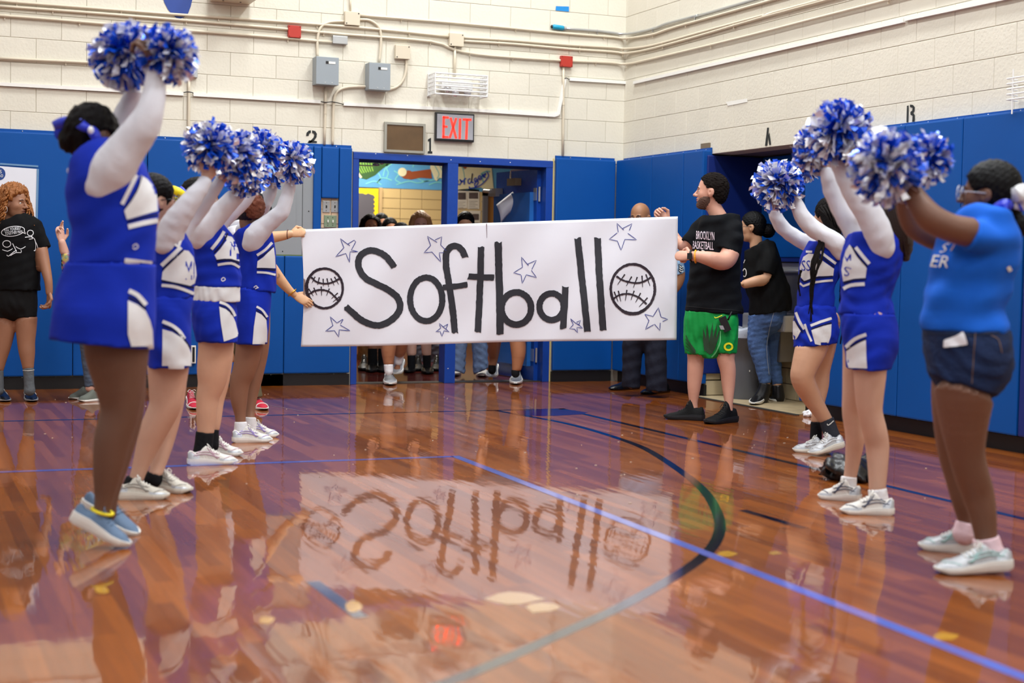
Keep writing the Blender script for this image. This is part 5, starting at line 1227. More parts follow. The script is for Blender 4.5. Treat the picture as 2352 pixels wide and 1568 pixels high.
top = f.cloth('cheer_top', CBLUE, [f.T([(257, 606, 198, 0, .175), (260, 565, 192, 0, .17), (263, 520, 192, 0, .17), (258, 470, 200, 0, .18), (250, 430, 190, 0, .19), (240, 400, 160, .02, .18), (222, 380, 100, .04, .12)], flat=((0, 0, -1), False))], fold=(.006, .12, 4), vox=.009)
f.cloth('skirt', CBLUE, [f.T([(258, 585, 196, 0, .165), (252, 625, 208, 0, .18), (245, 680, 222, 0, .20), (238, 740, 232, 0, .22), (235, 790, 232, 0, .225)], flat=((0, 0, 1), nz(np.array((0, 0, -1)) + .10 * f.r * -1)))], fold=(.005, .16, 5), vox=.009)
sk_ = [o for o in f.root.children if o.name.startswith('skirt')][0]
f.decal(top, [(322, 402), (336, 411), (349, 426), (359, 450), (361, 484), (340, 490), (291, 504), (285, 484), (302, 461), (314, 440)], CPANEL, 'chest_panel')
f.dline(top, [(312, 402), (298, 432), (280, 469)], 9, CPANEL, 'trim_stripe'); f.dline(top, [(324, 404), (312, 440), (286, 478)], 3, CNAVY, 'trim_line'); f.dline(top, [(292, 509), (330, 499), (361, 492)], 4, CNAVY, 'trim_line'); f.dline(top, [(294, 521), (330, 512), (361, 506)], 11, CPANEL, 'trim_stripe'); f.dline(top, [(286, 598), (320, 602), (358, 606)], 10, CPANEL, 'trim_stripe')
f.dline(top, [(304, 565), (311, 560), (316, 566), (309, 572), (304, 568)], 2.5, CPANEL, 'maker_mark')
f.dline(top, [(349, 428), (354, 436), (356, 446)], 4, CBLUE, 'chest_letter')
f.decal(sk_, [(293, 690), (315, 700), (333, 714), (343, 735), (349, 758), (351, 800), (303, 803), (293, 768)], CPANEL, 'skirt_panel'); f.dline(sk_, [(295, 668), (315, 678), (334, 700)], 10, CPANEL, 'trim_stripe'); f.dline(sk_, [(294, 682), (315, 692), (334, 710)], 5, CNAVY, 'trim_line')
f.cloth('collar', WHITE, [f.T([(186, 374, 30, -.02), (174, 386, 26, -.04), (162, 392, 18, -.04)])], vox=.008)
shoe(f, f.pt(293, 1262, -.0) + (0, 0, .004), f.pt(160, 1194, -.02), mat('shoe_slate_blue', (92, 116, 146), .7, bump=.3, bscale=150), WSOLE, mat('lace_slate', (96, 122, 154), .7), width=.105, sole_t=(.046, .030), tongue=.10, up=UP)
shoe(f, f.pt(312, 1236, .28), f.pt(188, 1165, .36), mat('shoe_slate_blue', (92, 116, 146), .7), WSOLE, mat('lace_slate', (96, 122, 154), .7), width=.10, sole_t=(.046, .030), tongue=.10, up=UP)
f.cloth('ankle_sock', SBLACK, [f.T([(236, 1180, 46), (232, 1200, 44)], flat=(True, True))], vox=.008)
MB().tube([f.pt(235 + 24 * math.cos(a), 1174 + 6 * math.sin(a) + (a % 6.28 > 9) + .25 * 24 * math.cos(a), .04 * -math.sin(a)) for a in np.linspace(0, 2 * math.pi, 20)], .007, 6).build('yellow_cuff', mat('yellow_cuff', (240, 220, 30), .6), f.root, True)
f.finish()

# ===== second left cheerleader with glasses
f = Fig('cheerleader with dark-rimmed glasses, second in the left row, arms reaching forward', 7.12, skin('light_tan', (200, 158, 136)), (350, 1140), 2)
f.skinpart([f.T([(405, 560, 70), (395, 620, 90), (388, 700, 92)]), f.T([(392, 700, 96), (388, 800, 98), (386, 850, 92), (383, 900, 80), (378, 935, 72), (354, 986, 64), (337, 1030, 50), (317, 1088, 34), (308, 1118, 34)]),
             f.T([(394, 720, 90, .16), (396, 800, 84, .18), (394, 870, 72, .2), (392, 930, 60, .2), (380, 1000, 48, .18), (369, 1045, 40, .15), (358, 1085, 32, .12), (352, 1108, 32, .1)])], .010, .03)
head(f, (356, 462), 112, 5, dd=.05, neck=(f.pt(372, 540, .04), .05), lips=(170, 90, 90)); glasses(f, mat('glasses_dark', (20, 24, 34), .3), .025)
cap_hair(f, DARKHAIR, .012, front=.045, extra=[dict(ell=f.pt(325, 478, .02), r=.045, k=.02)])
cheer_arm(f, [(385, 560, 60, -.1), (397, 522, 62, -.12), (420, 486, 52, -.14), (444, 453, 43, -.14), (463, 429, 36, -.12), (474, 410, 28, -.1)])
cheer_arm(f, [(405, 560, 56, .16), (425, 520, 46, .18), (450, 490, 42, .2), (475, 460, 36, .2), (497, 428, 30, .2), (508, 412, 26, .2)])
fist(f, 475, 406, -.1, (484, 388), f.v, 1.0); fist(f, 510, 408, .2, (520, 390), f.v, 1.0)
top = f.cloth('cheer_top', CBLUE, [f.T([(393, 684, 100, 0, .14), (398, 640, 102, 0, .14), (400, 600, 96, 0, .145), (396, 565, 84, 0, .15), (385, 540, 60, 0, .14)], flat=((0, 0, -1), False))], fold=(.005, .1, 7))
f.cloth('skirt', CBLUE, [f.T([(392, 670, 100, 0, .14), (389, 720, 100, 0, .16), (388, 780, 100, 0, .18), (391, 842, 96, 0, .185)], flat=((0, 0, 1), (0, 0, -1)))], fold=(.004, .12, 8)); sk_ = [o for o in f.root.children if o.name.startswith('skirt')][0]
f.decal(top, [(400, 590), (418, 574), (432, 576), (443, 590), (448, 612), (450, 632), (446, 650), (436, 656), (372, 642), (374, 625)], CPANEL, 'chest_panel'); f.dline(top, [(415, 568), (395, 588), (372, 610)], 9, CPANEL, 'trim_stripe'); f.dline(top, [(420, 574), (402, 592), (374, 620)], 4, CNAVY, 'trim_line'); f.dline(top, [(372, 645), (410, 652), (444, 660)], 4, CNAVY, 'trim_line'); f.dline(top, [(372, 655), (405, 659), (444, 674)], 7, CPANEL, 'trim_stripe'); f.dline(top, [(396, 552), (408, 566), (414, 552)], 6, CPANEL, 'collar_stripe')
f.dtext(top, 'ME', 425, 600, 452, 642, CBLUE, 'chest_letter')
f.decal(sk_, [(374, 756), (395, 762), (415, 775), (430, 792), (438, 812), (438, 846), (373, 846)], CPANEL, 'skirt_panel'); f.dline(sk_, [(374, 738), (396, 748), (412, 762), (422, 778)], 8, CPANEL, 'trim_stripe'); f.dline(sk_, [(374, 748), (398, 758), (420, 776), (436, 800)], 4, CNAVY, 'trim_line')
for tq, hq, dd in (((389, 1144), (266, 1138), 0), ((440, 1132), (345, 1118), .1)):
    shoe(f, G(*tq), G(hq[0], hq[1] + 8), MESHP, mat('sole_cream', (216, 212, 200), .5), LACEW, width=.105, sole_t=(.038, .026), stripe=mat('shoe_grey_trim', (150, 146, 140), .5))
f.cloth('ankle_sock', SBLACK, [f.T([(311, 1097, 40), (306, 1112, 44)], flat=(True, False))], vox=.007); f.cloth('ankle_sock', SBLACK, [f.T([(356, 1086, 38, .12), (352, 1100, 42, .12)], flat=(True, False))], vox=.007)
f.finish()

# ===== third left cheerleader (white band at the waist)
f = Fig('cheerleader with white waistband showing and black socks, third in the left row', 8.38, skin('warm_tan', (204, 158, 130)), (490, 1065), 3)
f.skinpart([f.T([(480, 540, 60), (492, 620, 82), (495, 690, 84)]), f.T([(495, 700, 90), (496, 785, 80), (490, 846, 74), (486, 880, 62), (477, 912, 52), (475, 950, 47), (472, 995, 38), (468, 1040, 36)]),
             f.T([(500, 700, 80, .15), (504, 800, 66, .18), (503, 870, 50, .18), (494, 920, 42, .17), (490, 960, 38, .15), (486, 1005, 30, .14), (484, 1030, 30, .12)])], .010, .03)
head(f, (462, 462), 100, 4, dd=.06, neck=(f.pt(478, 520, .05), .045))
cap_hair(f, DARKHAIR, .014, front=.04, extra=[dict(pts=[f.pt(440, 455, .06), f.pt(428, 500, .05), f.pt(426, 550, .04), f.pt(430, 590, .04)], ra=np.array((.045, .045, .04, .02)), rb=np.array((.04, .04, .035, .02)), k=.02)])
bow(f, None, [[(424, 450, -.06), (408, 440, -.08), (390, 436, -.08), (392, 452, -.08), (408, 458, -.06)]], mat('ribbon_yellow', (244, 224, 20), .4), 'yellow_bow_loop', .05)
bow(f, None, [[(412, 430, -.04), (420, 438, -.05), (430, 446, -.05)], [(408, 462, -.04), (414, 470, -.05), (424, 452, -.05)]], RIB, wd=.03)
cheer_arm(f, [(463, 545, 60, -.1), (470, 522, 62, -.12), (490, 500, 54, -.12), (512, 480, 46, -.12), (535, 457, 40, -.12), (551, 440, 34, -.1)])
cheer_arm(f, [(480, 535, 50, .14), (510, 505, 44, .2), (545, 475, 38, .22), (570, 450, 32, .22), (582, 430, 26, .2)])
fist(f, 553, 437, -.1, (560, 420), f.v); fist(f, 583, 426, .2, (588, 412), f.v)
top = f.cloth('cheer_top', CBLUE, [f.T([(500, 658, 108, 0, .14), (496, 620, 108, 0, .14), (495, 588, 106, 0, .15), (488, 560, 96, 0, .155), (478, 540, 80, 0, .14), (470, 525, 50, 0, .1)], flat=((0, 0, -1), False))], fold=(.005, .1, 9))
f.cloth('waist_shirt', CPANEL, [f.T([(499, 648, 103, 0, .142), (498, 692, 106, 0, .15)], flat=((0, 0, 1), (0, 0, -1)))], fold=(.004, .06, 12))
f.cloth('skirt', CBLUE, [f.T([(492, 675, 98, 0, .14), (492, 720, 102, 0, .165), (496, 760, 98, 0, .175), (500, 784, 90, 0, .175)], flat=((0, 0, 1), (0, 0, -1)))], fold=(.004, .1, 10)); sk_ = [o for o in f.root.children if o.name.startswith('skirt')][0]
f.decal(top, [(515, 540), (532, 544), (542, 560), (548, 582), (549, 600), (530, 594), (498, 596), (493, 586), (505, 572), (520, 552)], CPANEL, 'chest_panel'); f.dline(top, [(514, 532), (502, 552), (486, 572)], 7, CPANEL, 'trim_stripe'); f.dline(top, [(522, 536), (510, 560), (492, 580)], 4, CNAVY, 'trim_line'); f.dline(top, [(497, 598), (525, 596), (549, 604)], 4, CNAVY, 'trim_line'); f.dline(top, [(500, 608), (530, 604), (549, 614)], 6, CPANEL, 'trim_stripe'); f.dtext(top, 'M', 527, 556, 549, 588, CBLUE, 'chest_letter'); f.dline(top, [(508, 641), (513, 637), (517, 642), (511, 646), (508, 642)], 2, CPANEL, 'maker_mark')
f.decal(sk_, [(503, 704), (518, 710), (532, 722), (540, 740), (547, 770), (540, 775), (514, 784), (508, 750)], CPANEL, 'skirt_panel'); f.dline(sk_, [(504, 694), (520, 700), (532, 712), (539, 726)], 6, CPANEL, 'trim_stripe'); f.dline(sk_, [(504, 702), (520, 709), (534, 724)], 3, CNAVY, 'trim_line')
PKT = mat('shoe_pink_trim', (196, 160, 178), .5)
shoe(f, G(545, 1064), G(431, 1067), MESHW, WSOLE, LACEW, stripe=PKT, width=.10); shoe(f, G(558, 1046), G(468, 1046), MESHW, WSOLE, LACEW, stripe=PKT, width=.10)
f.cloth('sock', SBLACK, [f.T([(471, 992, 42), (468, 1020, 42), (466, 1040, 46)], flat=(True, False))], vox=.007); f.cloth('sock', SBLACK, [f.T([(486, 985, 34, .14), (484, 1022, 38, .14)], flat=(True, False))], vox=.007)
f.finish()

# ===== sign holder behind the left row
f = Fig('banner holder in a white polo and olive trousers behind the left cheerleaders', 11.45, skin('fair_tan', (206, 160, 122)), (520, 935), 4)
f.skinpart([f.T([(556, 560, 70), (545, 640, 80), (530, 720, 90)]), f.T([(520, 800, 44), (470, 900, 30)]), f.T([(540, 800, 44), (585, 900, 30)]),
            f.T([(572, 548, 34, 0), (600, 556, 30, -.02), (620, 546, 27, -.05), (650, 541, 22, -.05), (668, 537, 17, -.05)]), f.T([(572, 560, 34, -.1), (605, 590, 32, -.16), (622, 612, 27, -.16), (640, 638, 26, -.12), (662, 664, 20, -.08), (678, 678, 15, -.06)])], .010, .02)
head(f, (548, 486), 140, 0, dd=0, neck=(f.pt(553, 520), .05), vox=.006)
cap_hair(f, mat('salt_hair', (44, 42, 44), .6, bump=.6, bscale=150), .010, fold=(.004, .02, 5), front=.03)
f.cloth('polo_shirt', WHITE, [f.T([(545, 700, 90, 0, .15), (552, 620, 88, 0, .15), (556, 560, 92, 0, .17), (556, 530, 80, 0, .13), (554, 518, 44, 0, .07)], flat=((0, 0, -1), False)), f.T([(578, 545, 40), (600, 556, 36)], flat=(False, True))], fold=(.004, .08, 5))
f.cloth('polo_collar', WHITE, [f.T([(534, 516, 14, -.07), (550, 510, 12, -.09), (566, 516, 14, -.07)])], vox=.006)
f.cloth('trousers', cloth('olive', (92, 84, 62), bscale=20), [f.T([(530, 690, 92, 0, .15), (530, 760, 96, 0, .14)]), f.T([(512, 760, 56), (488, 840, 44), (466, 905, 34), (455, 918, 36)], flat=(False, True)), f.T([(548, 760, 56), (568, 840, 44), (584, 895, 34), (586, 912, 36)], flat=(False, True))], fold=(.004, .07, 6), vox=.010)
hand(f, f.pt(668, 537, -.05), f.pt(694, 533, -.06) - f.pt(668, 537, -.05), -UP * .4 + f.v * .8, 1, ((30, 60, 40)), .95); hand(f, f.pt(678, 678, -.06), f.pt(700, 690, -.08) - f.pt(678, 678, -.06), f.v * .8 - UP * .2, 1, (12, 20, 15), .95, tcurl=.9)
MB().tube([f.pt(661 + 1.5 * math.sin(a), 538 + 10.5 * math.cos(a), -.05 + .034 * math.sin(a)) for a in np.linspace(0, 6.28, 16)], .003, 6).build('hair_tie_bracelet', mat('maroon_cord', (80, 30, 24), .6), f.root)
wm = MB(); wm.tube([f.pt(671 + 8.5 * math.cos(a), 672 - 7.5 * math.cos(a) , -.07 + .034 * math.sin(a)) for a in np.linspace(0, 6.28, 16)], .006, 6); wm.sphere(f.pt(667, 676, -.09), (.014, .014, .006)); wm.build('gold_watch', GOLD, f.root, True)
tt_ = MB(); c = f.pt(637, 633, -.172); 
for r_ in (.018, .011): tt_.tube([c + (f.r * math.cos(a) + UP * math.sin(a)) * r_ for a in np.linspace(0, 6.28, 18)], .0012, 4)
tt_.build('forearm_tattoo', mat('tattoo_ink', (120, 96, 84), .7), f.root)
RED = mat('canvas_red', (190, 22, 52), .7, bump=.2, bscale=200)
shoe(f, G(448, 942), G(436, 918), RED, WSOLE, LACEW, width=.10, toecap=WSOLE); shoe(f, G(608, 943), G(570, 925), RED, WSOLE, LACEW, width=.10, toecap=WSOLE)
f.finish()

# ===== fourth left cheerleader (auburn puff)
f = Fig('cheerleader with round auburn hair puff, nearest the banner in the left row', 9.38, skin('medium_brown', (138, 96, 74)), (580, 1012), 5)
f.skinpart([f.T([(585, 545, 62), (580, 620, 70), (575, 700, 76)]), f.T([(574, 700, 74), (573, 790, 62), (562, 846, 54), (551, 879, 46), (549, 919, 38), (552, 955, 25), (553, 985, 25)]),
             f.T([(588, 700, 66, .15), (592, 790, 54, .18), (584, 860, 42, .18), (577, 905, 32, .17), (575, 945, 22, .15), (575, 972, 22, .13)])], .010, .03)
head(f, (574, 478), 150, 0, dd=.02, neck=(f.pt(582, 530), .048), lips=(110, 60, 56), vox=.006)
cap_hair(f, mat('headband_dark', (30, 32, 38), .7, bump=.4, bscale=60), .012, front=.05)
v, ff = Sdf(.006, .02, (.009, .022, 6)).ell(f.pt(585, 474, -.11), (.062, .062, .078)).mesh(); link('hair_puff', v, ff, mat('auburn_hair', (112, 56, 34), .8, bump=.8, bscale=130), f.root, True)
cheer_arm(f, [(580, 560, 50, -.1), (588, 540, 52, -.12), (608, 520, 44, -.13), (632, 500, 38, -.14), (647, 486, 36, -.14), (656, 462, 31, -.13), (663, 436, 29, -.12), (669, 408, 24, -.12)])
cheer_arm(f, [(560, 530, 40, .18), (585, 500, 36, .2), (610, 465, 32, .2), (625, 430, 28, .2), (630, 405, 22, .2)])
fist(f, 669, 407, -.12, (675, 392), f.v, 1.05); fist(f, 631, 402, .2, (634, 390), f.v)
top = f.cloth('cheer_top', CBLUE, [f.T([(587, 666, 92, 0, .13), (588, 625, 92, 0, .13), (590, 590, 86, 0, .14), (584, 560, 90, 0, .15), (578, 535, 86, 0, .15), (572, 522, 60, 0, .11)], flat=(nz((0, 0, -1)) - .12 * f.r, False))], fold=(.005, .1, 13))
f.cloth('skirt', CBLUE, [f.T([(583, 650, 84, 0, .13), (581, 700, 82, 0, .15), (578, 750, 78, 0, .16), (578, 789, 70, 0, .16)], flat=((0, 0, 1), (0, 0, -1)))], fold=(.003, .1, 14)); sk_ = [o for o in f.root.children if o.name.startswith('skirt')][0]
f.decal(top, [(622, 572), (628, 568), (631, 590), (632, 616), (612, 615), (590, 615), (591, 600), (605, 590)], CPANEL, 'chest_panel'); f.dline(top, [(624, 557), (608, 574), (590, 586)], 6, CPANEL, 'trim_stripe'); f.dline(top, [(627, 566), (612, 580), (592, 594)], 3, CNAVY, 'trim_line'); f.dline(top, [(590, 617), (610, 617), (632, 620)], 4, CNAVY, 'trim_line'); f.dline(top, [(590, 625), (610, 626), (632, 631)], 5, CPANEL, 'trim_stripe'); f.dline(top, [(583, 660), (588, 656), (591, 660), (586, 663), (594, 660)], 2, CPANEL, 'maker_mark')
f.decal(sk_, [(588, 716), (600, 722), (611, 734), (613, 760), (612, 790), (580, 790), (583, 750)], CPANEL, 'skirt_panel'); f.dline(sk_, [(589, 704), (602, 712), (613, 728)], 5, CPANEL, 'trim_stripe'); f.dline(sk_, [(588, 712), (602, 721), (613, 735)], 3, CNAVY, 'trim_line')
LIL = mat('shoe_lilac_trim', (158, 140, 206), .5)
shoe(f, G(625, 1014), G(534, 1016), MESHW, WSOLE, LACEW, stripe=LIL, width=.10); shoe(f, G(640, 1003), G(560, 1004), MESHW, WSOLE, LACEW, stripe=LIL, width=.10)
f.cloth('sock', SWHITE, [f.T([(553, 968, 28), (553, 992, 32)], flat=(True, False))], vox=.007); f.cloth('sock', SWHITE, [f.T([(576, 958, 26, .12), (575, 985, 28, .12)], flat=(True, False))], vox=.007)
f.finish()

# ===== right row: woman in blue t-shirt and denim shorts
f = Fig('woman in bright blue t-shirt and denim shorts with clear glasses, nearest on the right', 5.78, skin('deep_brown_warm', (112, 76, 58)), (2235, 1310), 6)
f.skinpart([f.T([(2240, 540, 130, 0, .16), (2225, 640, 150, 0, .16), (2222, 760, 160, 0, .17)]), f.T([(2222, 780, 160, -.08), (2216, 880, 140, -.08), (2214, 960, 112, -.06), (2219, 1035, 84, -.04), (2232, 1090, 78, -.02), (2245, 1130, 74), (2256, 1175, 64), (2264, 1228, 52), (2268, 1268, 52)]),
             f.T([(2220, 800, 150, .18), (2200, 900, 124, .22), (2192, 980, 96, .24), (2192, 1045, 74, .26), (2204, 1100, 66, .26), (2212, 1150, 54, .26), (2220, 1190, 44, .27), (2222, 1220, 44, .27)]),
             f.T([(2262, 540, 70, -.16), (2225, 533, 66, -.2), (2180, 522, 62, -.22), (2138, 500, 62, -.22), (2108, 462, 50, -.2), (2090, 425, 38, -.16), (2082, 408, 34, -.14)]),
             f.T([(2230, 545, 60, .2), (2190, 556, 58, .22), (2145, 548, 52, .22), (2102, 524, 50, .2), (2082, 488, 44, .18), (2074, 450, 34, .15), (2074, 428, 30, .12)])], .010, .03)
head(f, (2272, 448), -102, 4, size=1.03, dd=.04, neck=(f.pt(2276, 520, .02), .058), lips=(96, 54, 50), chub=1.1)
glasses(f, mat('glasses_clear', (205, 208, 214), .2), .027)
cap_hair(f, BLACKHAIR, .010, front=.030, fold=(.003, .02, 44), extra=[dict(ell=f.pt(2330, 518, .04), r=(.052, .052, .056), k=.01), dict(ell=f.pt(2318, 478, .04), r=.045, k=.02)])
bow(f, None, [[(2318, 450, -.04), (2336, 446, -.08), (2352, 440, -.06), (2350, 470, -.05), (2330, 472, -.06)]], CPANEL, 'white_bow_loop', .06); bow(f, None, [[(2280, 488, -.06), (2296, 478, -.08), (2312, 470, -.09), (2326, 476, -.08)], [(2340, 474, -.06), (2356, 470, -.04), (2372, 480, -.02)], [(2300, 492, -.06), (2318, 486, -.07)]], RIB, wd=.05)
MB().tube([f.hd['h'](-.004, -.086 if True else .086, -.045) + f.hd['U'] * .016 * math.cos(a) + f.hd['F'] * .012 * math.sin(a) - f.v * .012 for a in np.linspace(0, 6.28, 16)], .0016, 6).build('earring', GOLD, f.root)
TB = cloth('tee_bright_blue', (18, 96, 206), bscale=8)
top = f.cloth('t_shirt', TB, [f.T([(2216, 758, 194, 0, .185), (2212, 715, 184, 0, .18), (2222, 670, 178, 0, .175), (2234, 615, 192, 0, .18), (2250, 565, 186, 0, .19), (2264, 530, 138, 0, .18), (2272, 504, 92, .01, .11)], flat=((0, 0, -1), False)), f.T([(2275, 552, 84, -.12), (2250, 546, 80, -.18), (2226, 538, 74, -.2)], flat=(False, True)), f.T([(2240, 545, 80, .16), (2205, 556, 70, .2)], flat=(False, True))], fold=(.008, .13, 21))
f.dtext(top, 'ST', 2158, 560, 2196, 582, WSOLE, 'shirt_lettering', shear=12, skew=-8); f.dtext(top, 'ER', 2138, 586, 2178, 612, WSOLE, 'shirt_lettering', shear=8, skew=3)
f.dline(top, [(2314, 612), (2320, 622)], 9, WSOLE, 'shirt_print')
DEN = cloth('dark_denim', (22, 38, 72), bscale=60, var=.2, vscale=14)
sh = f.cloth('denim_shorts', DEN, [f.T([(2216, 748, 190, 0, .18), (2222, 790, 198, 0, .195), (2230, 830, 190, 0, .20)], flat=((0, 0, 1), False)), f.T([(2224, 820, 176, -.06, .13), (2212, 880, 156, -.07, .12)], flat=(False, nz(np.array((0, 0, -1.0)) - .28 * f.r))), f.T([(2228, 820, 170, .12, .12), (2205, 885, 140, .18, .11)], flat=(False, nz(np.array((0, 0, -1.0)) - .28 * f.r)))], fold=(.004, .06, 22), k=.03)
f.dline(sh, [(2240, 760), (2236, 820), (2232, 880)], 1.5, mat('seam_tan', (120, 92, 66), .8), 'seam'); f.dline(sh, [(2275, 770), (2292, 780), (2300, 810)], 1.5, mat('seam_tan', (120, 92, 66), .8), 'seam'); f.dline(sh, [(2120, 765), (2160, 768), (2220, 770), (2300, 762)], 2, mat('seam_navy', (12, 20, 44), .8), 'waistband_seam')
f.decal(sh, [(2171, 782), (2213, 764), (2223, 790), (2196, 797), (2170, 797)], mat('phone_white', (230, 232, 238), .3), 'phone', off=.008)
shoe(f, G(2149, 1316), G(2322, 1318) + (0, 0, .02), MESHS, WSOLE, LACEW, stripe=mat('shoe_mint_trim', (150, 186, 184), .4, .3), width=.11, sole_t=(.040, .026)); shoe(f, G(2111, 1258), G(2252, 1272), MESHS, WSOLE, LACEW, stripe=mat('shoe_mint_trim', (150, 186, 184), .4, .3), width=.108, sole_t=(.040, .026))
f.cloth('sock', SPINK, [f.T([(2264, 1234, 60), (2270, 1262, 66), (2274, 1276, 72)], flat=(True, False))], vox=.007); f.cloth('sock', SPINK, [f.T([(2221, 1199, 52, .27), (2216, 1224, 58, .27)], flat=(True, False))], vox=.007)
fist(f, 2082, 405, -.14, (2070, 385), f.r, 1.1); fist(f, 2074, 428, .12, (2080, 405), f.r, 1.1)
f.finish()

# ===== right row: long-haired cheerleader
f = Fig('cheerleader with long straight brown hair, middle of the right row, pompoms overhead', 7.15, skin('light_tan_b', (206, 165, 143)), (1985, 1165), 7)
f.skinpart([f.T([(2000, 560, 90), (1995, 640, 100), (1993, 720, 104)]), f.T([(1996, 740, 92, -.06), (1998, 845, 76, -.06), (1997, 910, 64, -.05), (1999, 948, 56, -.04), (2009, 990, 56, -.02), (2015, 1025, 54), (2016, 1076, 45), (2015, 1125, 38), (2014, 1152, 38)]),
             f.T([(1980, 760, 88, .14), (1970, 850, 70, .18), (1962, 910, 56, .2), (1957, 950, 46, .22), (1964, 1000, 46, .24), (1960, 1045, 38, .26), (1953, 1092, 31, .27), (1948, 1118, 32, .27)])], .010, .03)
head(f, (2012, 462), -128, 6, dd=.04, neck=(f.pt(2008, 535, .03), .048))
cap_hair(f, BROWNHAIR, .014, front=.06, extra=[dict(pts=[f.pt(2026, 455, 0), f.pt(2046, 490, -.02), f.pt(2066, 530, -.04), f.pt(2078, 560, -.05), f.pt(2080, 592, -.05)], ra=np.array((.075, .07, .055, .04, .02)), rb=np.array((.09, .08, .07, .05, .03)), k=.03), dict(pts=[f.pt(2004, 450, .0), f.pt(2030, 490, -.05), f.pt(2050, 540, -.08)], ra=np.array((.06, .05, .03)), rb=np.array((.07, .05, .03)), k=.03)], fold=(.003, .03, 4))
strands(f, [[f.pt(2010 + 7 * k, 430, -.10), f.pt(2030 + 6 * k, 480, -.12), f.pt(2050 + 4 * k, 540, -.11), f.pt(2062 + 3 * k, 588 - (k % 3) * 6, -.08)] for k in range(9)], .011, BROWNHAIR)
cheer_arm(f, [(2024, 568, 62, -.12), (2018, 540, 64, -.14), (2004, 505, 62, -.15), (1980, 465, 60, -.15), (1957, 425, 58, -.14), (1940, 392, 50, -.13), (1926, 365, 42, -.12)])
cheer_arm(f, [(1975, 550, 56, .16), (1955, 525, 46, .2), (1930, 480, 42, .22), (1912, 440, 42, .22), (1901, 405, 32, .2), (1896, 385, 28, .2)])
fist(f, 1926, 362, -.12, (1918, 338), f.v); fist(f, 1896, 382, .2, (1890, 360), f.v)
top = f.cloth('cheer_top', CBLUE, [f.T([(1990, 722, 126, 0, .15), (1988, 690, 110, 0, .14), (1991, 655, 118, 0, .145), (1998, 610, 136, 0, .16), (2006, 575, 134, 0, .165), (2008, 545, 104, 0, .16), (2006, 528, 60, 0, .1)], flat=((0, 0, -1), False))], fold=(.005, .09, 31))
f.cloth('skirt', CBLUE, [f.T([(1990, 700, 114, 0, .145), (1994, 740, 124, 0, .17), (2001, 780, 126, 0, .185), (1998, 820, 108, 0, .185), (1994, 846, 100, 0, .18)], flat=((0, 0, 1), (0, 0, -1)))], fold=(.004, .09, 32)); sk_ = [o for o in f.root.children if o.name.startswith('skirt')][0]
f.decal(top, [(1944, 575), (1952, 562), (1960, 572), (1975, 592), (1991, 616), (1988, 638), (1962, 640), (1938, 646), (1934, 620), (1938, 595)], CPANEL, 'chest_panel'); f.dline(top, [(1966, 568), (1982, 588), (1997, 606)], 8, CPANEL, 'trim_stripe'); f.dline(top, [(1958, 566), (1972, 590), (1992, 612)], 4, CNAVY, 'trim_line'); f.dline(top, [(1938, 650), (1960, 643), (1990, 641)], 4, CNAVY, 'trim_line'); f.dline(top, [(1933, 666), (1955, 655), (1986, 652)], 8, CPANEL, 'trim_stripe')
f.dtext(top, 'M', 1937, 578, 1956, 612, CBLUE, 'chest_letter', skew=6); f.dtext(top, 'S', 1940, 612, 1952, 634, CBLUE, 'chest_letter')
f.decal(sk_, [(1945, 800), (1965, 790), (1989, 778), (1990, 812), (1992, 846), (1950, 844), (1945, 824)], CPANEL, 'skirt_panel'); f.dline(sk_, [(1944, 797), (1965, 778), (1990, 768)], 8, CPANEL, 'trim_stripe'); f.dline(sk_, [(1945, 804), (1968, 788), (1990, 778)], 4, CNAVY, 'trim_line')
NVT = mat('shoe_navy_trim', (60, 66, 92), .5)
shoe(f, G(1930, 1178), G(2052, 1182), MESHW, WSOLE, LACEW, stripe=NVT, width=.10); shoe(f, G(1880, 1143), G(1976, 1152), MESHW, WSOLE, LACEW, stripe=NVT, width=.10)
f.cloth('sock', SWHITE, [f.T([(2015, 1122, 42), (2018, 1148, 46)], flat=(True, False))], vox=.007); f.cloth('sock', SWHITE, [f.T([(1950, 1094, 37, .27), (1948, 1118, 40, .27)], flat=(True, False))], vox=.007)
f.finish()

# ===== right row: braided cheerleader
f = Fig('cheerleader with long dark braids and a thigh tattoo, farthest in the right row', 9.26, skin('honey', (196, 150, 120)), (1885, 1042), 8)
f.skinpart([f.T([(1895, 590, 70), (1885, 650, 76), (1875, 710, 84)]), f.T([(1880, 740, 78, -.04), (1863, 800, 72, -.06), (1849, 840, 60, -.08), (1844, 870, 54, -.08), (1862, 908, 46, -.04), (1880, 938, 37, -.02), (1897, 965, 31), (1906, 990, 31)]),
             f.T([(1895, 740, 70, .1), (1890, 800, 58, .12), (1886, 850, 42, .14), (1886, 885, 36, .14), (1880, 925, 28, .13), (1874, 965, 22, .12), (1874, 1000, 22, .12)])], .010, .03)
head(f, (1905, 499), -118, 6, dd=.02, neck=(f.pt(1902, 560), .045), lips=(140, 80, 76))
BRD = mat('braid_hair', (14, 8, 7), .7, bump=.8, bscale=160, spec=.12)
cap_hair(f, BRD, .010, front=.05, fold=(.004, .012, 8))
rs = np.random.RandomState(4)
P1 = [[f.pt(1885 + 6 * rs.randn(), 545, -.16), f.pt(1872 + 5 * rs.randn(), 600, -.24), f.pt(1866 + 4 * rs.randn(), 655, -.24), f.pt(1862 + 3 * rs.randn(), 690 + 50 * rs.rand(), -.24)] for k in range(8)]
P1 += [[f.pt(1880, 480, -.08), f.pt(1900, 500 + 4 * k, -.13), f.pt(1920 + 2 * k, 540, -.12), f.pt(1932, 600 + 10 * k, -.06), f.pt(1929 + 2 * k, 670 + 14 * k, -.02)] for k in range(7)]
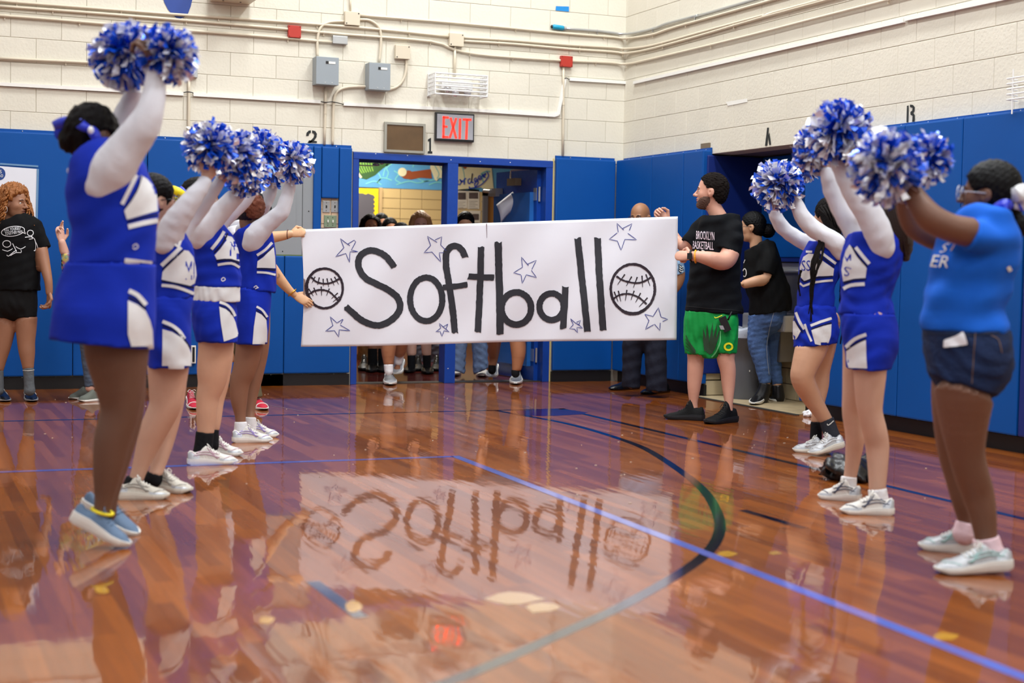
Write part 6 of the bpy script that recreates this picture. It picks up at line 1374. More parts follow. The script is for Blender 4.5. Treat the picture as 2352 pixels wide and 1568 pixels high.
P1 += [[f.pt(1885 + 8 * k, 471 + abs(k - 3), -.05), f.pt(1896 + 7 * k, 490, -.12), f.pt(1908 + 5 * k, 520, -.13), f.pt(1915 + 3 * k, 548, -.10)] for k in range(7)]
P1 += [[f.pt(1934, 640, .02), f.pt(1930, 690, .02), f.pt(1936, 740, .02), f.pt(1930, 790, .02)], [f.pt(1840, 620, -.1), f.pt(1834, 650, -.1), f.pt(1838, 680, -.1)]]
strands(f, P1, .0085, BRD, 'braid', kn=.22)
cheer_arm(f, [(1928, 578, 40, -.12), (1920, 560, 46, -.14), (1895, 542, 40, -.15), (1865, 522, 40, -.15), (1845, 500, 36, -.15), (1832, 474, 32, -.14), (1821, 450, 27, -.13)])
cheer_arm(f, [(1880, 575, 38, .14), (1855, 560, 37, .17), (1825, 543, 35, .18), (1797, 522, 34, .18), (1784, 500, 32, .17), (1776, 478, 28, .16)])
fist(f, 1820, 447, -.13, (1806, 430), f.v, 1.05); fist(f, 1775, 474, .16, (1774, 458), f.v)
top = f.cloth('cheer_top', CBLUE, [f.T([(1873, 705, 86, 0, .13), (1874, 680, 84, 0, .125), (1877, 645, 82, 0, .13), (1885, 610, 98, 0, .145), (1894, 580, 90, 0, .15), (1898, 560, 56, 0, .1)], flat=((0, 0, -1), False))], fold=(.004, .08, 41))
f.cloth('skirt', CBLUE, [f.T([(1872, 690, 84, 0, .13), (1873, 730, 98, 0, .16), (1874, 762, 104, 0, .175), (1872, 792, 96, 0, .175)], flat=((0, 0, 1), nz(np.array((0, 0, -1.0)) + .12 * f.r)))], fold=(.004, .08, 42)); sk_ = [o for o in f.root.children if o.name.startswith('skirt')][0]
f.decal(top, [(1846, 590), (1858, 582), (1874, 584), (1880, 592), (1915, 617), (1913, 633), (1880, 634), (1848, 645), (1838, 634), (1838, 612)], CPANEL, 'chest_panel'); f.dline(top, [(1884, 578), (1902, 592), (1919, 605)], 6, CPANEL, 'trim_stripe'); f.dline(top, [(1882, 586), (1900, 600), (1916, 613)], 3, CNAVY, 'trim_line'); f.dline(top, [(1852, 578), (1866, 578)], 5, CPANEL, 'trim_stripe')
f.dline(top, [(1840, 641), (1848, 647), (1872, 638), (1912, 634)], 3.5, CNAVY, 'trim_line', n=1); f.dline(top, [(1838, 650), (1846, 657), (1870, 648), (1912, 643)], 5, CPANEL, 'trim_stripe', n=1); f.dtext(top, 'SS', 1842, 598, 1862, 622, CBLUE, 'chest_lettering')
f.decal(sk_, [(1864, 758), (1885, 750), (1909, 744), (1908, 770), (1900, 795), (1872, 790)], CPANEL, 'skirt_panel'); f.decal(sk_, [(1822, 730), (1832, 748), (1840, 760), (1832, 775), (1822, 788)], CPANEL, 'skirt_panel'); f.dline(sk_, [(1829, 717), (1837, 738), (1848, 756)], 6, CPANEL, 'trim_stripe'); f.dline(sk_, [(1862, 748), (1885, 739), (1909, 731)], 6, CPANEL, 'trim_stripe'); f.dline(sk_, [(1864, 756), (1886, 748), (1909, 741)], 3.5, CNAVY, 'trim_line'); f.dline(sk_, [(1849, 744), (1856, 765), (1864, 784)], 5, CPANEL, 'trim_stripe'); f.dline(sk_, [(1825, 730), (1835, 750), (1845, 764)], 3, CNAVY, 'trim_line')
bow(f, None, [[(1932, 505, -.04), (1944, 512, -.08), (1950, 528, -.08), (1952, 545, -.05)], [(1938, 508, -.02), (1952, 512, -.04), (1964, 526, -.04)], [(1940, 520, -.04), (1950, 534, -.06), (1968, 548, -.04)]], RIB, wd=.045)
BV['legs'] = BVHTree.FromPolygons(f.parts[0][0].tolist(), f.parts[0][1].tolist())
project_ring = [(1835 + 3.2 * math.cos(a), 781 + 5 * math.sin(a)) for a in np.linspace(0, 6.28, 14)]
V = []; 
for i, q in enumerate(project_ring): V += [np.array(q) * 1.0 + (.6, 0), np.array(q) - (.6, 0)]
project(BV['legs'], V, [[2 * i, 2 * i + 1, 2 * i + 3, 2 * i + 2] for i in range(13)], mat('tattoo_ink', (120, 96, 84), .7), 'thigh_tattoo', f.root, .002)
shoe(f, G(1859, 1046), G(1938, 1046) + (0, 0, .055), MESHS, mat('sole_cream', (216, 212, 200), .5), LACEW, stripe=mat('shoe_silver_trim', (210, 212, 216), .25, .6), width=.10, sole_t=(.036, .024)); shoe(f, G(1822, 1036), G(1906, 1043), MESHS, mat('sole_cream', (216, 212, 200), .5), LACEW, stripe=mat('shoe_silver_trim', (210, 212, 216), .25, .6), width=.10)
s1 = f.cloth('sock', cloth('sock_charcoal', (44, 46, 54), bscale=40), [f.T([(1898, 962, 34), (1908, 992, 36), (1912, 1004, 38)], flat=(True, False))], vox=.006); f.cloth('sock', SBLACK, [f.T([(1875, 968, 26, .12), (1874, 1005, 28, .12)], flat=(True, False))], vox=.007)
f.dline(s1, [(1900, 973), (1903, 976), (1914, 966)], 1.8, WSOLE, 'sock_mark')
f.finish()

# ===== man in green shorts
f = Fig('bearded man in black t-shirt and green shorts holding the right end of the banner', 11.12, skin('ruddy', (205, 152, 130)), (1600, 965), 9)
f.skinpart([f.T([(1650, 510, 84, 0, .14), (1645, 600, 104, 0, .13), (1640, 700, 100, 0, .13)]), f.T([(1608, 740, 54), (1600, 800, 44), (1598, 825, 38), (1597, 850, 37), (1594, 890, 30), (1593, 926, 19), (1595, 950, 20)]), f.T([(1660, 740, 56, -.05), (1666, 800, 46, -.07), (1667, 825, 40, -.08), (1672, 850, 36, -.08), (1673, 885, 30, -.08), (1674, 930, 18, -.1), (1674, 955, 20, -.1)]),
             f.T([(1672, 530, 46, -.1), (1680, 560, 44, -.14), (1672, 592, 42, -.18), (1655, 600, 40, -.22), (1630, 594, 33, -.26), (1605, 589, 25, -.24), (1590, 588, 22, -.2)]),
             f.T([(1605, 530, 36, .1), (1588, 556, 34, .1), (1574, 566, 30, .22), (1556, 552, 24, .32), (1540, 524, 20, .36), (1534, 508, 18, .34)])], .0085, .025)
head(f, (1634, 441), -96, 3, size=1.12, neck=(f.pt(1652, 500), .062), male=True, lips=(178, 104, 98))
HM = mat('man_hair', (26, 20, 18), .9, bump=.8, bscale=160, spec=.12); cap_hair(f, HM, .006, fold=(.006, .015, 9), front=.005, low=-.075)
H_ = f.hd; S = Sdf(.0045, .012, (.002, .012, 4)); ax_ = (H_['F'], H_['L'], H_['U']); h = H_['h']; z = H_['z']
S.ell(h(.030, 0, -.074), (.053 * z, .055 * z, .046 * z), ax_); S.ell(h(.062, 0, -.088), (.032 * z, .032 * z, .030 * z), ax_); S.ell(h(.020, 0, -.045), (.046 * z, .0665 * z, .060 * z), ax_); S.ell(h(.038, 0, -.052), (.046 * z, .0655 * z, .05 * z), ax_); S.ell(h(.080, 0, -.044), (.0175 * z, .030 * z, .007 * z), ax_)
S.cut(h(0.02, 0, -.012), UP * .8 + H_['F'] * .55); S.ell(h(.095, 0, -.057), (.018 * z, .019 * z, .009 * z), ax_, sub=True); S.cut(h(-.012, 0, 0), -H_['F'])
v, ff = S.mesh(); link('beard', v, ff, mat('beard_hair', (92, 66, 54), .85, bump=.6, bscale=200), f.root, True)
hand(f, f.pt(1588, 588, -.2), f.pt(1566, 587, -.16) - f.pt(1588, 588, -.2), nz(f.v * .7 - UP * .3), -1, (75, 85, 50), 1.08, vox=.0034); hand(f, f.pt(1534, 508, .30), UP * .5 - f.r * .6 , -f.v, 1, ((45, 80, 30)), 1.05)
BT = cloth('black_tee', (12, 14, 18), bscale=10, spec=.15)
top = f.cloth('t_shirt', BT, [f.T([(1640, 717, 132, 0, .17), (1640, 660, 122, 0, .16), (1645, 590, 112, 0, .155), (1652, 545, 104, 0, .165), (1655, 515, 96, 0, .16), (1655, 495, 60, 0, .1)], flat=(nz(np.array((0, 0, -1.0)) - .03 * f.r), False)), f.T([(1676, 515, 48, -.08), (1682, 545, 52, -.12), (1672, 578, 54, -.14)], flat=(False, True)), f.T([(1620, 515, 44, .1), (1600, 540, 46, .1), (1584, 562, 42, .1)], flat=(False, True))], fold=(.006, .10, 51), vox=.008)
def narrow(txt, x0, y0, x1, y1, skew=0): f.dtext(top, txt, x0, y0, x1, y1, mat('print_pinkwhite', (232, 214, 226), .7), 'shirt_lettering', off=.004, skew=skew)
narrow('BROOKLYN', 1600, 530, 1641, 549, 3); narrow('BASKETBALL', 1592, 553, 1639, 571, 3)
for q in ([(1600, 580), (1604, 576), (1608, 580)], [(1612, 575), (1618, 577), (1616, 583)]): f.dline(top, q, 2.5, WSOLE, 'shirt_print')
f.dline(top, [(1576, 703), (1640, 709), (1704, 714)], 1.2, mat('seam_black', (8, 8, 10), .8), 'hem_seam')
GS = cloth('green_shorts', (10, 142, 62), bscale=9, rough=.6)
sh = f.cloth('shorts', GS, [f.T([(1634, 705, 118, 0, .16), (1632, 745, 118, 0, .16)], flat=((0, 0, 1), False)), f.T([(1610, 740, 76, 0, .13), (1603, 780, 66, 0, .12), (1603, 812, 60, 0, .115)], flat=(False, (0, 0, -1))), f.T([(1658, 740, 76, -.04, .13), (1662, 780, 66, -.06, .12), (1664, 810, 56, -.06, .11)], flat=(False, (0, 0, -1))), f.T([(1634, 760, 60, -.06, .10), (1632, 800, 50, -.07, .07), (1630, 822, 32, -.07, .05)], flat=(False, (0, 0, -1)))], fold=(.005, .07, 52), vox=.0075, k=.02)
LEAFG = mat('leaf_dark_green', (34, 62, 40), .7); YEL = mat('yellow_emblem', (236, 228, 28), .6)
for b, tp_, w_ in (((1621, 806), (1615, 752), 6), ((1626, 810), (1624, 742), 6), ((1630, 813), (1637, 738), 6), ((1634, 811), (1647, 742), 6), ((1638, 805), (1655, 752), 5)):
    f.decal(sh, [(tp_[0], tp_[1]), ((b[0] + tp_[0]) / 2 + w_ / 2 + 1, (b[1] + tp_[1]) / 2), (b[0] + w_ * .5, b[1]), (b[0] - w_ * .5, b[1]), ((b[0] + tp_[0]) / 2 - w_ / 2, (b[1] + tp_[1]) / 2)], LEAFG, 'leaf_print')
for k in range(5): f.dline(sh, [(1576, 770 + 8 * k), (1584, 786 + 5 * k), (1598, 806 + 2 * k)], 1.8, LEAFG, 'leaf_print')
f.dline(sh, [(1655, 760), (1654, 785), (1646, 806), (1634, 820)], 3, mat('mesh_pale_green', (96, 190, 120), .7), 'hem_trim')
f.dline(sh, [(1641, 727), (1644, 730), (1659, 724)], 1.8, YEL, 'shorts_mark'); 
f.dline(sh, [(1673 + 8.5 * math.cos(a), 796 + 7.5 * math.sin(a)) for a in np.linspace(0, 2 * math.pi, 14)], 4.2, YEL, 'shorts_letter')
rd = MB(); rd.obox(f.pt(1665, 744, -.2), f.r * .9 + UP * .4, f.v, UP * .9 - f.r * .4, .028, .02, .055); rd.build('radio', mat('radio_black', (16, 16, 20), .4), f.root)
MB().tube([f.pt(1672, 735, -.2), f.pt(1681, 715, -.2)], [.007, .005], 8).build('radio_antenna', BLACKV, f.root, True); MB().obox(f.pt(1658, 752, -.222), f.r, f.v, UP * .9 - f.r * .4, .014, .004, .016).build('radio_display', mat('radio_grey', (150, 152, 156), .4), f.root)
MB().tube([f.pt(1587 + 2 * math.sin(a), 588 + 12.5 * math.cos(a), -.2 + .042 * math.sin(a)) for a in np.linspace(0, 6.28, 18)], .008, 8).obox(f.pt(1584, 588, -.248), f.r, f.v, UP, .018, .007, .022).build('wrist_watch', mat('watch_black', (18, 20, 24), .4), f.root)
MB().tube([f.pt(1598 + 2.5 * math.sin(a), 589 + 14 * math.cos(a), -.22 + .048 * math.sin(a)) for a in np.linspace(0, 6.28, 18)], .006, 8).build('wrist_band', mat('band_orange', (244, 164, 30), .5), f.root)
BS = mat('shoe_black', (7, 7, 8), .7, bump=.3, bscale=140, spec=.2); BSO = mat('sole_black', (26, 27, 31), .6, spec=.3)
LB = mat('lace_black', (22, 22, 26), .7)
shoe(f, G(1526, 961), G(1617, 966), BS, BSO, LB, width=.12, sole_t=(.044, .032), tongue=.15, hi=.025); shoe(f, G(1622, 974), G(1690, 968), BS, BSO, LB, width=.12, sole_t=(.044, .032), tongue=.15, hi=.025)
f.finish()

# ===== woman in black tee and jeans
f = Fig('woman in black t-shirt and blue jeans with a low bun, by the bin', 12.62, skin('light_brown', (190, 144, 112)), (1770, 920), 10)
f.skinpart([f.T([(1745, 580, 70), (1758, 650, 80), (1765, 710, 84)]), f.T([(1750, 730, 50), (1746, 800, 38), (1757, 860, 26), (1754, 908, 24)]), f.T([(1775, 730, 48, .1), (1776, 820, 34, .14), (1783, 870, 22, .16), (1788, 908, 22, .16)]),
             f.T([(1765, 570, 34, -.1), (1766, 610, 32, -.14), (1757, 640, 28, -.16), (1735, 646, 24, -.2), (1712, 652, 20, -.2)])], .010, .025)
head(f, (1728, 522), -98, -4, size=1.02, neck=(f.pt(1736, 565), .052), lips=(140, 82, 78)); glasses(f, mat('glasses_dark', (20, 24, 34), .3), .022)
cap_hair(f, BLACKHAIR, .009, front=.020, fold=(.0035, .014, 12), extra=[dict(ell=f.pt(1764, 530, 0), r=(.062, .062, .060), k=.006)])
hand(f, f.pt(1712, 652, -.2), -f.r, -UP, 1, (30, 30, 20), .95)
top = f.cloth('t_shirt', cloth('soft_black_tee', (12, 12, 13), bscale=9, spec=.15), [f.T([(1768, 718, 96, 0, .17), (1768, 680, 96, 0, .175), (1756, 640, 96, 0, .165), (1750, 600, 84, 0, .16), (1744, 575, 66, 0, .15), (1738, 562, 44, 0, .1)], flat=(nz(np.array((0, 0, -1.0)) + .15 * f.r), False)), f.T([(1762, 572, 42, -.06), (1764, 600, 44, -.12), (1757, 630, 42, -.15)], flat=(False, True))], fold=(.006, .10, 61))
f.dline(top, [(1711 + 4 * math.cos(a), 626 + 9 * math.sin(a)) for a in np.linspace(0, 6.28, 12)], 2, WSOLE, 'shirt_letter'); f.dline(top, [(1709, 604), (1712, 596)], 1.5, WSOLE, 'shirt_letter')
jn = f.cloth('jeans', cloth('blue_jeans', (70, 96, 142), bscale=45, var=.22, vscale=9), [f.T([(1766, 700, 88, 0, .15), (1764, 725, 84, 0, .15)], flat=((0, 0, 1), False)), f.T([(1752, 725, 66), (1743, 765, 52), (1741, 792, 46), (1750, 830, 38), (1755, 860, 31), (1759, 880, 26)], flat=(False, True)), f.T([(1778, 730, 54, .1), (1775, 790, 42, .14), (1779, 840, 32, .16), (1784, 868, 25, .16), (1786, 882, 23, .16)], flat=(False, True))], fold=(.004, .05, 62))
f.dline(jn, [(1778, 715), (1766, 760), (1760, 800), (1766, 860)], 1.2, mat('stitch_pale', (150, 160, 178), .8), 'seam')
PB = mat('leather_black', (20, 20, 22), .3)
f.cloth('shoe_collar', PB, [f.T([(1759, 880, 27), (1754, 900, 30), (1748, 914, 34)], flat=(True, False))], vox=.007); f.cloth('shoe_collar', PB, [f.T([(1786, 884, 24, .16), (1788, 912, 30, .16)], flat=(True, False))], vox=.007)
shoe(f, G(1730, 932) + (0, 0, .004), G(1762, 912) + (0, 0, .03), PB, WSOLE, LB, width=.11, sole_t=(.036, .028), tongue=.15, hi=.05); shoe(f, f.pt(1770, 922, .16), f.pt(1800, 920, .2), PB, WSOLE, LB, width=.10, sole_t=(.03, .024), tongue=.15, hi=.05)
f.finish()

# ===== bald man behind the banner
f = Fig('bald officer in navy trousers and light blue uniform shirt mostly hidden behind the banner', 13.05, skin('brown_bald', (150, 104, 72)), (1470, 900), 11)
f.skinpart([f.T([(1480, 540, 90, 0, .14), (1482, 640, 96, 0, .14), (1482, 740, 90, 0, .13)]), f.T([(1455, 760, 40), (1450, 880, 24)]), f.T([(1500, 760, 40), (1505, 890, 24)]), f.T([(1530, 545, 36), (1552, 600, 32), (1560, 640, 26), (1540, 670, 22), (1515, 660, 18)])], .012, .03)
head(f, (1470, 500), -25, -6, size=1.05, neck=(f.pt(1478, 545), .06)); glasses(f, mat('glasses_dark', (20, 24, 34), .3), .022)
f.cloth('uniform_shirt', cloth('uniform_blue', (140, 172, 204), bscale=20), [f.T([(1482, 730, 100, 0, .15), (1482, 640, 104, 0, .155), (1482, 560, 108, 0, .16), (1480, 535, 70, 0, .1)], flat=((0, 0, -1), False)), f.T([(1528, 550, 38), (1548, 590, 36), (1560, 630, 32)], flat=(False, True)), f.T([(1436, 550, 38), (1424, 600, 34), (1422, 630, 32)], flat=(False, True))], fold=(.005, .08, 71))
up_ = [o for o in f.root.children if o.name.startswith('uniform_shirt')][0]
f.decal(up_, [(1558, 606), (1568, 612), (1571, 628), (1566, 632), (1558, 622)], mat('patch_navy', (20, 34, 60), .7), 'sleeve_patch')
for k in range(3): f.dline(up_, [(1560, 610 + 5 * k), (1564, 614 + 5 * k), (1568, 612 + 5 * k)], 1.6, WSOLE, 'chevron', off=.006)
f.cloth('trousers', cloth('navy_trousers', (24, 26, 40), bscale=20), [f.T([(1482, 715, 98, 0, .15), (1482, 760, 98, 0, .14)]), f.T([(1458, 760, 54), (1452, 820, 46), (1450, 870, 42), (1450, 890, 42)], flat=(False, True)), f.T([(1504, 760, 54, -.04), (1506, 820, 50, -.06), (1508, 875, 48, -.08), (1508, 897, 48, -.08)], flat=(False, True))], fold=(.004, .10, 72))
OX = mat('oxford_black', (14, 14, 16), .25)
shoe(f, G(1400, 896), G(1466, 893), OX, OX, None, width=.11, sole_t=(.03, .02)); shoe(f, G(1475, 906), G(1534, 900), OX, OX, None, width=.11, sole_t=(.03, .02))
f.finish()

# ===== curly-haired woman at the far left
f = Fig('woman with ginger-brown curls in a black t-shirt with white stick figures, far left', 11.55, skin('mid_brown', (150, 104, 78)), (40, 918), 12)
f.skinpart([f.T([(38, 530, 84, 0, .15), (38, 600, 94, 0, .15), (36, 680, 92, 0, .15)]), f.T([(58, 700, 56), (60, 745, 48), (60, 785, 40), (62, 810, 36), (65, 850, 24), (67, 895, 22)]), f.T([(8, 700, 56, 0), (12, 745, 48), (6, 790, 40), (-2, 820, 36), (-6, 860, 24), (-4, 900, 22)]),
             f.T([(84, 530, 34, 0), (94, 570, 30, -.02), (103, 610, 25, -.04), (111, 645, 19, -.06), (113, 672, 16, -.06)])], .0095, .025)
head(f, (33, 466), 52, -3, size=1.08, neck=(f.pt(30, 510), .055), lips=(140, 84, 78), chub=1.14)
CUR = mat('ginger_curls', (140, 84, 34), .55, bump=.7, bscale=120, var=.35, vscale=30)
cap_hair(f, CUR, .022, front=.012, fold=(.011, .035, 13), extra=[dict(pts=[f.pt(14, 450, .02), f.pt(2, 480, .0), f.pt(-6, 520, -.02)], ra=np.array((.075, .06, .04)), rb=np.array((.08, .06, .04)), k=.02), dict(pts=[f.pt(50, 440, .06), f.pt(60, 475, .06), f.pt(68, 505, .03), f.pt(76, 525, -.02)], ra=np.array((.04, .04, .035, .015)), rb=np.array((.05, .05, .04, .02)), k=.02)])
rs = np.random.RandomState(7); pth = []
for k in range(44):
    s_ = k % 2; x0 = (56 + 6 * rs.rand()) if s_ else (10 + 10 * rs.rand()); xe = (64 + 16 * rs.rand()) if s_ else (-14 + 22 * rs.rand()); ye = (508 + 20 * rs.rand()) if s_ else (515 + 18 * rs.rand())
    y0 = 432 + 14 * rs.rand(); q = []
    for j in range(13):
        t_ = j / 12; q.append(f.pt(x0 + (xe - x0) * t_ ** 1.3 + 2.6 * math.sin(j * 2.1 + k), y0 + (ye - y0) * t_, -.06 - .05 * t_ + .02 * math.cos(j * 2.1 + k) + (.10 if s_ else -.03) * rs.rand() + (.05 if s_ else 0)))
    pth.append(q)
strands(f, pth, .0075, CUR, 'curl', 5)
MB().tube([f.pt(13 + 4 * math.cos(a), 481 + 7 * math.sin(a), -.12) for a in np.linspace(0, 6.28, 18)], .0014, 5).build('hoop_earring', SILVER, f.root)
hand(f, f.pt(113, 672, -.06), -UP, -f.r * .8 - f.v * .3, -1, (35, 45, 30), 1.0)
top = f.cloth('t_shirt', BLACKC, [f.T([(38, 666, 104, 0, .175), (38, 620, 104, 0, .175), (38, 570, 102, 0, .175), (38, 532, 100, 0, .17), (34, 512, 76, 0, .13), (31, 504, 50, 0, .09)], flat=((0, 0, -1), False)), f.T([(76, 520, 42), (88, 548, 40), (98, 572, 38)], flat=(False, True)), f.T([(0, 520, 42), (-14, 548, 40), (-22, 572, 38)], flat=(False, True))], fold=(.005, .10, 81))
WP = mat('white_print', (226, 226, 230), .7); e = [(30 + 26 * math.cos(a), 531 + 11 * math.sin(a) - .12 * 26 * math.cos(a)) for a in np.linspace(.5, .5 + 6.0, 22)]
f.dline(top, e + [(58, 537), (52, 533)], 1.4, WP, 'speech_bubble', n=2); f.dtext(top, 'PULL YOURSELF', 10, 525, 48, 532, WP, 'bubble_lettering', skew=-5); f.dtext(top, 'TOGETHER MAN', 12, 533, 51, 540, WP, 'bubble_lettering', skew=-5)
for q in ([(69 + 7 * math.cos(a), 535 + 6.5 * math.sin(a)) for a in np.linspace(0, 6.28, 14)], [(71, 541), (74, 545), (79, 549), (82, 560), (80, 575), (77, 575)], [(82, 556), (86, 564), (88, 574), (85, 575)], [(72, 544), (64, 544), (57, 545)], [(72, 544), (74, 548), (66, 549)], [(16 + 9 * math.cos(a), 560 + 7.5 * math.sin(a)) for a in np.linspace(0, 6.28, 14)], [(6, 573), (18, 577), (29, 571)], [(29, 559), (38, 578)], [(36, 566), (47, 572), (58, 566)], [(16, 585), (20, 588), (32, 578), (38, 575)], [(24, 587), (36, 580), (48, 580), (48, 574)]):
    f.dline(top, q, 1.5, WP, 'stick_figure', n=2)
f.cloth('shorts', cloth('black_shorts', (12, 12, 14), bscale=12), [f.T([(36, 655, 98, 0, .16), (34, 690, 96, 0, .155)]), f.T([(56, 690, 56), (59, 728, 52)], flat=(False, (0, 0, -1))), f.T([(8, 690, 60), (9, 728, 54)], flat=(False, (0, 0, -1)))], fold=(.003, .08, 82))
s1 = f.cloth('sock', SGREY, [f.T([(65, 845, 25), (67, 880, 23), (68, 896, 26)], flat=(True, False))], vox=.006); f.cloth('sock', SGREY, [f.T([(-5, 850, 25), (-4, 896, 25)], flat=(True, False))], vox=.008); f.dline(s1, [(53, 850), (65, 851), (78, 849)], 1.2, WSOLE, 'sock_stripe')
shoe(f, G(74, 924), G(64, 902), PB, mat('sole_grey', (150, 150, 150), .5), LB, width=.10, stripe=WSOLE, style='three', sole_t=(.02, .02)); shoe(f, G(14, 924), G(-10, 905), PB, mat('sole_grey', (150, 150, 150), .5), LB, width=.10, stripe=WSOLE, style='three', sole_t=(.02, .02))
f.finish()

# ===== person in a floral sleeve behind the tall cheerleader
f = Fig('person in floral sleeve and grey jeans hidden behind the tallest cheerleader', 11.72, skin('pale', (212, 164, 146)), (205, 920), 13)
f.skinpart([f.T([(215, 540, 70), (215, 640, 76), (215, 710, 76)]), f.T([(205, 740, 40), (207, 890, 22)]), f.T([(235, 740, 40, .1), (238, 890, 22, .1)]), f.T([(180, 560, 30), (162, 625, 27), (156, 600, 24, -.06), (148, 578, 21, -.08), (142, 556, 17, -.1)])], .011, .025)
head(f, (222, 478), 70, neck=(f.pt(220, 520), .05), vox=.007); cap_hair(f, BROWNHAIR, .014, vox=.008)
hand(f, f.pt(142, 555, -.1), f.pt(139, 540, -.1) - f.pt(142, 555, -.1), -f.v * .7 + f.r * .5, 1, size=1.0, fingers=[(8, 12, 8), (18, 30, 20), (45, 60, 40), (55, 70, 40)], tcurl=.6)
FL = mat('floral_cloth', (206, 192, 120), .8); nt = FL.node_tree; vv = nt.nodes.new('ShaderNodeTexVoronoi'); vv.inputs['Scale'].default_value = 55; cr = nt.nodes.new('ShaderNodeValToRGB'); cr.color_ramp.interpolation = 'CONSTANT'
gp = nt.nodes.new('ShaderNodeNewGeometry'); nt.links.new(gp.outputs['Position'], vv.inputs['Vector']); sx = nt.nodes.new('ShaderNodeSeparateColor'); nt.links.new(vv.outputs['Color'], sx.inputs[0]); nt.links.new(sx.outputs[0], cr.inputs[0])
el = cr.color_ramp.elements; el[0].color = lin((214, 196, 110)); el[1].position = .4; el[1].color = lin((150, 170, 130)); q = el.new(.6); q.color = lin((220, 120, 130)); q = el.new(.75); q.color = lin((60, 66, 84)); q = el.new(.88); q.color = lin((140, 190, 214)); nt.links.new(cr.outputs[0], nt.nodes['Principled BSDF'].inputs['Base Color'])
f.cloth('floral_blouse', FL, [f.T([(215, 700, 82, 0, .15), (215, 600, 84, 0, .15), (215, 540, 80, 0, .14), (218, 520, 40, 0, .08)], flat=((0, 0, -1), False)), f.T([(184, 545, 36), (163, 620, 34), (157, 604, 32, -.05), (155, 580, 27, -.07)], flat=(False, True))], fold=(.004, .05, 91))
f.cloth('jeans', cloth('grey_jeans', (74, 84, 100), bscale=45, var=.2, vscale=10), [f.T([(215, 690, 84, 0, .14), (215, 740, 84, 0, .13)]), f.T([(204, 740, 50), (205, 820, 36), (208, 888, 25)], flat=(False, True)), f.T([(232, 740, 50, .1), (236, 820, 36, .1), (238, 888, 25, .1)], flat=(False, True))], fold=(.003, .05, 92))
GSH = mat('shoe_greygreen', (92, 96, 88), .8)
shoe(f, G(162, 918), G(212, 912), GSH, WSOLE, None, width=.10, sole_t=(.022, .018), tongue=.085); shoe(f, G(181, 923), G(234, 920), GSH, WSOLE, None, width=.10, sole_t=(.022, .018), tongue=.085)
f.finish()

# ===== people in the doorway, mostly behind the banner
def walker(label, d, sk_, x, head_px, legs, shoes, topm, botm, hairm, seed, hyaw=0, long_hair=False, trousers=None, sox=None, size=1.0, sh_mats=None, pitch=-4):
    f = Fig(label, d, sk_, (x, 880), seed); hy = head_px[1]; s = f.s; g = proj(np.array(list(f.root.location)))[1]
    hip = g - .88 * s * size; sho = hy + .24 * s
    tb = [f.T([(x, sho, .30 * s, 0, .10), (x, (sho + hip) / 2, .28 * s, 0, .10), (x, hip, .30 * s, 0, .11)])] + [f.T(l) for l in legs]
    for q in (-1, 1): tb.append(f.T([(x + q * .17 * s, sho + .02 * s, .09 * s), (x + q * .22 * s, sho + .28 * s, .075 * s), (x + q * .20 * s, sho + .50 * s, .055 * s, -.05)]))
    f.skinpart(tb, .013, .03); head(f, head_px, hyaw, pitch, size=size, neck=(f.pt(x, sho), .05), vox=.006)
    for q in (-1, 1): hand(f, f.pt(x + q * .20 * s, sho + .50 * s, -.05), -UP, -f.v, q, (35, 40, 30), .95, vox=.005)
    ex = []
    if long_hair:
        for q in (-1, 1): ex.append(dict(pts=[f.hd['h'](.0, q * .07, .06), f.hd['h'](.01, q * .095, -.03), f.hd['h'](.02, q * .10, -.14), f.hd['h'](.02, q * .09, -.22)], ra=np.array((.035, .032, .03, .02)), rb=np.array((.05, .05, .04, .03)), k=.02))
    cap_hair(f, hairm, .013, front=.004 if long_hair else .012, fold=(.003, .02, seed), extra=ex)
    f.cloth('top', topm, [f.T([(x, hip + .05 * s, .36 * s, 0, .14), (x, (sho + hip) / 2, .33 * s, 0, .13), (x, sho + .04 * s, .36 * s, 0, .13), (x, sho - .03 * s, .16 * s, 0, .07)], flat=((0, 0, -1), False))] + [f.T([(x + q * .15 * s, sho + .02 * s, .12 * s), (x + q * .20 * s, sho + .22 * s, .11 * s)], flat=(False, True)) for q in (-1, 1)], fold=(.005, .09, seed), vox=.012)
    if trousers: f.cloth('trousers', botm, [f.T([(x, hip - .03 * s, .33 * s, 0, .13), (x, hip + .1 * s, .33 * s, 0, .12)])] + [f.T(l, flat=(False, True)) for l in trousers], fold=(.006, .07, seed), vox=.011)
    else: f.cloth('shorts', botm, [f.T([(x, hip - .03 * s, .33 * s, 0, .13), (x, hip + .12 * s, .34 * s, 0, .13)])] + [f.T([(l[0][0], l[0][1], .18 * s), (l[0][0], hip + .30 * s, .18 * s)], flat=(False, (0, 0, -1))) for l in legs], fold=(.004, .07, seed), vox=.012)
    for l in (sox or []): f.cloth('sock', l[0], [f.T(l[1], flat=(True, False))], vox=.008)
    for i, q in enumerate(shoes):
        a, b = (np.array(q[0]), np.array(q[1])); sm = sh_mats or (MESHS, WSOLE, LACEW); shoe(f, a, b, sm[0], sm[1], sm[2], width=.122, tongue=.135, hi=.02, sole_t=(.04, .032))
    f.finish(); return f
def gz_(px, py, d): p = P(px, py, d); return p
d_ = 13.75
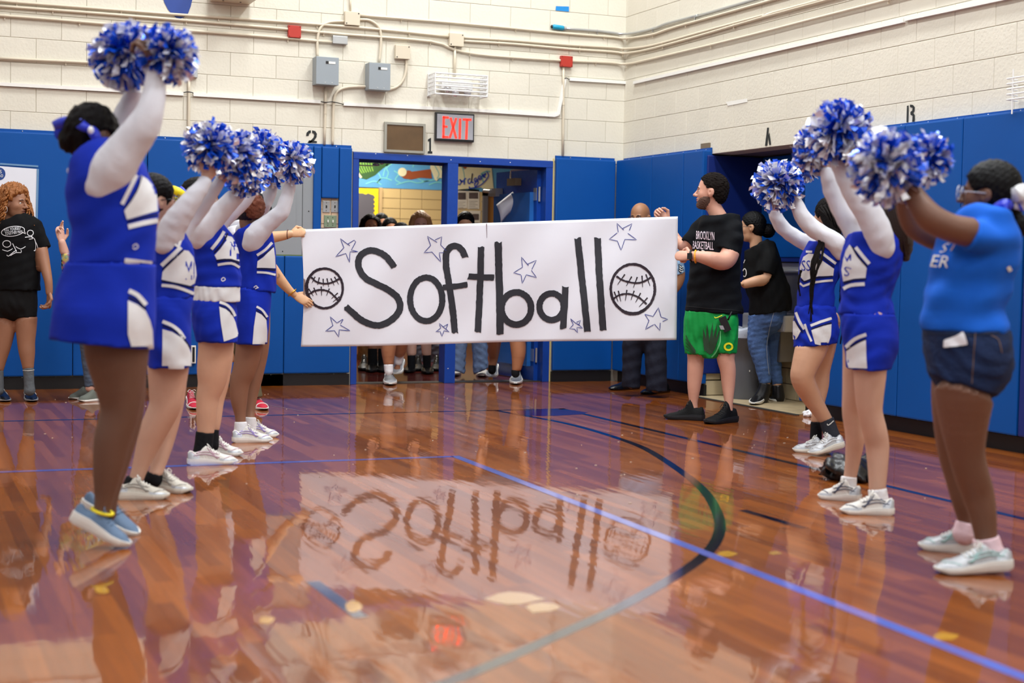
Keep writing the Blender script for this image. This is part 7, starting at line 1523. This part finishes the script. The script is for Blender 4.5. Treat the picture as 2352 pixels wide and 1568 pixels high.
walker('walker in white ankle socks and silver sneakers striding out left of the post', d_, skin('tan_w1', (160, 106, 74)), 908, (921, 545), [[(902, 700, 40), (893, 790, 36), (892, 830, 24), (893, 852, 20)], [(920, 700, 40), (920, 790, 34, .2), (915, 820, 22, .28), (912, 850, 18, .3)]], [(G(897, 886) + (0, 0, .002), G(893, 868) + (0, 0, .01)), (P(908, 862, 14.0), P(922, 832, 14.25))], cloth('w_grey', (90, 90, 96)), cloth('w_black', (24, 24, 28)), DARKHAIR, 101, -5, sox=[(SWHITE, [(892, 836, 22), (893, 852, 20)]), (SWHITE, [(918, 812, 22, .3), (915, 830, 20, .3)])])
d_ = 14.05
walker('walker with dark socks and grey running shoes stepping out right of the post', d_, skin('tan_w3', (168, 112, 78)), 1160, (1160, 556), [[(1178, 700, 40), (1190, 795, 36), (1189, 830, 27), (1184, 862, 17)], [(1148, 700, 40, .1), (1135, 795, 30, .5), (1134, 820, 22, .6), (1130, 845, 17, .6)]], [(G(1184, 884), G(1189, 862) + (0, 0, .0)), (P(1128, 869, 14.75), P(1138, 842, 14.9))], cloth('w_teal', (40, 90, 110)), cloth('w_black', (24, 24, 28)), DARKHAIR, 102, 0, sox=[(SBLACK, [(1184, 849, 20), (1184, 858, 19)]), (SBLACK, [(1131, 838, 18, .6), (1130, 850, 20, .6)])])
d_ = 15.4
walker('fair-haired girl looking down in the doorway, navy socks and black shoes', d_, skin('pale_w5', (216, 168, 146)), 960, (966, 514), [[(946, 700, 34), (945, 795, 24), (946, 825, 19), (945, 850, 15)], [(975, 700, 34), (979, 795, 24), (980, 825, 19), (981, 850, 15)]], [(G(938, 857), G(950, 842)), (G(983, 860), G(978, 845))], cloth('w_white', (200, 198, 200)), cloth('w_black', (24, 24, 28)), mat('light_brown_hair', (176, 132, 88), .5, bump=.4, bscale=120), 103, 4, True, sox=[(SBLACK, [(945, 815, 19), (945, 848, 17)]), (SBLACK, [(980, 815, 19), (981, 848, 17)])], sh_mats=(PB, BSO, LB), pitch=-16)
d_ = 14.9
walker('short-haired student in baggy light jeans and white sneakers right of the door post', d_, skin('tan_w4', (196, 146, 112)), 1078, (1069, 517), [[(1060, 700, 34), (1054, 840, 22)], [(1098, 700, 34), (1102, 840, 22)]], [(G(1042, 864), G(1052, 848)), (G(1108, 866), G(1106, 850))], cloth('w_black', (24, 24, 28)), cloth('light_jeans', (118, 140, 176), bscale=40, var=.2, vscale=12), BLACKHAIR, 104, 0, trousers=[[(1062, 690, 46), (1054, 800, 36), (1051, 845, 36), (1050, 852, 36)], [(1094, 690, 46), (1102, 800, 36), (1104, 845, 36), (1105, 852, 36)]], sh_mats=(MESHW, WSOLE, LACEW), pitch=-14)
d_ = 15.6
walker('dark-haired girl peering over the banner at the left of the doorway, black boots', d_, skin('tan_w6', (176, 122, 92)), 855, (851, 521), [[(852, 700, 34), (856, 795, 24), (855, 845, 18)], [(875, 700, 34), (878, 795, 24), (880, 845, 18)]], [(G(853, 856), G(857, 842)), (G(880, 856), G(880, 842))], cloth('w_black', (24, 24, 28)), cloth('w_black', (24, 24, 28)), DARKHAIR, 105, 10, True, sox=[(SBLACK, [(857, 800, 24), (855, 852, 22)]), (SBLACK, [(879, 800, 24), (880, 852, 22)])], sh_mats=(PB, BSO, LB))
d_ = 17.4
walker('student with dark hair behind two others in the doorway', d_, skin('tan_w6', (176, 122, 92)), 878, (876, 516), [[(835, 760, 30), (832, 830, 20)], [(868, 760, 30), (868, 830, 20)]], [(G(836, 852), G(836, 840)), (G(868, 852), G(868, 840))], cloth('w_tan', (170, 140, 100)), cloth('camo_print', (170, 136, 96), var=.6, vscale=16), BLACKHAIR, 106, 20, trousers=[[(850, 740, 40), (838, 800, 34), (836, 842, 30)], [(870, 740, 40), (868, 800, 34), (868, 842, 30)]], sh_mats=(PB, BSO, LB))
walker('student with dark wavy hair just over the banner left of the fair-haired girl', 17.0, skin('tan_w6', (176, 122, 92)), 900, (896, 527), [[(1000, 760, 30), (1002, 830, 20)], [(960, 760, 30), (960, 830, 20)]], [(G(1003, 853), G(1003, 842)), (G(960, 853), G(960, 842))], cloth('w_grey', (90, 90, 96)), cloth('w_greytrouser', (92, 94, 108)), BLACKHAIR, 107, 15, trousers=[[(985, 740, 40), (1000, 800, 32), (1002, 844, 30)], [(962, 740, 40), (960, 800, 32), (960, 844, 30)]], sh_mats=(PB, BSO, LB))

# ------------------------------------------------------------------ pompoms
POM = [((288, 122), 76, 5.95, 'left one of the two big pompoms over the tallest cheerleader, mostly behind her wrist', 1), ((386, 118), 66, 5.75, 'right one of the two big pompoms over the tallest cheerleader', 2),
       ((484, 333), 60, 7.05, 'leftmost pompom of the cluster above the left row', 3), ((543, 352), 58, 7.3, 'pompom right of the leftmost in the cluster above the left row', 4),
       ((566, 392), 52, 8.2, 'lowest pompom of the cluster above the left row', 5), ((600, 345), 52, 8.55, 'pompom in the middle top of the cluster above the left row', 6), ((630, 375), 44, 9.5, 'small pompom partly hidden in the cluster above the left row', 7), ((674, 366), 46, 9.2, 'rightmost pompom of the left row, above the grey panel', 8),
       ((2036, 374), 84, 5.6, 'largest pompom at the right, held by the woman in blue t-shirt', 9), ((2128, 358), 58, 5.95, 'pompom nearest the right photo edge, behind the largest one', 10),
       ((1928, 296), 72, 6.95, 'highest pompom of the right row, beside the stencilled letters', 11), ((1880, 338), 56, 7.4, 'darker pompom under the highest one in the right row', 12),
       ((1786, 419), 56, 9.1, 'leftmost pompom of the right row, in front of the niche', 13), ((1850, 378), 36, 9.5, 'small dark pompom under the niche ceiling in the right row', 14)]
for c, r, d, lab, sd in POM: pompom(c, r, lab, sd, d, n=760 if r > 50 else 560)
